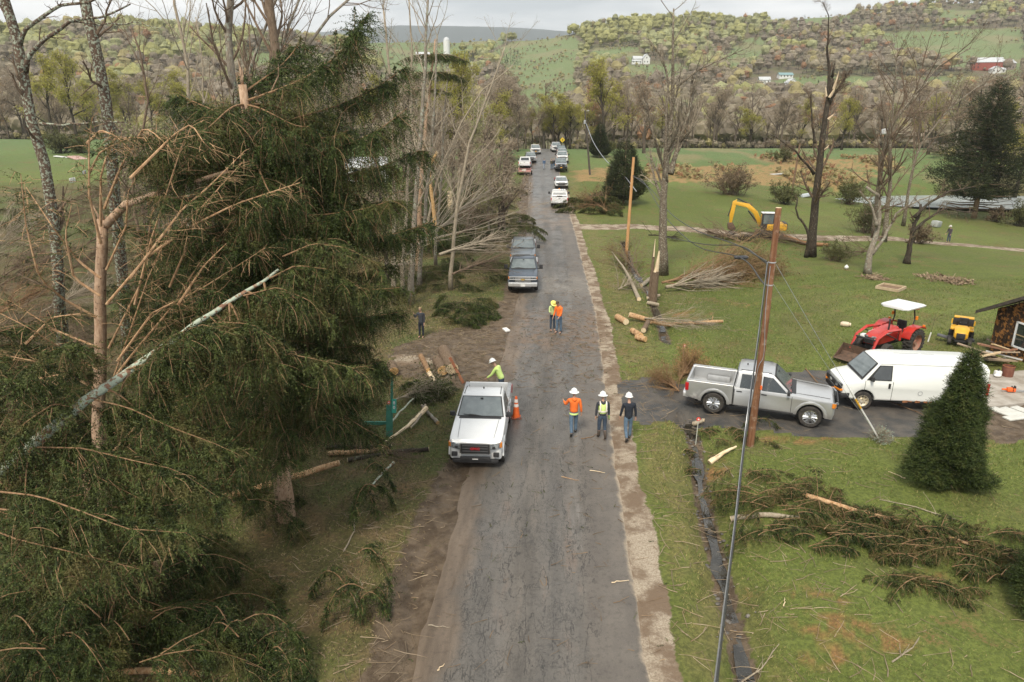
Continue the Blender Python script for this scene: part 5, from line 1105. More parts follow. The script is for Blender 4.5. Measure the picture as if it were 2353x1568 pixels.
# ------------------------------------------------------------------ woods on the hills: one mass each
_b = bmesh.new(); bmesh.ops.create_icosphere(_b, subdivisions=2, radius=1); ICO = np.array([v.co[:] for v in _b.verts]); ICOF = np.array([[v.index for v in f.verts] for f in _b.faces]); _b.free()
PAL = np.array([[.40, .395, .175], [.38, .39, .21], [.34, .295, .215], [.30, .255, .20], [.37, .22, .13], [.085, .105, .06], [.40, .35, .18]])
def crowd(name, label, X, Y, sp, seed, nleaf, size, Hs=(9, 14), group=None):
    rng = np.random.default_rng(seed); N = len(X); Z = height(X, Y); H = rng.uniform(*Hs, N); W = H*rng.uniform(.30, .46, N); con = sp == 5
    W = np.where(con, H*.22, W)
    n = nleaf; a = norm(rng.normal(size=(N, n, 3))); a *= np.power(rng.uniform(.25, 1, (N, n, 1)), .45)
    lump = 1+.22*np.sin(a[..., 0:1]*5+rng.uniform(0, 6, (N, 1, 1)))*np.cos(a[..., 1:2]*4+rng.uniform(0, 6, (N, 1, 1)))
    ce = a*lump*np.stack([W, W, H*.36], -1)[:, None, :]; ce[..., 2] += (H*.62)[:, None]
    t = rng.uniform(0, 1, (N, n)); an = rng.uniform(0, 6.28, (N, n)); cr = (1-t)*W[:, None]*1.1
    cc = np.stack([np.cos(an)*cr, np.sin(an)*cr, t*H[:, None]*.95+.05*H[:, None]], -1); ce = np.where(con[:, None, None], cc, ce)
    ce = ce+np.stack([X, Y, Z], -1)[:, None, :]; ce = ce.reshape(-1, 3)
    bare = np.repeat((sp == 2) | (sp == 3) | (sp == 4), n)
    u = norm(rng.normal(size=ce.shape)+np.where(bare, 1.6, 0)[:, None]*np.array([0, 0, 1.])); v = norm(np.cross(u, rng.normal(size=ce.shape)))
    s = size*rng.uniform(.55, 1.3, len(ce)); su = np.where(bare, s*1.25, s)[:, None]; sv = np.where(bare, s*.32, s*.62)[:, None]
    V = np.stack([ce-u*su, ce+v*sv, ce+u*su, ce-v*sv], 1).reshape(-1, 3)
    tint = rng.uniform(.80, 1.2, (N, 1)); col = PAL[sp]*tint; col = np.repeat(np.repeat(col, n, 0)*rng.uniform(.75, 1.25, (N*n, 1)), 4, 0)
    F = np.arange(len(V)).reshape(-1, 4)
    kk = np.where(~con)[0]; nb = len(ICO); th = rng.uniform(0, 6.28, (len(kk), 1)); I = ICO[None]
    lm_ = 1+.16*np.sin(I[..., 0]*4.2+th)*np.cos(I[..., 1]*3.7+2*th)+.13*np.sin(I[..., 2]*6+3*th)+rng.uniform(-.13, .13, (len(kk), nb))
    BV = I*lm_[..., None]*(np.stack([W, W, H*.37], -1)[kk]*np.where((sp[kk] < 2) | (sp[kk] == 6), .74, .58)[:, None])[:, None, :]; BV[..., 2] += (H[kk]*.60)[:, None]
    BV = (BV+np.stack([X, Y, Z], -1)[kk][:, None, :]).reshape(-1, 3); BF = (ICOF[None]+(np.arange(len(kk))*nb)[:, None, None]).reshape(-1, 3)+len(V)
    bcol = np.repeat(PAL[sp[kk]], nb, 0)*rng.uniform(.80, 1.2, (len(BV), 1))*np.repeat(tint[kk], nb, 0)
    P = np.stack([np.stack([X, Y, Z-.3], -1), np.stack([X+rng.normal(size=N)*.3, Y, Z+H*.7], -1)], 1); TV, TF = tubesN(P, np.stack([H*.018, H*.006], -1), 3)
    tc = np.tile([.12, .10, .08], (len(TV), 1))
    me = np_mesh(name, np.vstack([V, BV, TV]), [np.vstack([F, TF+len(V)+len(BV)]), BF], col=np.vstack([col, bcol, tc]))
    o = link(name, me, M_CROWD); return tag(o, label, 'woods', None, 'stuff')
def _mc_():
    m, nt, b = new_mat('distant_crowns'); c = node(nt, 'ShaderNodeVertexColor', layer_name='Col').outputs[0]
    nt.links.new(c, b.inputs['Base Color']); b.inputs['Roughness'].default_value = .8; b.inputs['Specular IOR Level'].default_value = .1
    t = node(nt, 'ShaderNodeBsdfTranslucent'); nt.links.new(c, t.inputs[0]); x = node(nt, 'ShaderNodeMixShader', {0: .4})
    nt.links.new(b.outputs[0], x.inputs[1]); nt.links.new(t.outputs[0], x.inputs[2]); nt.links.new(x.outputs[0], nt.nodes['Material Output'].inputs[0]); return m
M_CROWD = _mc_()
HOUSES = [(1470, 146), (2268, 158), (1803, 178), (1815, 203), (1755, 189), (970, 133), (1027, 128)]
def hills():
    rng = np.random.default_rng(400); xs, ys = [], []
    y = 246.0
    while y < 1010:
        st = 5.2+max(0, y-330)*.006; n = int(2*.86*y/st); x = (np.arange(n)/n*2-1)*.86*y+rng.uniform(-.45, .45, n)*st; xs.append(x); ys.append(y+rng.uniform(-.5, .5, n)*st); y += st*1.02
    X = np.concatenate(xs); Y = np.concatenate(ys); Z = height(X, Y)
    k = ~field_mask(X, Y, Z); px, py = project(np.stack([X, Y, Z], -1))
    for a, c in HOUSES: k &= ~((np.abs(px-a) < 36) & (py > c-16) & (py < c+34))
    k &= ~((np.abs(px-1245) < 70) & (Y < 400) & (Y > 262)); k &= rng.random(len(X)) < .93
    X, Y, px, py = X[k], Y[k], px[k], py[k]
    q = vnoise(X/32, Y/32, 17); q2 = vnoise(X/9, Y/9, 19); u = rng.random(len(X))
    # how much spring green each slope shows
    g = np.interp(px, [-200, 0, 400, 700, 1150, 1250, 1700, 1850, 2353, 2600], [.80, .80, .72, .62, .8, 1.0, .85, .46, .40, .4])
    g = g*np.interp(py, [20, 60, 110, 150, 190, 240], [1, 1, .9, .65, .4, .3]); gg = q*.7+u*.3
    sp = np.where(gg < g*.62, 0, np.where(gg < g*.86, 1, np.where(u > .94, 4, np.where(q2 > .55, 3, 2))))
    sp = np.where((u > .62) & (u < .66) & (Y > 330), 5, sp); sp = np.where((sp == 2) & (u > .80), 6, sp)
    near = Y < 430
    crowd('valley_woods', 'dense mass of brown and budding trees filling the valley floor behind the tree line', X[near], Y[near], sp[near], 1, 120, .30, (10, 15))
    l = ~near & (px < 700); c = ~near & (px >= 700) & (px < 1700); r = ~near & (px >= 1700)
    crowd('hill_woods', 'yellow green wooded hill on the left behind the lichen trunks', X[l], Y[l], sp[l], 2, 130, .33, (7, 14))
    crowd('hill_woods', 'pale green wooded ridge in the middle above the pastures', X[c], Y[c], sp[c], 3, 110, .36, (6, 14))
    crowd('hill_woods', 'grey brown wooded hillside on the right behind the red barn', X[r], Y[r], sp[r], 4, 110, .36, (6, 14))
    n = 800; px_ = rng.uniform(-200, 2550, n); Y = edge_y(px_)+rng.normal(size=n)*5+3; X = (px_-CX)/FS*Y*1.04; k = (np.abs(X-road_x(np.minimum(Y, 175))) > 5); X, Y = X[k], Y[k]
    crowd('woods_edge_scrub', 'brown and olive undergrowth along the foot of the valley woods', X, Y, rng.choice([2, 3, 3, 6], len(X)), 7, 46, .22, (.8, 3.2))
    n = 2600; X = rng.uniform(15, 75, n); Y = rng.uniform(90, 150, n); k = np.zeros(n, bool)
    for q in DRYF: k |= in_poly(X, Y, q)
    k &= vnoise(X/5, Y/9, 77) > .42; X, Y = X[k], Y[k]; crowd('reeds', 'tan and orange dry reeds in bands across the right field', X, Y, np.where(rng.random(len(X)) < .35, 4, 6), 8, 16, .22, (.5, 1.3))
    # scrub dotting the pastures
    n = 9000; Y = rng.uniform(330, 900, n); X = rng.uniform(-.7, .8, n)*Y; Z = height(X, Y); k = field_mask(X, Y, Z) & (vnoise(X/22, Y/22, 55) > .52); X, Y = X[k], Y[k]
    crowd('pasture_scrub', 'low bushes scattered over the hillside pastures', X, Y, np.where(rng.random(len(X)) < .5, 2, 6), 5, 22, .38, (1.4, 4.0))
    # hedgerow trees and conifers by the farms
    for nm, lab, lst in (('hedgerow_trees', 'row of dark conifers beside the white silo', [(a, c, 5) for a, c in zip(np.linspace(1060, 1190, 16), np.linspace(146, 150, 16))]), ('hedgerow_trees', 'dark conifers and budding trees left of the white farmhouse', [(1375, 172, 5), (1385, 170, 5), (1355, 172, 0), (1365, 150, 0), (1350, 165, 2), (1420, 160, 5), (1430, 160, 2), (1395, 176, 6), (1500, 140, 5), (1410, 165, 2)])):
        p = np.array([ground_at(a, c) for a, c, _ in lst]); crowd(nm, lab, p[:, 0], p[:, 1], np.array([s for _, _, s in lst]), 6, 150, .45, (9, 15))
hills()

# ------------------------------------------------------------------ farm buildings
WALL_W = mat('white_clapboard', (.62, .63, .63), (.72, .73, .72), 3, .7); ROOF_G = mat('grey_metal_roof', (.42, .44, .46), (.55, .57, .58), 2, .5); ROOF_D = mat('dark_shingle', (.10, .10, .105), (.16, .155, .15), 4, .9)
ROOF_T = mat('teal_roof', (.16, .27, .29), (.22, .34, .35), 3, .6); WALL_R = mat('barn_red', (.24, .055, .04), (.32, .085, .06), 3, .8); STONE = mat('brown_stone', (.22, .17, .14), (.32, .27, .23), 5, .9); PANE = mat('dark_pane', (.03, .04, .05), None, 3, .15)
def house(name, label, cat, loc, rz, wings, wallm, roofm, wins=6):
    """wings: (cx, cy, w, d, wall height, roof rise, ridge axis)"""
    t = thing(name, label, cat, loc, rz); t.scale = (.82, .82, .82); wl, rf = M(), M(); P = []
    for (cx, cy, w, d, h, ri, ax) in wings:
        wl.box((cx, cy, h/2-.6), (w, d, h+1.2)); o = .4
        if ax == 'x':
            wl.loft([[(cx+s*w/2*.999, cy-d/2, h), (cx+s*w/2*.999, cy+d/2, h), (cx+s*w/2*.999, cy, h+ri*.97)] for s in (-1, 1)])
            rf.loft([[(cx+s*(w/2+o), cy-d/2-o, h-.25), (cx+s*(w/2+o), cy, h+ri), (cx+s*(w/2+o), cy+d/2+o, h-.25), (cx+s*(w/2+o), cy+d/2+o, h-.05), (cx+s*(w/2+o), cy, h+ri+.2), (cx+s*(w/2+o), cy-d/2-o, h-.05)] for s in (-1, 1)])
            for i in range(int(w/3)):
                for lv in range(max(1, int(h/2.7))):
                    P.append((cx-w/2+1.5+i*3, cy-d/2-.03, 1.5+lv*2.7, .9, .06, 1.3))
        else:
            wl.loft([[(cx-w/2, cy+s*d/2*.999, h), (cx+w/2, cy+s*d/2*.999, h), (cx, cy+s*d/2*.999, h+ri*.97)] for s in (-1, 1)])
            rf.loft([[(cx-w/2-o, cy+s*(d/2+o), h-.25), (cx, cy+s*(d/2+o), h+ri), (cx+w/2+o, cy+s*(d/2+o), h-.25), (cx+w/2+o, cy+s*(d/2+o), h-.05), (cx, cy+s*(d/2+o), h+ri+.2), (cx-w/2-o, cy+s*(d/2+o), h-.05)] for s in (-1, 1)])
            for i in range(int(w/3)): P.append((cx-w/2+1.5+i*3, cy-d/2-.03, 1.5, .9, .06, 1.3))
            if h > 4: P.append((cx, cy-d/2-.03, h+.3, .9, .06, 1.2))
    wl.obj('wall', wallm, t); rf.obj('roof', roofm, t)
    for p in P[:wins]: M().box(p[:3], p[3:]).obj('window', PANE, t)
    return t
def gh(a, c): return ground_at(a, c)
house('farmhouse', 'white farmhouse with a gabled wing on the middle pasture', 'house', gh(1472, 147), .1, [(-4, 0, 9, 7, 4.5, 2.6, 'x'), (4.5, -1, 7, 9, 5, 4, 'y'), (-6.5, -4.6, 8, 2.4, 2.2, .6, 'x')], WALL_W, ROOF_G, 8)
house('barn', 'long red barn with a pale metal roof on the right hillside', 'barn', gh(2262, 160), -.25, [(0, 0, 24, 13, 5.5, 4, 'x')], WALL_R, ROOF_G, 4)
house('farmhouse', 'brown stone house beside the red barn', 'house', gh(2312, 160), .2, [(0, 0, 10, 8, 5, 2.8, 'x')], STONE, ROOF_G, 6)
house('farmhouse', 'white farmhouse in front of the red barn', 'house', gh(2285, 168), 0, [(0, 0, 8, 5, 3, 2.2, 'y'), (5, 1, 6, 5, 2.6, 1.6, 'x')], WALL_W, ROOF_G, 4)
house('farmhouse', 'long low house with a teal roof in the right valley', 'house', gh(1803, 180), .05, [(0, 0, 12.5, 6, 2.6, 1.8, 'x')], WALL_W, ROOF_T, 4)
house('farmhouse', 'white two-storey house below the teal-roofed house', 'house', gh(1815, 206), .15, [(0, 0, 7.5, 7, 5, 3, 'y'), (-5, 0, 3, 4, 2.6, 1, 'x')], WALL_W, ROOF_G, 5)
house('farmhouse', 'small white house half hidden left of the teal-roofed house', 'house', gh(1755, 193), -.1, [(0, 0, 9, 6, 3, 2.4, 'x')], WALL_W, ROOF_G, 3)
house('barn', 'white barn beside the silo on the far middle slope', 'barn', gh(972, 137), .1, [(0, 0, 16, 9, 5, 3, 'x')], WALL_W, ROOF_G, 4)
def silo():
    g = gh(1027, 134); t = thing('silo', 'white domed farm silo above the yellow tree', 'silo', g); k = g[1]/600
    M().lathe([(2.6*k, -1), (2.6*k, 13*k)], n=18).obj('wall', WALL_W, t, True); M().lathe([(2.65*k, 13*k), (2.3*k, 14.3*k), (1.3*k, 15.4*k), (.01, 15.8*k)], n=18).obj('roof', ROOF_G, t, True)
silo()
g = at(843, 352, 108); g[2] = float(height(g[0], g[1])); house('farm_building', 'white low farm building behind the big dark spruce', 'shed', g, .1, [(0, 0, 7, 5, 2.6, 1.4, 'x'), (-4.5, 1, 3, 4, 3.4, .8, 'y')], WALL_W, ROOF_G, 3)
# ------------------------------------------------------------------ vehicles (local frame: +Y forward, +X right)
def paint(name, c, metal=0.0, rough=.32, dirt=.45):
    m, nt, b = new_mat(name); P = obj_co(nt); z = node(nt, 'ShaderNodeSeparateXYZ'); nt.links.new(P, z.inputs[0])
    n1 = noise(nt, 3.5, 5, P, .6)
    k = mth(nt, 'MULTIPLY', mapr(nt, mth(nt, 'ADD', z.outputs[2], mth(nt, 'MULTIPLY', n1, .5)), 1.05, .55), dirt)
    col = mixc(nt, mth(nt, 'MULTIPLY', mapr(nt, n1, .4, .75), .12), c, tuple(x*.72 for x in c))
    nt.links.new(mixc(nt, k, col, (.20, .16, .125)), b.inputs['Base Color']); b.inputs['Metallic'].default_value = metal
    nt.links.new(mth(nt, 'ADD', rough, mth(nt, 'MULTIPLY', k, .5)), b.inputs['Roughness']); b.inputs['Coat Weight'].default_value = .5; b.inputs['Coat Roughness'].default_value = .07
    return m
PT = {'white': paint('white_paint', (.78, .79, .79), 0, .3, .16), 'silver': paint('silver_paint', (.52, .53, .54), .55, .34), 'navy': paint('navy_paint', (.045, .065, .095), .3, .3), 'slate': paint('slate_paint', (.15, .17, .19), .4, .32), 'grey': paint('grey_paint', (.32, .34, .36), .4, .33), 'black': paint('black_paint', (.03, .032, .035), .2, .28), 'vanwhite': paint('chalky_white_paint', (.76, .78, .76), 0, .42, .25)}
GLASS = mat('tinted_glass', (.020, .026, .030), (.030, .038, .042), 2, .04, 0, .9, .6)
WGLASS = mat('windscreen_glass', (.10, .125, .13), (.16, .19, .195), 2.2, .06, 0, .8, .6)
BLK = mat('black_plastic', (.022, .022, .024), (.035, .035, .037), 8, .55); RUB = mat('tyre_rubber', (.025, .024, .023), (.06, .053, .046), 7, .9)
CHR = mat('chrome_trim', (.78, .79, .80), (.66, .67, .68), 4, .28, .55); ALLOY = mat('alloy_wheel', (.62, .63, .64), (.50, .51, .52), 6, .25, .9)
LAMPW = mat('headlamp_lens', (.46, .49, .51), (.14, .155, .165), 11, .06, .3); AMB = mat('amber_lens', (.80, .27, .03), (.65, .2, .02), 9, .15); REDL = mat('red_lens', (.48, .015, .02), (.36, .01, .015), 9, .12)
PLATE = mat('plate_white', (.78, .78, .76), None, 9, .4); PLATEO = mat('plate_orange', (.72, .36, .04), None, 9, .4); LINER = mat('bed_liner_grey', (.40, .41, .42), (.30, .31, .32), 4, .6); DARKV = mat('underbody', (.012, .012, .012), None, 4, .9)
GOLD = mat('gold_emblem', (.72, .50, .16), None, 5, .3, .6); REDT = mat('red_emblem', (.55, .02, .03), None, 5, .3); RUST = mat('rust', (.20, .075, .03), (.32, .14, .06), 14, .9)
def text_mesh(s, size, ext, mt, name, parent, loc, rot):
    cu = bpy.data.curves.new(name, 'FONT'); cu.body = s; cu.size = size; cu.extrude = ext; cu.align_x = 'CENTER'; cu.align_y = 'CENTER'; cu.offset = size*.02
    o = bpy.data.objects.new('tmp', cu); C.objects.link(o); dg = bpy.context.evaluated_depsgraph_get(); me = bpy.data.meshes.new_from_object(o.evaluated_get(dg)); bpy.data.objects.remove(o)
    me.materials.clear(); r = link(name, me, mt, parent, loc); r.rotation_euler = rot; return r
def arch(yc, r, zc, z0, n=10):
    a0 = math.asin(min(1, max(-1, (z0-zc)/r))); return [(yc+r*math.cos(a), zc+r*math.sin(a)) for a in np.linspace(math.pi-a0, a0, n)]
def wheel(t, x, y, r, w, style='alloy', dirty=False):
    sx = 1 if x > 0 else -1; m = M(); h = w/2
    m.lathe([(r*.60, -h*.9), (r*.66, -h), (r*.93, -h), (r*.99, -h*.72), (r, -h*.3), (r, h*.3), (r*.99, h*.72), (r*.93, h), (r*.66, h), (r*.60, h*.9)], axis='x', n=26); o = m.obj('wheel', RUB, t, True, (x, y, r))
    m = M(); m.lathe([(.001, sx*h*.35), (r*.58, sx*h*.35), (r*.60, sx*h*.95), (r*.64, sx*h*.95), (r*.64, -sx*h*.8)], axis='x', n=26)
    if style == 'alloy':
        m.cur = 1
        for k in range(12):
            a = (k//2)*math.pi/3+(k % 2)*.42; p = np.array([[sx*h*.66, math.cos(a)*q*r, math.sin(a)*q*r] for q in (.12, .62)]); m.tube(p, [.045*r/.4, .055*r/.4], 4)
        m.lathe([(.001, sx*h*.85), (r*.16, sx*h*.8), (r*.18, sx*h*.5)], axis='x', n=12); m.lathe([(r*.59, sx*h*1.0), (r*.66, sx*h*1.0), (r*.66, sx*h*.8)], axis='x', n=26)
    else:
        m.cur = 1; m.lathe([(.001, sx*h*.7), (r*.22, sx*h*.72), (r*.30, sx*h*.45), (r*.48, sx*h*.5), (r*.62, sx*h*.98), (r*.66, sx*h*.98)], axis='x', n=26)
        m.cur = 0
        for k in range(8):
            a = k*math.pi/4; m.ball((sx*h*.52, math.cos(a)*r*.42, math.sin(a)*r*.42), r*.06, 6, (.5, 1, 1))
    m.obj('rim', [BLK if style == 'alloy' else DARKV, ALLOY if not dirty else mat('dirty_steel_rim', (.50, .42, .26), (.62, .58, .50), 8, .5, .3)], o, True)
    return o
def boxp(t, nm, c, d, mt, bev=0.0, rot=None): return M().box(c, d, rot, bev).obj(nm, mt, t, bev > 0)
def quadp(t, nm, pts, mt, th=.012, n=None):
    p = np.array(pts, float); nn = np.cross(p[1]-p[0], p[2]-p[0]); nn = nn/np.linalg.norm(nn)*th
    return M().loft([[tuple(q-nn) for q in p], [tuple(q+nn) for q in p]]).obj(nm, mt, t)

def pickup(label, loc, rz, col='white', L=5.6, W=1.95, H=1.85, wr=.39, bed=1.75, cab=1.9, grille='bars', emblem=None, trim=BLK, bumper=None, mirrors='small', cap=False, lamp_amber=True, plate=None, liner=None, beacon=False, group=None, kind='pickup', style='alloy', belt=1.18, topper_z=None, handle=None):
    t = thing('pickup_truck' if kind == 'pickup' else 'suv', label, 'pickup truck' if kind == 'pickup' else 'suv', loc, rz, group)
    pc = PT[col]; hw = W/2; yN = L/2; yR = -L/2; cr = yR+bed+.08 if kind == 'pickup' else yR+.12; ya = yN-.92*(L/5.6); yb = yR+1.12*(L/5.6); hood = belt-.04; cowl = cr+cab; z0 = .46
    arF = arch(ya, wr+.085, wr+.02, z0); arR = arch(yb, wr+.085, wr+.02, z0)
    nose = [(yN-.06, .40), (yN+.0, .62), (yN, .85), (yN-.03, hood-.12), (yN-.12, hood-.03), (yN-.35, hood+.01)]
    top = [(cowl+.05, belt+.05), (cowl-.2, belt+.06), (cr, belt+.03)]
    if kind == 'pickup': poly = [(cr, z0)]+arF+[(yN-.16, .40)]+nose+top
    else: poly = [(yR+.06, .52)]+[(yb-wr-.12, z0)]+arR+arF+[(yN-.12, .46)]+nose+top+[(yR+.03, belt), (yR, .9)]
    bd = M().prism(poly, -hw, hw, .07); V = []
    for (x, y, z) in bd.v:   # plan taper at the nose
        f = max(0, (y-(yN-.7))/.7); x *= 1-.07*f*f; y -= .16*f*(abs(x)/hw)**3
        V.append((x, y, z))
    bd.v = V; bd.obj('body', pc, t, True, sharp=28)
    # wheel housings and chassis
    hs = M(); hs.box((0, 0, .52), (W*.86, L*.86, .30)); hs.box((0, ya, .62), (W*.88, wr*2.3, .42)); hs.box((0, yb, .62), (W*.80, wr*2.3, .30)); hs.obj('underbody', DARKV, t)
    # cab
    zt = H; rf = cowl-.72; rr = cr+.10 if kind == 'pickup' else yR+.42
    gp = [(cr+.01 if kind == 'pickup' else yR+.06, belt), (rr, zt-.06), (rr+.2, zt), (rf-.25, zt), (rf, zt-.05), (cowl+.02, belt)]
    def ghw(z): return 1-.20*max(0, (z-belt)/(zt-belt))**1.2
    M().prism(gp, -hw*.985, hw*.985, .06, ghw).obj('cab', pc, t, True, sharp=28)
    def sidew(pp, nm='side_window', mt=GLASS):
        for s in (-1, 1): quadp(t, nm, [(s*(hw*.985*ghw(z)+.004), y, z) for y, z in pp], mt, .006)
    zb, zw = belt+.05, zt-.13; mid = (cr+cowl)/2-.05
    if kind == 'pickup' and cab > 1.7:
        sidew([(cr+.22, zb), (mid-.06, zb), (mid-.06, zw), (cr+.26, zw)]); sidew([(mid+.03, zb), (cowl-.16, zb), (rf-.02, zw-.02), (mid+.03, zw)])
    elif kind == 'pickup': sidew([(mid+.0, zb), (cowl-.16, zb), (rf-.02, zw-.02), (mid+.0, zw)]); sidew([(cr+.22, zb), (mid-.1, zb), (mid-.1, zw), (cr+.30, zw)])
    else:
        sidew([(mid+.25, zb), (cowl-.16, zb), (rf-.02, zw-.02), (mid+.25, zw)]); sidew([(mid-.75, zb), (mid+.17, zb), (mid+.17, zw), (mid-.75, zw)]); sidew([(yR+.30, zb+.05), (mid-.83, zb), (mid-.83, zw), (yR+.55, zw)])
    def on_front(f, x): y = cowl+.02+(rf-cowl-.02)*f; z = belt+(zt-.05-belt)*f; return (x, y+.012, z+.012)
    wx0, wx1 = hw*.91, hw*.985*.82-.05
    quadp(t, 'windscreen_frame', [on_front(.04, -wx0), on_front(.04, wx0), on_front(.98, wx1+.02), on_front(.98, -wx1-.02)], BLK, .006)
    ws = quadp(t, 'windscreen', [tuple(np.array(on_front(.10, -wx0+.05))+[0, .012, .012]), tuple(np.array(on_front(.10, wx0-.05))+[0, .012, .012]), tuple(np.array(on_front(.94, wx1-.02))+[0, .012, .012]), tuple(np.array(on_front(.94, -wx1+.02))+[0, .012, .012])], WGLASS, .004)
    for s in (-1, 1):
        M().tube([on_front(.09, s*.1), tuple(np.array(on_front(.12, s*.1+.28))+[0, .03, .03]), tuple(np.array(on_front(.15, s*.1+.52))+[0, .03, .03])], .012, 4).obj('wiper', BLK, t)
    M().box((0, cowl+.07, belt+.052), (W*.82, .16, .02), None, .006).obj('cowl_panel', BLK, t, True)
    for s in (-1, 1): M().tube([(s*hw*.74, cowl+.15, belt+.045), (s*hw*.70, (cowl+yN)/2, belt+.015), (s*hw*.66, yN-.30, hood+.012)], .010, 4).obj('hood_seam', BLK if col != 'white' else LINER, t)
    M().box(tuple(np.array(on_front(.86, .0))+[0, .02, .02]), (.10, .03, .11), (-.9, 0, 0)).obj('mirror_mount', BLK, t)
    rb = [(-hw*.72, cr-.0 if kind == 'pickup' else yR+.1, belt+.12), (hw*.72, cr-.0 if kind == 'pickup' else yR+.1, belt+.12), (hw*.66, rr-.035, zt-.14), (-hw*.66, rr-.035, zt-.14)]
    quadp(t, 'rear_window', rb, GLASS, .02)
    for s in (-1, 1): M().tube([(s*hw*.70, rr+.1, zt+.004), (s*hw*.72, rf-.1, zt+.0)], .014, 4).obj('roof_seam', BLK, t)
    M().lathe([(.03, zt-.01), (.03, zt+.03), (.01, zt+.07)], (0, rr+.3, 0), n=8).obj('antenna', BLK, t)
    # doors: seams, handles
    for s in (-1, 1):
        xs = s*(hw+.003)
        for y in ([cr+.03, mid-.02, cowl+.02] if kind == 'pickup' else [mid-.8, mid+.2, cowl+.02]): M().box((xs-s*.004, y, .83), (.012, .016, .66)).obj('door_seam', BLK, t)
        for y in ([cr+.22, mid+.12] if cab > 1.7 else [mid+.12]): M().box((xs+s*.012, y, belt-.10), (.035, .21, .04), None, .01).obj('door_handle', handle or BLK, t, True)
        ms = .13 if mirrors == 'small' else .17; mh = .16 if mirrors == 'small' else .30
        mm = M().box((s*(hw+ms*.75+(.0 if mirrors == 'small' else .10)), cowl-.12, belt+.12+(mh-.16)*.4), (ms*1.5, .11, mh), None, .03); mm.box((s*(hw+.03), cowl-.12, belt+.05), (.2, .06, .05)); mm.obj('mirror', BLK, t, True)
        M().box((s*(hw-.02), (cr+ya-wr)/2, .44), (.05, ya-wr-cr-.2, .07), None, .02).obj('rocker_trim', trim if trim is not CHR else BLK, t, True)
        for yc in (ya, yb):
            o_ = arch(yc, wr+.19, wr+.02, z0, 12); i_ = arch(yc, wr+.08, wr+.02, z0, 12)
            M().prism(o_+i_[::-1], *((hw-.03, hw+.025) if s > 0 else (-hw-.025, -hw+.03)), .02).obj('wheel_arch', pc, t, True)
        wheel(t, s*(hw-.11), ya, wr, .27, style); wheel(t, s*(hw-.11), yb, wr, .27, style)
        # headlamps
        hz = hood-.20; hl = M(); hl.loft([[(s*(hw-.42), yN-.02, hz-.10), (s*(hw-.42), yN-.03, hz+.09), (s*(hw-.06), yN-.17, hz+.13), (s*(hw-.06), yN-.17, hz-.06)], [(s*(hw-.42), yN+.02, hz-.10), (s*(hw-.42), yN+.015, hz+.09), (s*(hw-.055), yN-.10, hz+.13), (s*(hw-.055), yN-.09, hz-.06)]])
        ho = hl.obj('headlight', LAMPW, t)
        M().box((s*(hw-.30), yN-.005, hz-.01), (.09, .05, .08)).obj('lamp_housing', BLK, ho)
        if lamp_amber: M().loft([[(s*(hw-.10), yN-.14, hz-.03), (s*(hw-.10), yN-.14, hz+.12), (s*(hw-.03), yN-.22, hz+.13), (s*(hw-.03), yN-.22, hz-.05)], [(s*(hw-.10), yN-.068, hz-.03), (s*(hw-.10), yN-.072, hz+.12), (s*(hw-.02), yN-.12, hz+.13), (s*(hw-.02), yN-.12, hz-.05)]]).obj('turn_signal', AMB, ho)
        M().box((s*(hw-.02), yR+.045, 1.02), (.10, .14, .34), None, .02).obj('tail_light', REDL, t, True)
        if grille == 'bars': M().box((s*(hw-.22), yN-.05, .62), (.20, .10, .15), None, .03).obj('fog_lamp', BLK, t, True)
    gw = hw-.46; gz = hood-.24; g = M().box((0, yN-.005, gz), (gw*2+.04, .06, .36), None, .03).obj('grille', BLK, t, True)
    if grille == 'bars':
        for k in range(3): M().box((0, yN+.03, gz-.10+k*.10), (gw*2-.08, .03, .030), None, .01).obj('grille_bar', ALLOY if False else mat('grille_grey', (.16, .165, .17), None, 4, .35, .5), g, True)
        M().box((0, yN+.012, gz+.19), (gw*2+.10, .05, .045), None, .015).obj('grille_trim', CHR, g, True)
        for s in (-1, 1): M().box((s*(gw+.03), yN+.005, gz), (.035, .05, .38), None, .012).obj('grille_trim', mat('dark_chrome', (.35, .36, .37), None, 4, .25, .9), g, True)
        M().box((0, yN+.005, gz-.20), (gw*2+.02, .05, .03), None, .01).obj('grille_trim', mat('dark_chrome', (.35, .36, .37)), g, True)
        M().box((0, yN-.03, .47), (gw*2+.1, .10, .12), None, .03).obj('lower_intake', BLK, t, True); M().box((0, yN-.12, .35), (W*.84, .16, .13), None, .05).obj('air_dam', BLK, t, True)
        M().box((0, yN+.025, .47), (.20, .01, .03)).obj('plate_holder', PLATE, t)
    elif grille == 'chrome':
        for z in (gz+.17, gz+.0): M().box((0, yN+.025, z), (W-.16, .05, .065), None, .02).obj('grille_bar', CHR, g, True)
        for k in range(15):
            for z in (gz+.085, gz-.10): M().box((-gw+.06+k*(gw*2-.12)/14, yN+.028, z), (.03, .02, .10)).obj('grille_slat', CHR, g)
    elif grille == 'oval':
        M().lathe([(.001, .05), (.46, .05), (.48, .0)], (0, yN+.0, gz), 'y', 24, 0, 1.1, .40).obj('grille_mesh', BLK, g, True)
    else:
        M().box((0, yN+.03, gz), (gw*2-.06, .02, .04)).obj('grille_bar', CHR, g)
    if emblem == 'GMC': text_mesh('GMC', .115, .010, REDT, 'emblem', g, (0, yN+.055, gz), (math.pi/2, 0, math.pi)).scale = (1.35, 1, 1)
    elif emblem == 'cross':
        e = M(); e.box((0, yN+.06, gz), (.30, .02, .07)); e.box((0, yN+.062, gz), (.13, .02, .13)); e.obj('emblem', GOLD, g)
    elif emblem == 'oval': M().lathe([(.001, .075), (.13, .07), (.14, .05)], (0, yN, gz), 'y', 16, 0, 1, .45).obj('emblem', CHR, g, True)
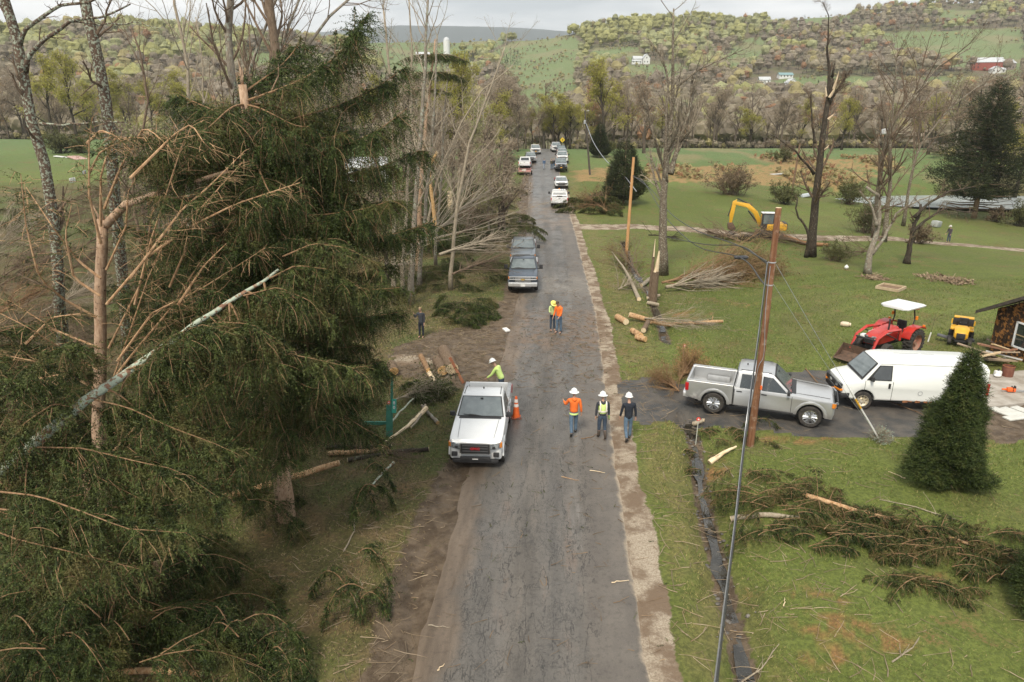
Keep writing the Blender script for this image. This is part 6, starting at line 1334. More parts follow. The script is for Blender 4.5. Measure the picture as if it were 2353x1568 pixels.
    if bumper:
        M().prism([(yN-.18, .50), (yN+.10, .50), (yN+.13, .60), (yN+.13, .72), (yN+.08, .76), (yN-.18, .76)], -hw+.03, hw-.03, .05).obj('front_bumper', bumper, t, True); M().box((0, yN+.04, .44), (1.1, .12, .14), None, .03).obj('lower_intake', BLK, t, True)
    if plate: M().box((0, yN+.14 if bumper else yN+.03, .58), (.31, .012, .16)).obj('licence_plate', plate, t)
    M().prism([(yR-.10, .55), (yR+.12, .52), (yR+.12, .74), (yR-.10, .74)], -hw+.02, hw-.02, .04).obj('rear_bumper', CHR if col in ('white', 'silver', 'navy', 'slate') else BLK, t, True); M().box((0, yR-.108, .645), (.31, .012, .15)).obj('licence_plate', plate or PLATE, t)
    if kind == 'pickup':
        zr = belt+.10; bp = [(cr-.02, z0+.02)]+[(cr-.02, zr), (yR+.02, zr), (yR, zr-.08), (yR, .58), (yR+.15, .54)]+arR
        for s in (-1, 1):
            x0, x1 = (hw-.15, hw) if s > 0 else (-hw, -hw+.15); M().prism(bp, x0, x1, .035).obj('bed_side', pc, t, True, sharp=28)
            M().box((s*(hw-.075), (cr+yR)/2, zr+.012), (.13, bed-.04, .03), None, .01).obj('bed_rail', LINER if liner is None else liner, t, True)
            M().box((s*(hw-.30), yb, .90), (.28, wr*2.2, .22), None, .06).obj('wheel_well', LINER, t, True)
        M().box((0, (cr+yR)/2, .78), (W-.3, bed-.02, .05)).obj('bed_floor', LINER, t); M().box((0, cr-.05, .98), (W-.3, .06, .56)).obj('bed_front', LINER, t)
        M().box((0, yR+.05, .98), (W-.30, .09, .58), None, .02).obj('tailgate', pc, t, True)
        M().box((0, yR+.0, 1.13), (.26, .02, .05)).obj('tailgate_handle', BLK, t)
        if cap:
            cp = [(cr-.02, zr+.02), (cr-.04, H-.02), (yR+.18, H-.04), (yR+.02, zr+.02)]; M().prism(cp, -hw+.03, hw-.03, .05, lambda z: 1-.10*max(0, (z-zr)/(H-zr))).obj('bed_cap', pc, t, True)
            quadp(t, 'cap_window', [(-hw*.8, yR+.07, zr+.14), (hw*.8, yR+.07, zr+.14), (hw*.74, yR+.14, H-.16), (-hw*.74, yR+.14, H-.16)], LINER, .012); M().box((0, yR+.0, zr+.04), (.66, .03, .10)).obj('cap_latch', BLK, t)
            for x in (.3, .5): M().box((x, cr-.5, H+.04), (.05, .10, .10)).obj('roof_fitting', BLK, t)
    else: M().box((0, yR+.01, 1.0), (W-.5, .05, .45), None, .02).obj('tailgate', pc, t, True)
    if beacon: M().lathe([(.10, H), (.10, H+.06), (.05, H+.12), (.001, H+.13)], (0, rr+.5, 0), n=10).obj('beacon', mat('orange_beacon', (.75, .25, .04), None, 5, .3), t, True)
    return t
def ang(d): return R(d)
gp = ground_at(1096, 1058); yaw = math.pi-.03
pickup('white compact pickup with red grille letters parked facing us on the muddy left shoulder', (-1.10, 23.45, .0), math.pi-.06, 'white', 5.15, 1.87, 1.78, .37, 1.50, 1.72, 'bars', 'GMC', trim=BLK, belt=1.15)
c = ground_at(1193, 688); pickup('dark blue pickup with chrome grille and tow mirrors parked in front of the grey one', (.85, 48.9, .02), math.pi-.035, 'navy', 6.0, 2.05, 1.95, .41, 1.95, 2.0, 'chrome', 'cross', CHR, CHR, 'tow', plate=PLATE, belt=1.25)
pickup('grey pickup with chrome bumper parked behind the dark blue pickup', (.95, 56.6, .1), math.pi-.03, 'slate', 6.0, 2.05, 1.97, .41, 1.95, 2.0, 'plain', None, CHR, CHR, 'tow', belt=1.25)
pA, pB = ground_at(1640, 950), ground_at(1865, 982)
dv = pB-pA; rz = math.atan2(dv[1], dv[0])-math.pi/2
cc = (pA+pB)/2; nv = np.array([-math.sin(rz-math.pi/2+math.pi/2), 0]) 
pickup('silver crew-cab pickup parked side-on in the driveway behind the utility pole', (cc[0]+.18, cc[1]+.95, -.02), rz, 'silver', 5.75, 2.0, 1.93, .43, 1.80, 2.18, 'plain', None, BLK, None, 'small', belt=1.20, handle=BLK)

def van():
    p = ground_at(1975, 942); rz = R(83); d = np.array([-math.sin(rz), math.cos(rz)]); lat = np.array([math.cos(rz), math.sin(rz)])
    L, W, H, wr = 5.7, 2.0, 2.10, .38; yN, yR, hw = L/2, -L/2, 1.0; ya = yN-.98; yb = yR+1.15
    # wheel centre sits ya forward of the middle, on the viewer's side
    side = 1 if lat[1] < 0 else -1
    o = p[:2]-d*ya-lat*side*(hw-.13); t = thing('cargo_van', 'white cargo van with rusted sills parked nose to nose with the silver pickup', 'van', (o[0], o[1], 0), rz); pc = PT['vanwhite']
    z0 = .42; arF = arch(ya, wr+.07, wr+.02, z0); arR = arch(yb, wr+.07, wr+.02, z0)
    poly = [(yR+.06, .46), (yb-wr-.1, z0)]+arR+arF+[(yN-.1, .46), (yN-.02, .62), (yN, .85), (yN-.06, 1.05), (yN-.28, 1.15), (yN-.85, 1.26), (yN-1.45, 1.98), (yN-1.65, 2.06), (yN-2.0, H), (yR+.5, H), (yR+.12, 2.04), (yR, 1.86), (yR, .6)]
    def f(z): return 1-.17*max(0, (z-1.15)/(H-1.15))**1.35
    bd = M().prism(poly, -hw, hw, .09, f); V = []
    for (x, y, z) in bd.v:
        k = max(0, (y-(yN-.9))/.9); x *= 1-.10*k*k; y -= .20*k*(abs(x)/hw)**3; V.append((x, y, z))
    bd.v = V; bd.obj('body', pc, t, True, sharp=30)
    M().box((0, 0, .5), (W*.86, L*.88, .3)).obj('underbody', DARKV, t); M().box((0, ya, .6), (W*.88, .85, .42)).obj('wheel_housing', DARKV, t)
    def fr(u, x): y = yN-.85-.60*u; z = 1.26+.72*u; return (x, y+.02, z+.02)
    quadp(t, 'windscreen_frame', [fr(.03, -.93), fr(.03, .93), fr(.98, .80), fr(.98, -.80)], BLK, .008); quadp(t, 'windscreen', [tuple(np.array(fr(.12, -.84))+[0, .014, .014]), tuple(np.array(fr(.12, .84))+[0, .014, .014]), tuple(np.array(fr(.94, .74))+[0, .014, .014]), tuple(np.array(fr(.94, -.74))+[0, .014, .014])], WGLASS, .005)
    for x in (-.5, .15): M().tube([fr(.06, x), tuple(np.array(fr(.10, x+.55))+[0, .05, .05])], .016, 4).obj('wiper', BLK, t)
    for s in (-1, 1):
        quadp(t, 'window_frame', [(s*(hw*f(z)+.003), y, z) for y, z in ((yN-1.02, 1.30), (yN-1.98, 1.30), (yN-1.98, 1.92), (yN-1.48, 1.92))], BLK, .006)
        quadp(t, 'side_window', [(s*(hw*f(z)+.012), y, z) for y, z in ((yN-1.16, 1.34), (yN-1.93, 1.34), (yN-1.93, 1.88), (yN-1.50, 1.88))], GLASS, .006)
        for y in (yN-.98, yN-2.06): M().box((s*(hw+.001), y, .86), (.012, .014, .80)).obj('door_seam', BLK, t)
        M().tube([(s*hw*f(1.97), yN-1.5, 1.985), (s*hw*f(1.97), yR+.4, 1.985)], .012, 4).obj('roof_gutter', LINER, t)
        M().box((s*(hw+.01), yN-1.93, 1.08), (.03, .09, .22), None, .012).obj('door_handle', BLK, t, True)
        mm = M().box((s*(hw+.12), yN-1.20, 1.40), (.20, .10, .20), None, .04); mm.box((s*(hw+.02), yN-1.18, 1.33), (.2, .06, .08)); mm.obj('mirror', BLK, t, True)
        wheel(t, s*(hw-.13), ya, wr, .25, 'steel', True); wheel(t, s*(hw-.13), yb, wr, .25, 'steel', True)
        h = M().box((s*.70, yN-.06, .93), (.36, .14, .20), (0, 0, -s*.28), .03).obj('headlight', BLK, t, True); M().box((s*.66, yN+.005, .95), (.16, .05, .11), (0, 0, -s*.28), .02).obj('lamp_lens', LAMPW, h, True)
        M().box((s*.72, yN-.05, .785), (.42, .14, .08), (0, 0, -s*.28), .02).obj('turn_signal', AMB, t, True); M().box((s*(hw-.02), yR+.02, 1.1), (.06, .08, .5)).obj('tail_light', REDL, t)
        rs = np.random.default_rng(3)
        for k in range(7): M().box((s*(hw+.004), yb+.75+k*.2+rs.uniform(-.1, .1), .43+rs.uniform(0, .04)), (.012, rs.uniform(.08, .26), rs.uniform(.03, .09)), (rs.uniform(-.2, .2), 0, 0)).obj('rust_patch', RUST, t)
        M().lathe([(.085, 0), (.095, s*.012), (.075, s*.014)], (s*(hw+.0), yR+2.55, .82), 'x', 16).obj('fuel_flap', LINER, t)
    M().box((0, yN+.0, .95), (1.02, .07, .22), None, .03).obj('grille', BLK, t, True); e = M(); e.box((0, yN+.045, .96), (.24, .02, .055)); e.box((0, yN+.047, .96), (.10, .02, .10)); e.obj('emblem', CHR, t)
    bp = M().prism([(yN-.25, .46), (yN+.10, .48), (yN+.12, .64), (yN-.25, .70)], -hw+.02, hw-.02, .05); bp.v = [(x, y-.22*(abs(x)/hw)**3, z) for x, y, z in bp.v]; bp.obj('front_bumper', BLK, t, True)
    M().box((0, yR-.06, .55), (1.8, .16, .18), None, .04).obj('rear_bumper', BLK, t, True)
    for y in (.2, -.3, -.9): M().box((.28, y, H+.002), (.07, .5, .004)).obj('roof_scuff', LINER, t)
van()
# vehicles lined up toward the crest of the road
def far(px, py, rz, label, **k):
    g = ground_at(px, py); y = g[1]; return pickup(label, (g[0], y, float(hbase(road_x(y), y))+.03), rz, **k)
GRP = 'vehicles parked along the road toward the crest'
far(1284, 472, -.045, 'white pickup with a white bed cap seen from behind on the right lane', col='white', L=5.9, W=2.03, H=1.97, wr=.41, bed=2.0, cab=1.85, cap=True, mirrors='tow', beacon=True, belt=1.24, grille='plain', plate=PLATE)
far(1289, 432, math.pi-.03, 'white sedan-like car facing us just beyond the white capped pickup', kind='suv', col='white', L=4.7, W=1.82, H=1.50, wr=.33, cab=3.2, belt=.98, grille='plain', lamp_amber=False)
far(1288, 392, math.pi-.03, 'black pickup with an oval grille emblem heading the far line of vehicles', col='grey', L=5.8, W=2.03, H=1.96, wr=.41, grille='oval', emblem='oval', plate=PLATEO, mirrors='tow', belt=1.24, bumper=BLK)
far(1291, 374, math.pi-.03, 'white pickup second in the far line on the right lane', col='white', L=5.8, W=2.0, H=1.95, wr=.41, grille='plain', mirrors='tow', belt=1.24)
far(1291.5, 364, math.pi-.03, 'silver suv third in the far line on the right lane', kind='suv', col='silver', L=4.8, W=1.9, H=1.75, wr=.37, cab=3.2, belt=1.1, grille='plain')
far(1289, 356, math.pi-.03, 'dark blue suv fourth in the far line on the right lane', kind='suv', col='navy', L=4.8, W=1.9, H=1.75, wr=.37, cab=3.2, belt=1.1, grille='plain')
far(1277, 349, math.pi+.02, 'white pickup last in the far line at the crest beneath the yellow sign', col='white', L=5.7, W=1.98, H=1.9, wr=.40, grille='plain', belt=1.2)
far(1230, 354, math.pi+.02, 'white suv alone at the crest on the left edge', kind='suv', col='white', L=4.8, W=1.95, H=1.78, wr=.38, cab=3.2, belt=1.12, grille='plain', plate=PLATEO)
far(1219, 373, math.pi+.03, 'grey suv on the left edge beside the white pickup with trailer', kind='suv', col='silver', L=4.8, W=1.92, H=1.78, wr=.38, cab=3.2, belt=1.12, grille='plain')
wt_ = far(1206.5, 386, -.06, 'white pickup seen from behind with an open bed hitched to the low trailer', col='white', L=5.8, W=2.03, H=1.92, wr=.41, bed=2.0, cab=1.85, grille='plain', mirrors='tow', belt=1.24)
def trailer():
    g = ground_at(1206, 401); y = g[1]; t = thing('utility_trailer', 'low red and white utility trailer behind the far white pickup', 'trailer', (g[0], y, float(hbase(road_x(y), y))+.04), -.05)
    RD = mat('faded_red_metal', (.42, .16, .14), (.52, .30, .27), 6, .7); m = M(); m.box((0, 0, .55), (2.0, 3.2, .10)); m.box((0, 2.2, .50), (.12, 1.5, .10)); m.obj('frame', RD, t)
    for s in (-1, 1): M().box((s*1.0, 0, .82), (.06, 3.2, .45)).obj('side_rail', RD, t); wheel(t, s*1.12, -.2, .33, .2, 'steel'); M().box((s*1.14, -.2, .74), (.26, .8, .05), None, .02).obj('mudguard', PT['white'], t, True)
    for k in range(4): M().box((0, -1.6, .66+.13*k), (2.0, .05, .05)).obj('tailboard_slat', RD, t)
    M().box((-.1, -1.64, .80), (.7, .03, .34)).obj('board', mat('pale_board', (.66, .58, .52), None, 4, .8), t)
trailer()

# ------------------------------------------------------------------ people (built on a posed skeleton, one continuous skin)
SKIN = mat('skin', (.42, .24, .17), (.48, .29, .21), 10, .55); DEN = mat('blue_denim', (.075, .125, .19), (.12, .18, .25), 9, .9); DEN2 = mat('dark_denim', (.035, .055, .085), (.055, .08, .12), 9, .9)
ORG = mat('orange_sweatshirt', (.88, .19, .03), (.80, .16, .025), 5, .85); LIME = mat('lime_hi_vis', (.62, .82, .22), (.70, .88, .32), 5, .8); NAVY = mat('navy_cloth', (.012, .016, .026), (.022, .028, .04), 6, .9); CHAR = mat('charcoal_cloth', (.03, .033, .042), (.045, .05, .06), 6, .9)
BOOTS = mat('brown_boots', (.045, .032, .024), (.08, .06, .045), 7, .7); BOOTB = mat('black_boots', (.018, .018, .018), (.03, .03, .03), 7, .6); HAT = mat('hard_hat_white', (.80, .82, .82), (.74, .76, .76), 6, .3); HATY = mat('hard_hat_yellow', (.82, .74, .20), (.75, .66, .16), 6, .35)
REFL = mat('reflective_tape', (.78, .70, .66), (.85, .80, .76), 9, .4); HAIR = mat('brown_hair', (.06, .035, .02), (.10, .06, .035), 12, .7); HAIRB = mat('fair_hair', (.30, .20, .10), (.38, .27, .15), 12, .7); GLV = mat('green_glove', (.38, .55, .16), (.10, .12, .08), 14, .8)
def skin_mesh(name, chains, parent, mt, sub=1, off=0.0):
    """chains: list of [(pos, rx, ry)...]; the first point of later chains joins the nearest existing vertex"""
    V, E, Rd = [], [], []
    for ch in chains:
        prev = None
        for i, (p, r) in enumerate(ch):
            p = np.asarray(p, float); r = (r, r) if np.isscalar(r) else r
            if i == 0 and V:
                prev = int(np.argmin([np.linalg.norm(np.asarray(q)-p) for q in V])); 
                if np.linalg.norm(np.asarray(V[prev])-p) < .012: continue
            V.append(tuple(p)); Rd.append((r[0]+off, r[1]+off))
            if prev is not None: E.append((prev, len(V)-1))
            prev = len(V)-1
    me = bpy.data.meshes.new(name+'_sk'); me.from_pydata(V, E, []); o = bpy.data.objects.new('tmp', me); C.objects.link(o)
    md = o.modifiers.new('skin', 'SKIN'); md.use_smooth_shade = True; md.branch_smoothing = .4
    for k, sv in enumerate(me.skin_vertices[0].data): sv.radius = Rd[k]; sv.use_root = (k == 0)
    if sub: sb = o.modifiers.new('sub', 'SUBSURF'); sb.levels = sub; sb.render_levels = sub
    dg = bpy.context.evaluated_depsgraph_get(); dg.update(); r = bpy.data.meshes.new_from_object(o.evaluated_get(dg)); bpy.data.objects.remove(o)
    r.materials.clear(); return link(name, r, mt, parent)
def rotx(v, a): c, s = math.cos(a), math.sin(a); return np.array([v[0], v[1]*c-v[2]*s, v[1]*s+v[2]*c])
def person(label, loc, rz, H=1.78, top=ORG, legs=DEN, boots=BOOTS, hat=None, hair=None, vest=None, stout=1.0, legpose=((0, 0), (0, 0)), armpose=((0, .12, .15), (0, .12, .15)), lean=0.0, head=(0.0, 0.0), tall_boots=False, hood=None, glove=None, hem=None, long_top=0.0, hatkind='full', group=None, hem_mat=None):
    """legpose: (thigh forward, knee bend) R,L; armpose: (forward, outward, elbow bend) R,L"""
    t = thing('person', label, 'person', loc, rz, group); k = H/1.78; hip = np.array([0, 0, .93*k])
    sp = lambda z, y=0: np.array([0, y, z])*k
    tilt = lambda p: hip+rotx(np.asarray(p)-hip, -lean)
    chest, neck, hd = tilt(sp(1.30, -.01)), tilt(sp(1.52, .0)), None
    waist = tilt(sp(1.08)); neck2 = tilt(sp(1.56, .015)); hb = neck2+rotx(np.array([0, .01, .05]), -lean-head[0])*k; hc = hb+rotx(np.array([0, .02, .10]), -lean-head[0])*k; ht = hc+rotx(np.array([0, 0, .07]), -lean-head[0])*k
    legsJ, armsJ = [], []; low = 9
    for s, (th, kn) in zip((1, -1), legpose):
        h = hip+np.array([s*.095, 0, -.03])*k; kn_ = h+rotx(np.array([s*.01, 0, -.43]), th)*k; an = kn_+rotx(np.array([0, 0, -.42]), th-kn)*k; fa = th-kn*.9; heel = an+rotx(np.array([0, -.05, -.055]), fa)*k; toe = an+rotx(np.array([s*.02, .17, -.06]), fa)*k
        legsJ.append((h, kn_, an, heel, toe)); low = min(low, heel[2], toe[2])
    for s, (fw, out, el) in zip((1, -1), armpose):
        sh = tilt(sp(1.44)+np.array([s*.195*stout**.4, 0, 0])*k); d = rotx(np.array([s*math.sin(out), 0, -math.cos(out)]), fw); e = sh+d*.29*k; d2 = rotx(np.array([s*math.sin(out*.5), 0, -math.cos(out*.5)]), fw+el); w = e+d2*.26*k; armsJ.append((sh, e, w, d2))
    dz = np.array([0, 0, -low+.03*k]); Tn = lambda p: p+dz
    hw = .140*stout**.8*k
    # whole body: trunk, head, limbs, hands with separate fingers
    body = [[(Tn(hip), (hw*1.05, hw*.8)), (Tn(waist), (hw*.9, hw*.66)), (Tn(chest), (hw*1.0, hw*.7)), (Tn(tilt(sp(1.42))), (hw*.7, hw*.5)), (Tn(neck), .055*k), (Tn(hb), .060*k), (Tn(hc), (.076*k, .093*k)), (Tn(ht), (.070*k, .082*k))]]
    fwd = rotx(np.array([0, 1., 0]), -lean-head[0]); body.append([(Tn(hc), .07*k), (Tn(hc+fwd*.105*k-[0, 0, .005]), .016*k)])
    for s, (h, kn_, an, heel, toe) in zip((1, -1), legsJ): body.append([(Tn(hip), hw), (Tn(h), .085*k), (Tn((h+kn_)/2), .075*k), (Tn(kn_), .056*k), (Tn(kn_*.6+an*.4), .055*k), (Tn(an), .040*k), (Tn(toe), .034*k)])
    for s, (sh, e, w, d2) in zip((1, -1), armsJ):
        palm = w+d2*.085*k; body.append([(Tn(tilt(sp(1.42))), hw), (Tn(sh-np.array([0,0,.02])), .045*k), (Tn((sh+e)/2), .049*k), (Tn(e), .040*k), (Tn((e+w)/2), .038*k), (Tn(w), .027*k), (Tn(palm), (.040*k, .020*k))])
        ax = norm(np.cross(d2, np.array([s*1.0, .15, 0]))); cur = norm(np.array([-s*.9, .25, 0.])-d2*np.dot(d2, [-s*.9, .25, 0.]))
        for f, (ofs, l) in enumerate(((-.028, .072), (-.010, .082), (.009, .077), (.026, .060))):
            b0 = palm+ax*ofs*k; b1 = b0+norm(d2+cur*.18)*l*.5*k; b2 = b1+norm(d2+cur*.9)*l*.5*k
            body.append([(Tn(palm), .03*k), (Tn(b0+d2*.03*k), .0095*k), (Tn(b1+d2*.02*k), .009*k), (Tn(b2+d2*.02*k), .0075*k)])
        th0 = w+d2*.035*k-ax*.035*k; body.append([(Tn(w), .027*k), (Tn(th0), .011*k), (Tn(th0+norm(d2-ax*.5)*.045*k), .010*k)])
    skin_mesh('body', body, t, SKIN)
    fc = M()
    side = np.array([1., 0, 0]); upv = np.cross(side, fwd)
    for s in (-1, 1): fc.ball(Tn(hc+fwd*.088*k+side*s*.032*k+upv*.018*k), .011*k, 6)
    fc.obj('eyes', BLK, t, True)
    M().ball(Tn(hc+fwd*.085*k-upv*.047*k), .022*k, 6, (1.2, .5, .3)).obj('mouth', mat('lips', (.30, .12, .10), None, 5, .6), t, True)
    ea = M(); [ea.ball(Tn(hc+side*s*.082*k-upv*.005*k), .026*k, 6, (.35, .7, 1.1)) for s in (-1, 1)]; ea.obj('ears', SKIN, t, True)
    # clothes
    lowt = Tn(hip+np.array([0, 0, -.02-long_top])*1.0)
    top_c = [[(lowt, (hw*1.14, hw*.92)), (Tn(hip+[0, 0, .06*k]), (hw*1.14, hw*.94)), (Tn(waist), (hw*1.14, hw*.92)), (Tn(chest), (hw*1.34, hw*.98)), (Tn(tilt(sp(1.45))), (hw*1.02, hw*.78)), (Tn(neck+[0, 0, .012]), .082*k)]]
    for s, (sh, e, w, d2) in zip((1, -1), armsJ): top_c.append([(Tn(tilt(sp(1.45))), hw), (Tn(sh), .070*k), (Tn((sh+e)/2), .064*k), (Tn(e), .056*k), (Tn((e+w)/2), .052*k), (Tn(w-d2*.01), .041*k)])
    skin_mesh('shirt', top_c, t, top)
    pants = [[(Tn(hip+[0, 0, .10*k]), (hw*1.08, hw*.86)), (Tn(hip), (hw*1.10, hw*.88))]]
    for h, kn_, an, heel, toe in legsJ:
        e_ = an if not tall_boots else kn_*.5+an*.5
        pants.append([(Tn(hip), hw), (Tn(h-[0, 0, .05]), .103*k*stout**.4), (Tn((h+kn_)/2), .092*k), (Tn(kn_), .074*k)]+([(Tn(kn_*.5+an*.5), .070*k), (Tn(an+(kn_-an)*.08), .062*k)] if not tall_boots else [(Tn(e_), .066*k)]))
    skin_mesh('trousers', pants, t, legs)
    for h, kn_, an, heel, toe in legsJ:
        b = [[(Tn(an+(kn_-an)*(.62 if tall_boots else .14)), .074*k if tall_boots else .058*k), (Tn(an), .056*k), (Tn(heel*.5+toe*.5), (.050*k, .042*k)), (Tn(toe), (.046*k, .034*k))]]; skin_mesh('boot', b, t, boots)
    if glove is not None:
        for (sh, e, w, d2) in armsJ[:1]: skin_mesh('glove', [[(Tn(w-d2*.03), .040*k), (Tn(w+d2*.06*k), (.047*k, .03*k)), (Tn(w+d2*.16*k), (.042*k, .022*k)), (Tn(w+d2*.20*k), .015*k)]], t, glove)
    if vest is not None:
        vc = [[(Tn(hip+[0, 0, .05*k]), (hw*1.22, hw*1.02)), (Tn(waist), (hw*1.22, hw*1.0)), (Tn(chest), (hw*1.50, hw*1.14)), (Tn(tilt(sp(1.41))), (hw*1.46, hw*1.02)), (Tn(tilt(sp(1.49))), (hw*1.05, hw*.84))]]
        skin_mesh('safety_vest', vc, t, vest)
        band = M(); zb = waist[2]+.06*k+dz[2]; band.lathe([(hw*1.36, -.028), (hw*1.37, 0), (hw*1.36, .028)], (0, 0, zb), n=24, sx=1.0, sy=.80)
        for s in (-1, 1): band.loft([[(s*hw*.82-.025, y, z), (s*hw*.82+.025, y, z)] for y, z in ((-hw*.98, zb), (-hw*1.06, (zb+chest[2]+dz[2])/2+.04), (-hw*1.06, chest[2]+dz[2]), (-hw*.9, Tn(tilt(sp(1.44)))[2]), (-.02, Tn(tilt(sp(1.52)))[2]))], cap=False, closed=False)
        band.obj('reflective_stripes', REFL, t, True)
    if hem is not None: M().lathe([(hw*1.15, -.03), (hw*1.19, 0), (hw*1.12, .04)], Tn(hip+[0, 0, -.05]), n=20, sy=.84).obj('shirt_hem', hem, t, True)
    if hood is not None: skin_mesh('hood', [[(Tn(neck+np.array([-.085, -.02, .0])*k), .05*k), (Tn(neck+np.array([-.05, -.09, -.04])*k), .055*k), (Tn(neck+np.array([0, -.115, -.085])*k), .06*k), (Tn(neck+np.array([.05, -.09, -.04])*k), .055*k), (Tn(neck+np.array([.085, -.02, .0])*k), .05*k)]], t, hood)
    q = Tn(ht); ax_r = -lean-head[0]
    if hat is not None:
        hm = M(); rr_ = .125*k; hm.lathe([(rr_*1.0, 0), (rr_*.98, .045), (rr_*.82, .095), (rr_*.45, .13), (.001, .138)], n=20, sy=1.18)
        br = .185 if hatkind == 'full' else .15; hm.lathe([(rr_*.95, -.004), (br*k, -.022), (br*k, -.012), (rr_, .010)], n=24, sy=1.18); hm.tube([(0, -rr_*1.0, .07), (0, -rr_*.6, .132), (0, 0, .146), (0, rr_*.6, .132), (0, rr_*1.1, .07)], .016, 6)
        if hatkind != 'full': hm.loft([[(-.09, .12, .0), (.09, .12, .0), (.06, .21, -.025), (-.06, .21, -.025)], [(-.09, .12, .012), (.09, .12, .012), (.06, .21, -.015), (-.06, .21, -.015)]])
        o = hm.obj('hard_hat', hat, t, True, tuple(q-upv*.035*k)); o.rotation_euler = (ax_r, 0, head[1])
    if hair is not None:
        h_ = M().ball((0, 0, 0), .104*k, 10, (.86, 1.0, .95)); h_.v = [(x, y-.012, max(z, -.06 if y < 0 else .015)) for x, y, z in h_.v]; o = h_.obj('hair', hair, t, True, tuple(Tn(hc)+upv*.045*k)); o.rotation_euler = (ax_r, 0, 0)
    return t
def onroad(a, c):
    g = ground_at(a, c); z = float(hbase(road_x(g[1]), g[1]))+.045-.03*((g[0]-road_x(g[1]))/ROAD_HW)**2; return np.array([g[0], g[1], z if abs(g[0]-road_x(g[1])) < ROAD_HW else g[2]])
person('man in an orange hooded sweatshirt and white hard hat walking away up the road', onroad(1317, 1003), .06, 1.75, ORG, DEN, BOOTB, HAT, None, None, 1.08, ((.20, .10), (-.16, .25)), ((-.10, .22, .25), (.45, .35, 1.3)), .02, (.05, 0), hood=ORG, hem=LIME)
person('man in a lime safety vest and rubber boots walking between the two other hard hats', onroad(1382, 1010), .05, 1.74, CHAR, DEN2, BOOTS, HAT, None, LIME, 1.0, ((.05, .55), (.12, .08)), ((.0, .14, .12), (-.1, .14, .2)), .03, (.15, 0), True, CHAR, GLV)
person('man in a dark navy shirt and white hard hat on the right road edge', onroad(1441, 1011), .12, 1.76, NAVY, DEN, BOOTB, HAT, HAIR, None, 1.12, ((.10, .05), (-.15, .45)), ((-.05, .2, .15), (.10, .2, .2)), .02, (.1, 0), long_top=.10, hatkind='cap')
person('person in a yellow hard hat and lime shirt facing us beside the man in orange', onroad(1269, 762), math.pi+.25, 1.72, mat('pale_lime_shirt', (.45, .58, .24), (.52, .64, .30), 5, .85), DEN2, BOOTS, HATY, None, None, .95, ((.03, .02), (-.03, .02)), ((.35, .15, 1.3), (.35, .15, 1.3)), .10, (.55, 0), hem=NAVY)
person('bareheaded man in an orange sweatshirt and jeans bending his head toward the lime shirt', onroad(1284, 768), math.pi-.75, 1.82, ORG, DEN, BOOTB, None, HAIR, None, 1.1, ((.06, .02), (-.04, .02)), ((.15, .12, .25), (.30, .12, .6)), .08, (.45, 0), hood=ORG)
g = ground_at(969, 776); person('person in a dark jacket holding a phone to one ear on the left bank', g, math.pi-.35, 1.68, CHAR, NAVY, BOOTS, None, HAIRB, None, 1.1, ((.02, 0), (-.02, 0)), ((.5, .35, 2.3), (.05, .1, .2)), 0, (.05, 0), long_top=.12)
person('man in a lime hoodie and white hard hat leaning over the white pickup bed', (-.45, 27.0, 0.04), math.pi-1.9, 1.80, LIME, DEN2, BOOTS, HAT, HAIR, None, 1.1, ((.1, .05), (0, .05)), ((.45, .15, .4), (.5, .15, .4)), .42, (.10, -.4), hood=LIME, hatkind='cap')
g = ground_at(2178, 558); person('man in a dark checked shirt and cap standing on the far lane by the pond', g, 1.9, 1.78, mat('dark_check', (.05, .045, .055), (.09, .07, .08), 30, .9), DEN2, BOOTS, HATY if False else mat('pale_cap', (.5, .48, .44), None, 5, .8), None, None, 1.1, ((.05, .02), (-.05, .02)), ((.2, .1, .4), (.1, .1, .3)), .05, (.1, 0), hatkind='cap')
person('person in a blue jacket walking alone in the middle of the far road', onroad(1250, 391), .1, 1.75, mat('blue_jacket', (.05, .10, .19), (.07, .13, .23), 5, .85), mat('pale_jeans', (.26, .30, .36), (.32, .36, .42), 8, .9), BOOTS, None, HAIR, None, 1.0, ((.2, .1), (-.15, .3)), ((.1, .12, .2), (-.1, .12, .2)))
person('person in an olive jacket standing near the black pickup, left of the pair', onroad(1267, 391), .4, 1.72, mat('olive_jacket', (.07, .065, .04), (.10, .09, .06), 5, .85), DEN, BOOTS, None, HAIRB, None, 1.0, ((.03, 0), (-.03, 0)))
person('person in a dark jacket standing near the black pickup, right of the pair', onroad(1272, 391), -.3, 1.78, NAVY, DEN, BOOTB, None, HAIRB, None, 1.05, ((.03, 0), (-.03, 0)))
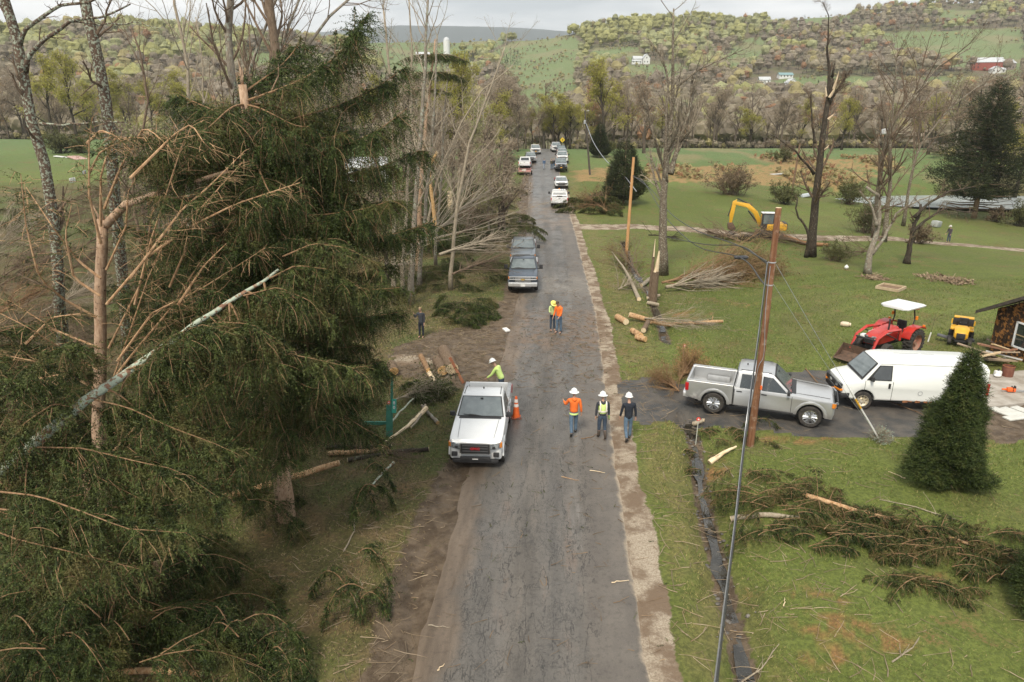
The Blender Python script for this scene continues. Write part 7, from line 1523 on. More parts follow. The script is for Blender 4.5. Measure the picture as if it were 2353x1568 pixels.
# ------------------------------------------------------------------ machines
TRED = mat('tractor_red', (.50, .035, .025), (.40, .03, .022), 4, .35, 0, .5, .3); YEL = mat('machine_yellow', (.72, .40, .03), (.62, .33, .03), 4, .45); DIRTY = mat('rusty_bucket', (.075, .05, .035), (.15, .09, .06), 6, .8); CANW = mat('canopy_white', (.74, .76, .77), (.66, .68, .69), 3, .5)
def tractor():
    p = ground_at(2035, 822); rz = R(122); t = thing('tractor', 'red farm tractor with white canopy and raised front loader behind the van', 'tractor', (p[0]+.5, p[1]+.7, 0), rz)
    hd = M(); hd.loft([[(-x, y, z0), (-x, y, z1-.08), (-x*.75, y, z1), (x*.75, y, z1), (x, y, z1-.08), (x, y, z0)] for x, y, z0, z1 in ((.36, .1, .85, 1.50), (.36, .7, .82, 1.47), (.35, 1.4, .80, 1.38), (.33, 1.85, .80, 1.28), (.26, 2.0, .82, 1.14))]); hd.obj('hood', TRED, t, True)
    M().box((0, 1.99, 1.0), (.50, .08, .32), None, .03).obj('grille', BLK, t, True)
    for s in (-1, 1):
        M().box((s*.20, 1.97, 1.19), (.20, .08, .08), (0, 0, -s*.35), .02).obj('headlight', LAMPW, t, True); M().box((s*.365, 1.0, 1.30), (.01, 1.1, .10), (-.06, 0, 0)).obj('side_decal', REFL, t)
    ch = M(); ch.box((0, .6, .72), (.42, 2.6, .30)); ch.box((0, 1.65, .48), (1.35, .16, .14)); ch.box((0, -.65, .72), (1.2, .3, .3)); ch.obj('chassis', BLK, t)
    M().box((0, -.15, .82), (.95, .9, .05)).obj('platform', BLK, t); st = M(); st.box((0, -.55, 1.10), (.50, .46, .14), None, .05); st.box((0, -.80, 1.38), (.48, .12, .50), (-.12, 0, 0), .05); st.obj('seat', BLK, t, True)
    M().tube([(0, .15, 1.2), (0, -.05, 1.42)], .03, 8).obj('steering_column', BLK, t); M().lathe([(.19, -.012), (.205, 0), (.19, .012), (.175, 0), (.19, -.012)], (0, -.06, 1.46), n=20).obj('steering_wheel', BLK, t, True)
    for s in (-1, 1):
        fz = M(); fz.loft([[(s*.52, y, z), (s*.98, y, z), (s*.98, y, z-.06), (s*.52, y, z-.06)] for y, z in ((.10, 1.02), (-.02, 1.30), (-.30, 1.46), (-.85, 1.50), (-1.20, 1.42), (-1.32, 1.34))]); fz.box((s*.55, -.45, 1.18), (.05, .9, .5)); fz.obj('rear_fender', TRED, t, True)
        M().box((s*.9, -1.2, 1.47), (.1, .08, .08)).obj('tail_light', AMB, t)
        w = M(); r = .68; w.lathe([(r*.62, -.2), (r*.9, -.21), (r*.97, -.15), (r*.97, .15), (r*.9, .21), (r*.62, .2)], axis='x', n=30)
        for k in range(22):
            a = k*2*math.pi/22
            for q in (-1, 1): w.box((q*.10, math.cos(a+q*.07)*r*.99, math.sin(a+q*.07)*r*.99), (.22, .06, .07), (a, 0, q*.5) if False else (a, 0, 0))
        o = w.obj('wheel', RUB, t, False, (s*.82, -.62, r)); M().lathe([(.001, s*.1), (.12, s*.12), (.15, s*.04), (r*.5, s*.02), (r*.64, s*.17)], axis='x', n=24).obj('rim', mat('mud_red_rim', (.30, .12, .08), (.25, .17, .12), 5, .7), o, True)
        w = M(); r = .46; w.lathe([(r*.6, -.14), (r*.9, -.15), (r*.98, -.1), (r*.98, .1), (r*.9, .15), (r*.6, .14)], axis='x', n=24); o = w.obj('wheel', RUB, t, True, (s*.70, 1.55, r)); M().lathe([(.001, s*.08), (.1, s*.08), (r*.5, s*.02), (r*.62, s*.12)], axis='x', n=20).obj('rim', mat('mud_red_rim', (.30, .12, .08)), o, True)
        M().tube([(s*.52, -.85, 1.45), (s*.52, -.95, 1.75), (s*.50, -.78, 2.30), (s*.45, -.75, 2.42)], .035, 6).obj('canopy_post', BLK, t)
        M().box((s*.62, -.92, 1.85), (.10, .10, .20), None, .02).obj('flasher', AMB, t, True)
        # loader arms
        M().tube([(s*.55, .25, .85), (s*.55, .30, 1.42)], .07, 4).obj('loader_tower', TRED, t); M().tube([(s*.55, .28, 1.40), (s*.55, 1.5, 1.50), (s*.55, 2.25, 1.25), (s*.55, 2.62, .55)], [.07, .09, .08, .06], 4).obj('loader_arm', TRED, t)
        M().tube([(s*.55, .55, .95), (s*.55, 1.5, 1.35)], .03, 6).obj('lift_cylinder', BLK, t); M().tube([(s*.48, 2.05, 1.15), (s*.48, 2.6, .75)], .028, 6).obj('tilt_cylinder', BLK, t)
    M().tube([(-.55, 2.3, 1.15), (.55, 2.3, 1.15)], .05, 8).obj('cross_tube', BLK, t)
    b = M(); pr = [(2.62, .72), (2.55, .30), (2.72, .10), (3.35, .06)]; b.loft([[(-.92, y, z) for y, z in pr]+[(-.92, y+.04, z+.04) for y, z in reversed(pr)], [(.92, y, z) for y, z in pr]+[(.92, y+.04, z+.04) for y, z in reversed(pr)]])
    for s in (-1, 1): b.loft([[(s*.92, 2.62, .72), (s*.92, 2.55, .30), (s*.92, 2.72, .10), (s*.92, 3.35, .06)], [(s*.95, 2.62, .72), (s*.95, 2.55, .30), (s*.95, 2.72, .10), (s*.95, 3.35, .06)]])
    b.obj('bucket', DIRTY, t)
    cp = M(); cp.loft([[(-x, y, z) for x, y in ((.72, -1.35), (.72, .15), (.55, .30))]+[(x, y, z) for x, y in ((.55, .30), (.72, .15), (.72, -1.35))] if False else [(-x*.72, -1.35*a+.1-.1*a, z), (-x*.72, .15*a, z), (-x*.5, .34*a, z), (x*.5, .34*a, z), (x*.72, .15*a, z), (x*.72, -1.35*a+.1-.1*a, z)] for x, a, z in ((1, 1, 2.40), (1.03, 1.02, 2.47), (.92, .94, 2.54), (.6, .75, 2.58))]); cp.obj('canopy', CANW, t, True)
    M().tube([(-.30, .95, 1.40), (-.30, .95, 2.0)], .045, 8).obj('exhaust', BLK, t)
tractor()
def tank(loc, label, rz, m_, lie=True):
    t = thing('propane_tank', label, 'gas tank', loc, rz, rot=(R(90), 0, rz) if lie else None); M().lathe([(.001, -.23), (.10, -.22), (.15, -.17), (.155, -.10), (.155, .10), (.15, .17), (.10, .22), (.04, .235)], n=18).obj('cylinder', m_, t, True)
    M().lathe([(.10, .22), (.11, .24), (.11, .30), (.095, .30), (.095, .24)], n=14).obj('collar', m_, t, True); M().lathe([(.11, -.25), (.115, -.20), (.10, -.20)], n=14).obj('foot_ring', m_, t, True); M().lathe([(.03, .23), (.03, .29), (.001, .29)], n=8).obj('valve', GOLD, t)
g = ground_at(1941, 750); tank(g+[0, 0, .15], 'cream propane cylinder lying on the lawn left of the tractor', 1.2, mat('cream_tank', (.66, .56, .42), (.58, .46, .34), 5, .5))
g = ground_at(1984, 789); tank(g+[.2, 0.3, .30], 'white propane cylinder by the tractor hood', 1.0, mat('white_tank', (.76, .77, .77), None, 5, .4))
g = ground_at(1944, 619); t_ = thing('ball', 'white round plastic jug lying under the torn apple limbs', 'jug', g); j = M(); j.ball((0, 0, .17), .17, 10, (1, 1, .95)); j.obj('bottle', mat('white_tank', (.76, .77, .77)), t_, True); M().lathe([(.05, .32), (.05, .38), (.001, .385)], n=10).obj('cap', CANW, t_, True)
def mower():
    p = ground_at(2222, 800); t = thing('riding_mower', 'yellow and black riding mower facing us on the lawn near the shed', 'mower', (p[0], p[1]+.7, 0), R(146))
    M().loft([[(-x, y, z0), (-x, y, z1-.08), (-x*.6, y, z1), (x*.6, y, z1), (x, y, z1-.08), (x, y, z0)] for x, y, z0, z1 in ((.33, .05, .55, .98), (.34, .45, .5, .98), (.31, .80, .45, .88), (.22, .93, .45, .75))]).obj('hood', YEL, t, True)
    M().box((0, .93, .60), (.40, .10, .30), None, .03).obj('grille', BLK, t, True)
    for s in (-1, 1):
        M().box((s*.26, .90, .64), (.10, .12, .26), None, .04).obj('hood_cheek', YEL, t, True); M().box((s*.40, -.40, .72), (.26, .85, .10), None, .04).obj('rear_fender', YEL, t, True)
        wheel(t, s*.46, .62, .20, .16, 'steel'); wheel(t, s*.46, -.62, .27, .24, 'steel'); M().box((s*.52, -.80, .95), (.06, .10, .25)).obj('bagger_frame', YEL, t)
    M().box((0, .05, .42), (.7, 1.6, .14)).obj('chassis', BLK, t); d = M(); d.lathe([(.001, .30), (.62, .30), (.66, .25), (.66, .16), (.60, .16)], (0, -.02, 0), n=24, sy=.62); d.obj('cutting_deck', BLK, t, True); M().box((.82, .0, .24), (.50, .34, .10), (0, -.15, 0), .03).obj('discharge_chute', mat('grey_plastic', (.10, .10, .11), None, 5, .6), t, True)
    st = M(); st.box((0, -.35, .82), (.46, .44, .12), None, .05); st.box((0, -.58, 1.05), (.46, .12, .42), (-.15, 0, 0), .05); st.obj('seat', BLK, t, True); M().lathe([(.15, -.01), (.165, 0), (.15, .01), (.135, 0), (.15, -.01)], (0, .0, 1.12), n=16).obj('steering_wheel', BLK, t, True)
    M().box((0, -1.0, .95), (.95, .45, .45), None, .08).obj('grass_bagger', BLK, t, True); M().box((0, -.98, 1.19), (.92, .42, .05), None, .02).obj('bagger_lid', YEL, t, True); M().box((0, 1.0, .36), (.5, .06, .10)).obj('front_bumper', BLK, t)
mower()
def excavator():
    p = ground_at(1765, 545); t = thing('excavator', 'yellow excavator with bent boom working behind a pile of broken limbs', 'excavator', p, R(80))
    for s in (-1, 1):
        m = M(); m.prism([(-1.1, .15), (-1.3, .38), (-1.1, .62), (1.1, .62), (1.3, .38), (1.1, .15)], s*.95-.22, s*.95+.22, .05); m.obj('track', RUB, t, True)
    M().box((0, 0, .45), (1.5, 1.6, .35)).obj('undercarriage', BLK, t); M().lathe([(.5, .6), (.5, .82)], n=18).obj('turntable', BLK, t)
    M().box((0, -.55, 1.15), (2.0, 2.0, .70), None, .12).obj('engine_cover', YEL, t, True); M().box((0, -1.45, 1.2), (1.9, .35, .8), None, .15).obj('counterweight', BLK, t, True)
    c = M(); c.box((-.55, .35, 1.75), (.85, 1.25, 1.55), None, .08); c.obj('cab', BLK, t, True); M().box((-.55, .35, 2.57), (.95, 1.35, .10), None, .05).obj('cab_roof', CANW, t, True)
    for a, dd in (((-.55, .99, 1.9), (.66, .02, 1.0)), ((-.985, .35, 1.95), (.02, .95, .9)), ((-.115, .35, 1.95), (.02, .95, .9))): M().box(a, dd).obj('cab_window', WGLASS, t)
    M().prism([(.6, 1.2), (1.3, 2.6), (2.2, 3.35), (3.6, 3.55), (3.7, 3.25), (2.4, 2.95), (1.65, 2.3), (1.0, 1.0)], .25, .55, .03).obj('boom', YEL, t, True)
    M().prism([(3.45, 3.75), (3.85, 3.55), (4.05, 2.2), (4.0, 1.35), (3.75, 1.35), (3.6, 2.4)], .28, .52, .03).obj('stick', YEL, t, True)
    M().tube([(.40, 1.9, 3.15), (.40, 3.4, 3.85)], .07, 8).obj('stick_cylinder', BLK, t); M().tube([(.40, 1.2, 1.4), (.40, 2.2, 2.6)], .08, 8).obj('boom_cylinder', BLK, t); M().tube([(.40, 3.85, 3.3), (.40, 4.2, 2.0)], .055, 8).obj('bucket_cylinder', BLK, t)
    M().prism([(3.7, 1.4), (4.15, 1.3), (4.1, .7), (3.6, .45), (3.3, .75), (3.5, 1.1)], .05, .75, .03).obj('bucket', DIRTY, t, True)
excavator()

# ------------------------------------------------------------------ cone, stakes, posts, signs
CONE = mat('cone_orange', (.85, .16, .03), (.75, .13, .03), 5, .5)
g = onroad(1186, 962); t_ = thing('traffic_cone', 'orange traffic cone with two white bands on the road by the white pickup', 'cone', g, .1)
M().lathe([(.155, .045), (.045, .92), (.035, .93), (.025, .92)], n=20).obj('cone_body', CONE, t_, True); M().box((0, 0, .03), (.40, .40, .05), None, .015).obj('base', mat('cone_base', (.55, .14, .05), (.05, .04, .04), 4, .7), t_, True)
for z0, z1 in ((.50, .62), (.68, .82)): M().lathe([(.155-.11*(z0-.045)/.875+.004, z0), (.155-.11*(z1-.045)/.875+.004, z1)], n=20).obj('reflective_band', REFL, t_, True)
def stake(a, c, lab, h, red=True):
    g = ground_at(a, c); t = thing('marker_stake', lab, 'marker stake', g); M().tube([(0, 0, -.1), (.02, 0, h)], .014, 5).obj('rod', mat('pale_rod', (.62, .64, .56), None, 5, .6), t); M().lathe([(.001, -.012), (.075, -.012), (.08, 0), (.075, .012), (.001, .012)], (.02, 0, h+.05), 'y', 16).obj('reflector', mat('red_reflector', (.75, .08, .06), None, 5, .3), t, True); M().lathe([(.001, -.02), (.035, -.02)], (.02, 0, h+.05), 'y', 12).obj('reflector_centre', REFL, t)
stake(1568, 844, 'slim stake with a red reflector standing behind the orange brush pile', 1.05); stake(1600, 1002, 'slim stake with a red reflector standing at the culvert near the silver pickup', 1.0)
GRN = mat('green_post', (.035, .16, .11), (.05, .21, .15), 4, .6); GRNL = mat('green_plate', (.06, .40, .30), None, 4, .4)
def green_post():
    g = ground_at(893, 1003); t = thing('marker_post', 'tall green marker post with a numbered plate and a red reflector', 'post', g, .0, rot=(-.08, .05, 0))
    M().box((0, 0, .65), (.20, .05, 1.3), None, .006).obj('lower_post', GRN, t); M().box((.10, .03, 1.25), (.09, .045, 2.3)).obj('upper_post', GRN, t)
    p = M().box((.20, -.02, 1.28), (.17, .015, .55)).obj('number_plate', GRNL, t)
    text_mesh('8', .17, .002, PLATE, 'digit', p, (.20, -.032, 1.40), (math.pi/2, 0, 0)); text_mesh('0', .17, .002, PLATE, 'digit', p, (.20, -.032, 1.22), (math.pi/2, 0, 0))
    r = M().lathe([(.001, 0), (.06, 0), (.06, -.02), (.001, -.02)], (0, -.03, 1.42), 'y', 16).obj('reflector', mat('red_reflector', (.75, .08, .06)), t, True); M().lathe([(.001, -.024), (.03, -.024)], (0, -.03, 1.42), 'y', 12).obj('reflector_centre', REFL, r)
green_post()
g = ground_at(793, 992); t_ = thing('plank', 'teal green board leaning out of the spruce boughs', 'board', g, 0); M().loft([[(-.1, 0, 0), (.1, 0, 0), (.1, .05, .02), (-.1, .05, .02)], [(.32, .35, .95), (.46, .35, .95), (.46, .38, .99), (.32, .38, .99)]]).obj('board', GRN, t_)
tag(M().box((0, 0, 0), (1.6, .06, .14), (0, .02, .05)).obj('plank', GRN, None, False, tuple(ground_at(850, 978)+[0, 0, .12])), 'low green board lying flat between the teal board and the marker post', 'board')
tag(M().box((0, 0, 0), (.13, .06, 1.35), (-.25, -.42, .3)).obj('plank', mat('red_brown_board', (.24, .085, .04), (.34, .15, .08), 6, .7, stretch=(1, 1, .3)), None, False, tuple(ground_at(1050, 880)+[0, 0, .62])), 'red brown board standing on end beside the big round log', 'board')
g = ground_at(1293, 336); zz = float(hbase(road_x(158), 158)); t_ = thing('road_sign', 'yellow diamond warning sign with a black arrow at the crest of the road', 'sign', (11.2, 158, zz-.3), 0)
M().tube([(0, 0, 0), (0, 0, 2.4)], .04, 6).obj('sign_post', LINER, t_); sp_ = M().box((0, -.05, 2.35), (.80, .02, .80), (0, R(45), 0)).obj('sign_face', mat('sign_yellow', (.80, .55, .03), None, 4, .5), t_); a_ = M(); a_.box((.0, -.075, 2.30), (.09, .02, .5)); a_.box((.10, -.075, 2.45), (.09, .02, .34), (0, -.8, 0)); a_.obj('sign_arrow', BLK, sp_)

# ------------------------------------------------------------------ utility poles and cables
POLE = bark('utility_pole_wood', (.15, .068, .036), (.255, .13, .07), (.34, .24, .17), 3, (.52, .66), 8, (1, 1, .12)); POLEO = bark('new_pole_wood', (.52, .26, .11), (.60, .36, .18), None, 5, (.5, .6), 8, (1, 1, .1)); CABLE = mat('cable_black', (.035, .037, .042), (.06, .062, .068), 8, .4); WIRE = mat('grey_wire', (.36, .38, .42), (.46, .48, .50), 8, .35, .6)
def near_pole():
    g = ground_at(1723, 1025); top = at(1789, 478, g[1]+.1); t = thing('utility_pole', 'tall brown utility pole in front of the silver pickup with cables down its side', 'utility pole', g); d = top-g
    M().tube([(0, 0, -.3), d*.5+[.02, 0, 0], d], [.135, .120, .10], 16).obj('pole', POLE, t, True)
    M().tube([d*.995, d*1.001], [.10, .095], 16).obj('pole_top', W_RAW, t)
    for k in (0.79, .70): M().tube([d*k+[-.14, 0, 0], d*k+[.14, 0, 0]], .015, 6).obj('through_bolt', LINER, t); M().lathe([(.12, -.02), (.125, 0), (.12, .02)], tuple(d*k), n=14).obj('clamp_band', LINER, t)
    M().box(tuple(d*.27+[.10, -.12, 0]), (.07, .06, .16), None, .02).obj('cable_bracket', CONE, t, True)
    return g, top, d
pg, ptop, pd_ = near_pole()
def cable(name, lab, pts, r, mt, n=26, sides=6, group=None, cat='cable', extra=None):
    P = np.array(pts, float); t = np.linspace(0, len(P)-1, n); i = np.minimum(t.astype(int), len(P)-2); f = (t-i)[:, None]
    # Catmull-Rom through the points
    Q = np.vstack([2*P[0]-P[1], P, 2*P[-1]-P[-2]]); p0, p1, p2, p3 = Q[i], Q[i+1], Q[i+2], Q[i+3]
    S = .5*((2*p1)+(-p0+p2)*f+(2*p0-5*p1+4*p2-p3)*f**2+(-p0+3*p1-3*p2+p3)*f**3)
    b = S[0].copy(); o = M().tube(S-b, r, sides).obj(name, mt, None, True, tuple(b)); return tag(o, lab, cat, group)
A_ = pg+pd_*.79+[-.17, -.05, 0]
# service bundle running from the pole down past the camera
end = at(1642, 1600, 6.5)
cable('power_cable', 'thick black cable bundle dropping from the near pole to the bottom edge', [A_, pg+pd_*.5+[-.19, -.08, 0], at(1712, 1010, 21.5), at(1690, 1200, 16), at(1665, 1400, 10.5), end, end+(end-at(1665, 1400, 10.5))*3.2+np.array([0, 0, 1.6])], .028, CABLE, 40)
cable('power_cable', 'grey steel cable wrapped along the black bundle', [A_+[-.03, -.05, .02], pg+pd_*.5+[-.22, -.10, 0], at(1709, 1010, 21.4), at(1687.5, 1200, 15.9), at(1662, 1400, 10.4), at(1638, 1600, 6.45), at(1638, 1600, 6.45)+(end-at(1665, 1400, 10.5))*3.2+np.array([0, 0, 1.6])], .013, WIRE, 40)
cable('power_cable', 'loose grey wire curling down the near pole face', [A_+[.06, -.12, -.1], pg+pd_*.6+[-.10, -.20, 0], pg+pd_*.42+[.02, -.20, 0], pg+pd_*.36+[-.12, -.2, 0], pg+pd_*.2+[-.2, -.16, 0]], .010, WIRE)
q2 = ground_at(1440, 566); q2t = at(1456, 362, q2[1]); t_ = thing('utility_pole', 'bare orange wooden pole beside the dark cedar', 'utility pole', q2); M().tube([(0, 0, -.3), q2t-q2], [.15, .12], 12).obj('pole', POLEO, t_, True); M().tube([(q2t-q2)*.70+[-.2, 0, 0], (q2t-q2)*.70+[.2, 0, 0]], .03, 5).obj('through_bolt', LINER, t_)
q3 = ground_at(1356, 402); q3t = at(1344, 254, q3[1]); t_ = thing('utility_pole', 'dark utility pole with broken hardware near the crest of the road', 'utility pole', q3); DK = mat('weathered_pole', (.06, .05, .042), (.10, .085, .07), 8, .9, stretch=(1, 1, .2)); M().tube([(0, 0, -.3), q3t-q3], [.17, .12], 10).obj('pole', DK, t_, True)
dq = q3t-q3; M().box(tuple(dq*.97+[.25, 0, 0]), (.9, .1, .12), (0, .5, 0)).obj('crossarm', DK, t_); M().lathe([(.16, -.3), (.18, -.25), (.18, .25), (.1, .32)], tuple(dq*.82+[-.2, -.2, 0]), n=12).obj('transformer', LINER, t_, True)
for x in (-.1, .35, .6): M().lathe([(.03, 0), (.06, .06), (.03, .14), (.05, .18), (.001, .22)], tuple(dq*.985+[x, 0, 0]), n=8).obj('insulator', PLATE, t_, True)
q4 = ground_at(1818, 450); q4t = at(1838, 330, q4[1]); t_ = thing('utility_pole', 'thin brown pole standing in the right field beyond the lane', 'utility pole', q4); M().tube([(0, 0, -.3), q4t-q4], [.16, .13], 10).obj('pole', bark('old_pole', (.16, .10, .065), (.22, .15, .10)), t_, True)
cable('power_cable', 'downed grey cable hanging from the far dark pole into the field', [q3+dq*.80+[0, -.2, 0], at(1365, 330, q3[1]-4), at(1395, 372, q3[1]-12), at(1430, 400, q3[1]-22), at(1462, 440, q2[1]+2)], .05, WIRE)
for k, (lab, pts) in enumerate((('slack cable sagging from the orange pole past the bare tree to the near pole', [q2+(q2t-q2)*.82, at(1500, 440, 60), at(1540, 490, 54), at(1600, 530, 46), at(1690, 562, 35), pg+pd_*.79+[-.15, .1, 0]]), ('second slack cable from the orange pole sagging low over the lawn', [q2+(q2t-q2)*.80, at(1480, 420, 62), at(1530, 500, 54), at(1600, 565, 44), at(1700, 592, 32), pg+pd_*.70+[-.15, .1, 0]]), ('upper dark cable from the near pole across the gravel lane', [at(1530, 545, 52), at(1620, 562, 42), at(1700, 566, 33), pg+pd_*.78+[-.1, .12, 0]]))):
    cable('power_cable', lab, pts, .028, CABLE)
o = tag(M().lathe([(.02, -.35), (.09, -.28), (.10, .22), (.03, .34)], axis='x', n=12).obj('splice_box', CABLE, None, True, tuple(at(1703, 592, 32))), 'black splice case hanging on the low slack cable', 'cable splice')
gA = ground_at(2022, 1012); gT = pg+pd_*.78+[.15, 0, 0]
cable('guy_wire', 'thin guy wire running from the near pole down to the lawn anchor, upper', [gT, (gT+gA)/2+[0, 0, -.05], gA+[0, 0, .1]], .009, WIRE, 10, 5)
cable('guy_wire', 'thin guy wire running from the near pole down to the lawn anchor, lower', [pg+pd_*.70+[.15, 0, 0], (pg+pd_*.70+gA)/2, gA+[-.03, 0, .1]], .007, WIRE, 10, 5)
dg_ = (gT-gA)/np.linalg.norm(gT-gA); t_ = thing('guy_guard', 'white and yellow guy wire guard slanting over the driveway', 'guy guard', gA); M().tube([dg_*.1, dg_*1.7], .035, 8).obj('guard_tube', PLATE, t_, True); M().tube([dg_*1.7, dg_*2.2], .036, 8).obj('guard_band', YEL, t_, True); M().tube([dg_*2.2, dg_*2.65], .035, 8).obj('guard_top', PLATE, t_, True)
fan(140, gA+[0, 0, -.05], gA+np.array([.05, .02, .35]), 40, 1.2, .008, N_DEAD and B_PALE, 'grass_tuft', 'silvery tuft of plants at the guy wire anchor', cat='plant', leaf=(.03, 1, .05, .5), leafm=leafmat('silver_leaf', (.28, .34, .27), (.36, .42, .34), None), trunkr=.01)

# ------------------------------------------------------------------ shed, lumber, slab, small litter
def shed():
    SD = bark('charred_board_siding', (.030, .020, .013), (.055, .035, .022), (.33, .155, .05), 5, (.50, .58), 7, (1.3, 1.3, .10)); RF = mat('shed_roof', (.05, .042, .036), (.085, .072, .06), 5, .85); PUR = mat('maroon_siding', (.13, .05, .055), (.17, .07, .075), 4, .7)
    c = ground_at(2272, 808); fx, fy = c[0], c[1]
    d = norm(np.array([.36, -1.0, 0])); n = np.array([-d[1], d[0], 0.])     # gable wall runs toward the viewer; n points away from the lawn
    rz = math.atan2(d[1], d[0]); t = thing('shed', 'dark weathered board shed with a white window at the right edge', 'shed', (fx, fy, -.1), rz, rot=(.10, .06, rz))
    W_, D_, h1 = 6.4, 4.5, 2.45
    def hh(x): return h1+.66*min(x, W_-x)
    w = M(); rs = np.random.default_rng(4); x = 0.0
    while x < W_:
        bw = rs.uniform(.12, .20); hb_ = min(hh(x), hh(min(x+bw, W_))); w.box((x+bw/2, -.02*rs.random(), hb_/2), (bw-.012, .05, hb_)); x += bw
    for k in range(12): w.box((0.02, .04+(k+.5)*D_/12, h1/2), (.05, D_/12-.012, h1))
    w.box((W_/2, D_/2+.05, h1/2-.05), (W_-.1, D_-.1, h1-.1)); w.loft([[(.06, .04, h1-.1), (W_-.06, .04, h1-.1), (W_/2, .04, h1+.62*W_/2-.15)], [(.06, D_, h1-.1), (W_-.06, D_, h1-.1), (W_/2, D_, h1+.62*W_/2-.15)]]); w.obj('wall', SD, t)
    zr_ = h1+.66*W_/2
    r_ = M(); ro = [(-.75, h1-.66*.75+.06), (W_/2, zr_+.06), (W_+.75, h1-.66*.75+.06), (W_+.75, h1-.66*.75+.24), (W_/2, zr_+.26), (-.75, h1-.66*.75+.24)]
    r_.loft([[(x_, -.55, z_) for x_, z_ in ro], [(x_, D_+.4, z_) for x_, z_ in ro]]); r_.obj('roof', RF, t)
    M().box((.35, -.20, h1-.15), (.07, .30, .07), (.7, 0, 0)).obj('roof_bracket', SD, t)
    f = M(); fxx, fz = 1.5, 1.45
    for dx, dz, a, b in ((-.38, 0, .08, 1.36), (.38, 0, .08, 1.36), (0, .64, .84, .08), (0, -.64, .84, .08)): f.box((fxx+dx, -.06, fz+dz), (a, .06, b))
    fo = f.obj('window', CANW, t); M().box((fxx, -.035, fz), (.70, .02, 1.22)).obj('pane', GLASS, fo); M().box((fxx, -.055, fz), (.70, .03, .05)).obj('glazing_bar', mat('tan_bar', (.35, .27, .15), None, 4, .7), fo)
    M().box((2.4, -.07, 2.75), (1.5, .05, .12), (0, .32, 0)).obj('batten', W_RAWO, t); M().box((2.5, -.06, 1.75), (.16, .08, .2)).obj('wall_lamp', BLK, t)
    M().box((4.6, -.10, .95), (3.0, .05, 2.1)).obj('maroon_panel', PUR, t)
    for k in range(8): M().box((4.6, -.13, .12+.25*k), (3.0, .012, .02)).obj('panel_joint', BLK, t)
shed()
def boards():
    rs = np.random.default_rng(9); cols = [('weathered_board', (.26, .19, .13), (.36, .28, .20)), ('new_board', (.58, .42, .24), (.66, .52, .34)), ('red_board', (.27, .13, .08), (.34, .2, .13)), ('grey_board', (.42, .41, .39), (.5, .49, .47)), ('dark_board', (.07, .05, .04), (.12, .09, .07))]
    gx = ground_at(2268, 838); labs = ['top red board of the lumber heap', 'pale new board sloping down the lumber heap', 'dark board under the lumber heap', 'grey board sticking out left of the lumber heap', 'brown board across the lumber heap', 'weathered board at the front of the lumber heap', 'short red board end in the lumber heap', 'yellowish plank standing against the lumber heap', 'dark plank at the bottom of the lumber heap', 'long weathered plank along the lumber heap', 'narrow new plank leaning on the shed corner', 'bent brown plank at the left foot of the lumber heap', 'thick dark beam at the right foot of the lumber heap', 'grey weathered plank near the saw pad edge']
    ci = [2, 1, 4, 3, 0, 0, 2, 1, 4, 0, 1, 0, 4, 3]
    for k, lab in enumerate(labs):
        c = cols[ci[k]]; L = rs.uniform(.9, 2.0); o = M().box((0, 0, 0), (L, rs.uniform(.12, .2), rs.uniform(.04, .1)), (rs.uniform(-.3, .3), rs.uniform(-.5, .5), rs.uniform(-1.4, .2))).obj('plank', mat(c[0], c[1], c[2], 6, .85), None, False, tuple(gx+np.array([rs.uniform(-.75, .75), rs.uniform(-.6, .6), .08+.075*(14-k)*rs.uniform(.6, 1)]))); tag(o, lab+' by the shed', 'board', 'boards heaped by the shed')
boards()
def pad():
    w = D2((2222, 872), (2353, 855), (2440, 850), (2440, 922), (2353, 930), (2268, 938), (2240, 915)); rs = np.random.default_rng(2); pts = []
    for i in range(len(w)):
        a, b = np.array(w[i]), np.array(w[(i+1) % len(w)])
        for k in range(5): q = a+(b-a)*k/5; pts.append((q[0]+rs.uniform(-.06, .06), q[1]+rs.uniform(-.06, .06)))
    z = max(float(hbase(*p)) for p in pts); m = M().loft([[(x, y, z-.2) for x, y in pts], [(x, y, z+.07) for x, y in pts]]); o = m.obj('concrete_pad', mat('dirty_concrete', (.26, .225, .185), (.43, .40, .355), 1.6, .85, bmp=.25)); o['kind'] = 'structure'; return z+.07
zp = pad()
def chainsaw():
    g = ground_at(2320, 907); t = thing('chainsaw', 'orange chainsaw lying on the concrete pad', 'chainsaw', (g[0], g[1], zp+.02), -.25); OR = mat('saw_orange', (.80, .16, .03), (.70, .12, .03), 5, .4)
    M().box((0, 0, .11), (.34, .20, .18), None, .05).obj('engine_body', OR, t, True); M().box((-.24, 0, .10), (.24, .07, .08), None, .03).obj('rear_handle', OR, t, True); M().tube([(.05, -.11, .08), (.05, -.11, .24), (.05, .11, .24), (.05, .11, .08)], .018, 6).obj('front_handle', BLK, t, True); M().box((.42, .03, .07), (.50, .02, .07), None, .008).obj('guide_bar', WIRE, t, True); M().box((.13, 0, .24), (.03, .16, .09)).obj('hand_guard', BLK, t)
chainsaw()
for k, (a, c, L) in enumerate(((2305, 950, 1.0), (2330, 948, 1.0), (2356, 946, 1.0), (2340, 962, 1.3))):
    g = ground_at(a, c); o = M().box((0, 0, .04), (L if k == 3 else .45, .35 if k == 3 else L, .06), (0, .0, .25 if k == 3 else .38), .01).obj('paving_slab', mat('pale_slab', (.52, .52, .48), (.60, .60, .56), 4, .85), None, True, tuple(g)); tag(o, ['pale slab in the dirt, leftmost of the row of three', 'pale slab in the dirt, middle of the row of three', 'pale slab in the dirt, rightmost of the row of three', 'pale slab lying crosswise in front of the row of three'][k]+' beyond the young spruce', 'paving slab', 'slabs by the concrete pad')
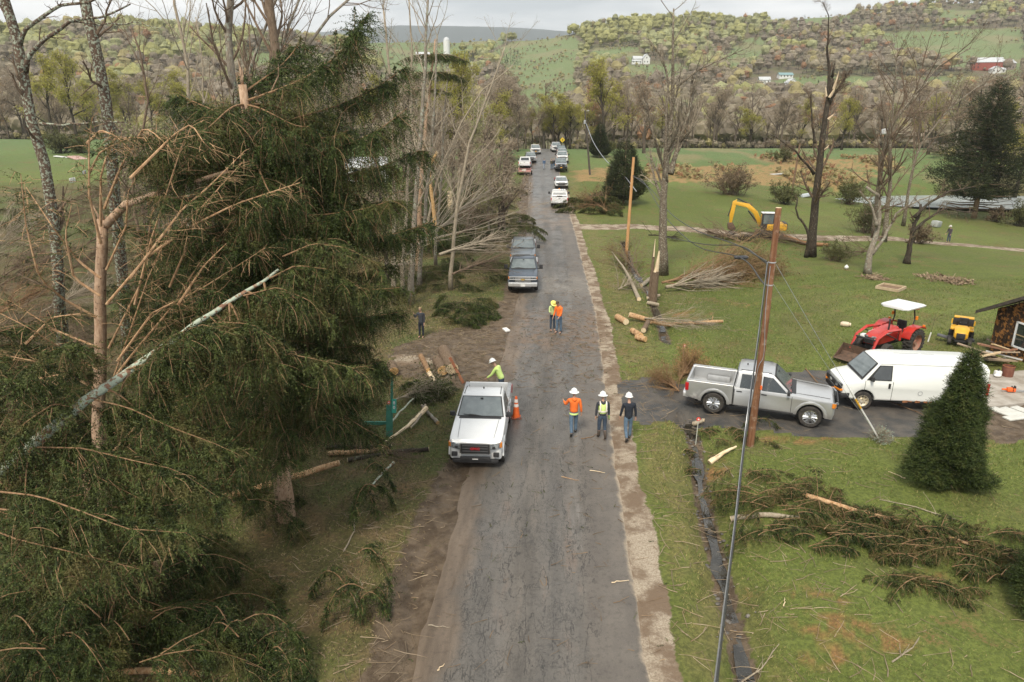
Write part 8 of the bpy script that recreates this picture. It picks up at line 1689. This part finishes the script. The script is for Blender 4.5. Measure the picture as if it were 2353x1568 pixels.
g = ground_at(2290, 868); t_ = thing('fuel_can', 'white jug and bag on the ground below the lumber heap', 'jug', (g[0], g[1], zp)); b_ = M(); b_.box((0, 0, .14), (.30, .2, .26), None, .06); b_.ball((-.1, -.15, .09), .12, 8, (1.4, 1, .7)); b_.obj('container', PLATE, t_, True); M().lathe([(.04, .26), (.04, .34), (.001, .34)], n=8).obj('cap', BLK, t_)
g = ground_at(2312, 868); t_ = thing('bucket', 'dark red open drum beside the shed wall', 'drum', (g[0], g[1], zp)); M().lathe([(.001, .02), (.24, 0), (.25, .48), (.23, .48), (.22, .06), (.001, .05)], n=18).obj('drum_wall', mat('drum_red', (.14, .05, .035), (.2, .08, .05), 5, .7), t_, True); M().lathe([(.245, .47), (.262, .49), (.245, .51)], n=18).obj('rim', RUST, t_, True)
# raised frame, debris heaps on the lawn
def frame():
    g = ground_at(2046, 664); t = thing('garden_frame', 'empty wooden garden frame lying on the lawn', 'wooden frame', g, .75); m_ = mat('frame_wood', (.40, .30, .19), (.50, .40, .27), 5, .85)
    for s in (-1, 1): M().box((s*.75, 0, .10), (.08, 1.58, .2)).obj('long_side', m_, t); M().box((0, s*.75, .10), (1.42, .08, .2)).obj('short_side', m_, t)
    M().box((0, 0, .05), (1.40, 1.40, .06)).obj('soil', mat('soil', (.14, .09, .05), (.2, .13, .08), 7, .95), t)
frame()
for k, (a, c, w, lab) in enumerate(((2150, 640, 1.7, 'heap of pale brown debris on the lawn, left of two'), (2195, 648, 1.4, 'heap of brown debris with white scraps on the lawn, right of two'), (2010, 640, 1.1, 'small heap of brown earth on the grass near the split apple tree'))):
    g = ground_at(a, c); rs = np.random.default_rng(500+k); B = Bag(); n = 260; p = g+np.stack([np.clip(rs.normal(size=n), -1.4, 1.4)*w*.45, np.clip(rs.normal(size=n), -1.4, 1.4)*w*.5, np.abs(rs.normal(size=n))*.10], -1); B.add(*leaves(rs, p, .14, 1, .02)); P = walk(rs, p[:60], norm(rs.normal(size=(60, 3))*[1, 1, .2]), rs.uniform(.3, .9, 60), 3, .1); B.tubes(P, np.full((60, 3), .02), 3)
    o = B.obj('debris_heap', mat('debris_brown', (.28, .20, .13), (.40, .31, .21), 8, .9, island=(.16, .11, .07)), None, False, tuple(g)); tag(o, lab, 'debris heap')
for k, (a, c, lab, sz, m_) in enumerate(((2103, 712, 'red brown scrap of wood on the lawn beyond the tractor canopy', (.5, .14, .12), RUST), (2072, 746, 'short pale board on the lawn right of the canopy post', (.3, .08, .03), W_RAW), (2190, 747, 'pale flat stick on the lawn left of the mower', (.45, .07, .03), W_RAW), (2188, 880, 'pale wood scrap on the grass behind the van roof', (.3, .16, .04), W_RAW), (1790, 402, 'grey sheet of debris in the far reed band', (3.2, 1.2, .25), ROOF_G), (1850, 453, 'pale blue tarp heap in the reeds beside the field shrub', (2.0, 1.0, .5), mat('pale_tarp', (.55, .60, .66), None, 3, .6)), (168, 420, 'white scrap of sheet metal among the far tangle on the left', (.9, .1, .7), PT['white']), (195, 400, 'folded blue grey sheet debris behind the lichen trunk', (1.0, .2, .5), mat('blue_sheet', (.30, .36, .44), None, 3, .5)), (178, 364, 'red corrugated roof sheet lying in the left field', (4.5, 2.2, .15), mat('red_sheet', (.30, .09, .06), (.60, .5, .45), 12, .6, stretch=(1, .05, 1))), (148, 362, 'pale torn roof boards lying in the left field', (3.5, 1.0, .12), PLATE), (2150, 522, 'grey rounded boulder beneath the forked apple tree', (1.6, .9, .8), mat('grey_boulder', (.36, .38, .37), None, 3, .8)), (2030, 310, 'white plastic scrap caught in the bowed tree', (1.1, .3, .6), PLATE), (1180, 395, 'black and white bag of rubbish on the left verge near the trailer', (.8, .6, .6), CHAR), (1165, 415, 'white rubbish bag on the left verge', (.5, .4, .5), PLATE), (1163, 760, 'white crumpled sheet on the muddy left shoulder', (.28, .6, .10), PLATE))):
    g = ground_at(a, c) if not (a, c) == (2030, 310) else at(a, c, 76.0)
    o = M().box((0, 0, sz[2]/2), sz, (.05*k % .3-.1, .1, k*.7), min(sz)*.25).obj('scrap', m_, None, True, tuple(g)); tag(o, lab, 'debris')
# vertical sapling with white guard
g = ground_at(2132, 785); t_ = thing('sapling', 'thin bare sapling in a white trunk guard right of the tractor', 'sapling', g); M().tube([(0, 0, 0), (.1, 0, .8), (.12, 0, 1.6)], [.015, .012, .004], 4).obj('stem', B_DARK, t_); M().tube([(0, 0, .02), (.07, 0, .55)], .035, 8).obj('trunk_guard', PLATE, t_, True); P_ = walk(np.random.default_rng(1), np.repeat([[.11, 0, 1.2]], 8, 0), norm(np.random.default_rng(2).normal(size=(8, 3))+[.8, 0, 1]), np.full(8, .7), 5, .12); B = Bag(); B.tubes(P_, np.full((8, 5), .005)); B.obj('twigs', B_BROWN, t_)
# culvert mouth
g = ground_at(1570, 985); t_ = thing('culvert', 'dark culvert pipe mouth under the driveway edge', 'culvert', (7.3, 26.7, -.62), R(8)); c_ = M(); c_.lathe([(.30, -1.2), (.30, .3), (.26, .3), (.26, -1.2)], axis='y', n=18); c_.v = [(x, -y, z) for x, y, z in c_.v]; c_.obj('pipe', DIRTY, t_, True)

# ------------------------------------------------------------------ loose sticks one can pick out, then uncounted litter and grass
STK = [(1290, 1100, 1330, 1108, B_ORANGE, 'reddish bent stick on the asphalt in the middle of the road'), (1355, 1085, 1390, 1090, W_RAW, 'pale split stick on the asphalt below the three walkers'), (1405, 1343, 1445, 1337, W_RAW, 'pale curved stick on the smooth right half of the road'), (1005, 1545, 1022, 1530, W_RAW, 'short pale stick near the bottom left edge of the road'), (985, 1440, 1035, 1446, B_PALE, 'pale twig across the pavement edge at the lower left'), (1335, 1012, 1372, 1000, B_TAN, 'curved twig on the road between two walkers'), (1200, 733, 1238, 738, B_BROWN, 'dark curved stick on the road left of the talking pair'), (1370, 962, 1410, 955, B_TAN, 'thin stick on the road ahead of the vested walker'), (2195, 1195, 2020, 1150, B_PALE, 'long pale branch on the lawn in front of the young spruce'), (2080, 1100, 2040, 1085, W_RAW, 'short pale stick on the lawn near the guy anchor'), (2050, 1520, 2110, 1470, B_PALE, 'curved pale branch on the lower right lawn'), (1800, 1395, 1802, 1375, W_RAW, 'small pale upright chip on the lower right lawn'), (1695, 1540, 1790, 1480, B_PALE, 'white forked branch over the ditch at the bottom edge'), (790, 1270, 815, 1180, B_PALE, 'pale bare branch lying on the left bank grass, upper'), (820, 1400, 835, 1340, B_PALE, 'pale bare branch lying on the left bank grass, lower'), (1130, 600, 1180, 590, B_PALE, 'bare branch beside the rear pickup mirror'), (1630, 840, 1690, 870, B_PALE, 'twig on the lawn behind the orange brush pile'), (1850, 850, 1900, 905, B_TAN, 'curved tan branch on the lawn left of the loader bucket'), (2040, 925, 2130, 960, B_TAN, 'green brown twig on the driveway in front of the van'), (1685, 1100, 1660, 1060, B_PALE, 'pale crooked limb behind the cable by the ditch')]
for k, (a, c, a2, c2, bk, lab) in enumerate(STK):
    rs = np.random.default_rng(600+k); p, q = onroad(a, c), onroad(a2, c2); L = np.linalg.norm(q-p); r = .012+.006*L; mdl = (p+q)/2+rs.normal(size=3)*[.08*L, .08*L, 0]+[0, 0, .03]
    B = Bag(); S = trunk_poly([p+[0, 0, .03], mdl, q+[0, 0, .03]], 7, .01, k); B.tube(S, np.linspace(r, r*.4, 7), 6)
    if L > .8:
        Q_, R_ = branch(rs, S[None], np.linspace(r, r*.4, 7)[None], n=5, t0=.2, t1=1, ang=35, ratio=.4, K=4, wander=.1, up=0, rmin=.005); Q_[..., 2] = np.maximum(Q_[..., 2], S[:, 2].min()); B.tubes(Q_, R_, 4)
    tag(B.obj('stick', bk, None, False, tuple(S[0])), lab, 'stick')
def litter():
    rs = np.random.default_rng(900)
    def sticks(name, lab, X, Y, L, r, mt, K=4, wob=.16):
        Z = np.where(np.abs(X-road_x(Y)) < ROAD_HW, hbase(road_x(Y), Y)+.05-.03*((X-road_x(Y))/ROAD_HW)**2, height(X, Y)); p = np.stack([X, Y, Z+.012], -1); d = norm(np.stack([rs.normal(size=len(X)), rs.normal(size=len(X))*.8, rs.normal(size=len(X))*.03], -1)); P = walk(rs, p, d, L, K, wob); P[..., 2] = p[:, None, 2]+np.abs(P[..., 2]-p[:, None, 2])*.4
        B = Bag(); B.tubes(P, r[:, None]*np.linspace(1, .5, K)[None], 4); return tag(B.obj(name, mt), lab, 'litter', None, 'stuff')
    def pick(n, fn): X, Y = fn(n); return X, Y
    # on the road, thicker at the crossings of felled trees
    n = 1500; Y = np.concatenate([rs.uniform(12, 60, n//3), rs.normal(37, 3.6, n//2), rs.normal(30.5, 2.0, n-n//3-n//2)]); X = road_x(Y)+np.where(rs.random(n) < .5, rs.uniform(-3.6, 3.6, n), rs.normal(1.8, 1.3, n))
    sticks('twig_litter', 'thin twigs and bark scattered over the road', X, Y, rs.uniform(.08, .5, n), rs.uniform(.004, .011, n), mat('twig_mix', (.20, .125, .07), (.34, .24, .14), 3, .9, island=(.10, .07, .045)))
    n = 4600; Y = 9+rs.random(n)**1.4*61; X = np.where(rs.random(n) < .45, road_x(Y)-ROAD_HW-np.abs(rs.normal(size=n))*4.5-.2, road_x(Y)+ROAD_HW+rs.uniform(.3, 1, n)*np.abs(rs.normal(size=n))*7+.8)
    sticks('twig_litter', 'thin twigs strewn over the banks and lawn beside the road', X, Y, rs.uniform(.12, .9, n), rs.uniform(.004, .013, n), mat('twig_mix2', (.26, .18, .10), (.42, .34, .24), 3, .9, island=(.12, .09, .06)))
    # green sprigs
    n = 420; Y = np.concatenate([rs.uniform(12, 45, n//2), rs.normal(33, 4, n-n//2)]); X = road_x(Y)+rs.normal(size=n)*4; Z = np.where(np.abs(X-road_x(Y)) < ROAD_HW, hbase(road_x(Y), Y)+.05, height(X, Y)); d = norm(np.stack([rs.normal(size=n), rs.normal(size=n), np.abs(rs.normal(size=n))*.15], -1)); B = Bag(); V, F = needles(rs, np.stack([X, Y, Z+.02], -1), d, rs.uniform(.12, .35, n), .0, 16, .045, .016); B.add(V, T=F); tag(B.obj('sprig_litter', N_OLIVE), 'small green spruce sprigs dropped over the road and verges', 'litter', None, 'stuff')
    # stones in the ditch
    n = 420; dpts = np.array(DITCH+DITCH2); which = rs.random(n) < .6; tt = np.where(which, rs.uniform(0, len(DITCH)-1.001, n), len(DITCH)+rs.uniform(0, len(DITCH2)-1.001, n)); i0 = tt.astype(int); ff = (tt-i0)[:, None]; q = dpts[i0]*(1-ff)+dpts[i0+1]*ff+rs.normal(size=(n, 2))*.20
    sz = rs.uniform(.015, .065, (n, 1, 1))*np.array([1.2, 1, .6]); VV = ICO[None]*sz*(1+rs.uniform(-.2, .2, (n, len(ICO), 1)))+np.stack([q[:, 0], q[:, 1], height(q[:, 0], q[:, 1])+.02], -1)[:, None, :]; tag(link('ditch_stones', np_mesh('ditch_stones', VV.reshape(-1, 3), (ICOF[None]+(np.arange(n)*len(ICO))[:, None, None]).reshape(-1, 3), True), mat('wet_stone', (.10, .09, .08), (.22, .20, .175), 2, .55, island=(.05, .045, .04))), 'small wet stones lining the ditch', 'stones', None, 'stuff')
    # leaf litter on the left bank
    n = 26000; Y = 9+rs.random(n)**1.3*36; X = road_x(Y)-ROAD_HW-.6-rs.random(n)**.8*8; Z = height(X, Y); B = Bag(); B.add(*leaves(rs, np.stack([X, Y, Z+.02], -1), .035, 1, .01)); tag(B.obj('leaf_litter', mat('dead_leaves', (.20, .145, .075), (.30, .235, .14), 2, .9, island=(.07, .055, .03))), 'dead leaves over the shaded left bank', 'litter', None, 'stuff')
    # grass blades on lawn, verge and left bank
    n = 230000; Y = 8.5+rs.random(n)**1.5*45; X = np.where(rs.random(n) < .8, road_x(Y)+ROAD_HW+1.0+rs.random(n)*(.78*Y+4), road_x(Y)-ROAD_HW-1.2-rs.random(n)**1.2*7)
    k = (ditch_d(X, Y) > .45) & ~in_poly(X, Y, DRIVE) & ~in_poly(X, Y, PAD) & ~in_poly(X, Y, DIRT_R) & ~in_poly(X, Y, MUD_L); k &= (vnoise(X*1.5, Y*1.5, 91) > .25); X, Y = X[k], Y[k]; n = len(X)
    Z = height(X, Y); h = rs.uniform(.03, .085, n)*(.7+.8*vnoise(X*.8, Y*.8, 93))*np.clip(Y/18, .9, 1.3); a = rs.uniform(0, 6.28, n); w = .007*np.clip(Y/13, 1, 2.4); s = np.stack([np.cos(a)*w, np.sin(a)*w, 0*a], -1); p = np.stack([X, Y, Z-.01], -1); tip = p+np.stack([rs.normal(size=n)*.05, rs.normal(size=n)*.05, h], -1); V = np.stack([p-s, p+s, tip], 1).reshape(-1, 3)
    vg = smooth(ROAD_HW+4.4, ROAD_HW+2.2, X-road_x(Y))*(X > road_x(Y)); lf = (X < road_x(Y))
    col = np.where((rs.random(n) < .18+.5*vg+.25*lf)[:, None], np.array([.26, .22, .09]), np.where(lf[:, None], np.array([.10, .13, .035]), np.array([.112, .150, .034])))*rs.uniform(.7, 1.5, (n, 1)); m, nt, b = new_mat('grass_blades'); c = node(nt, 'ShaderNodeVertexColor', layer_name='Col').outputs[0]; nt.links.new(c, b.inputs['Base Color']); b.inputs['Roughness'].default_value = .6; b.inputs['Specular IOR Level'].default_value = .25
    tag(link('lawn_grass', np_mesh('lawn_grass', V, np.arange(n*3).reshape(-1, 3), col=np.repeat(col, 3, 0)), m), 'short spring grass on the lawn and banks', 'grass', None, 'stuff')
litter()

# ------------------------------------------------------------------ moist spring air
def haze():
    m = M().box((0, 3080, 245), (11000, 6300, 530)); o = m.obj('haze', None or bpy.data.materials.new('haze_air')); mt = o.data.materials[0]; mt.use_nodes = True; nt = mt.node_tree; nt.nodes.clear()
    out = nt.nodes.new('ShaderNodeOutputMaterial'); v = nt.nodes.new('ShaderNodeVolumePrincipled'); v.inputs['Color'].default_value = (.93, .96, .98, 1); v.inputs['Density'].default_value = .00016; v.inputs['Anisotropy'].default_value = .2
    nt.links.new(v.outputs[0], out.inputs['Volume']); o['kind'] = 'stuff'; o['label'] = 'thin pale haze softening the far hills'; o['category'] = 'haze'
haze()
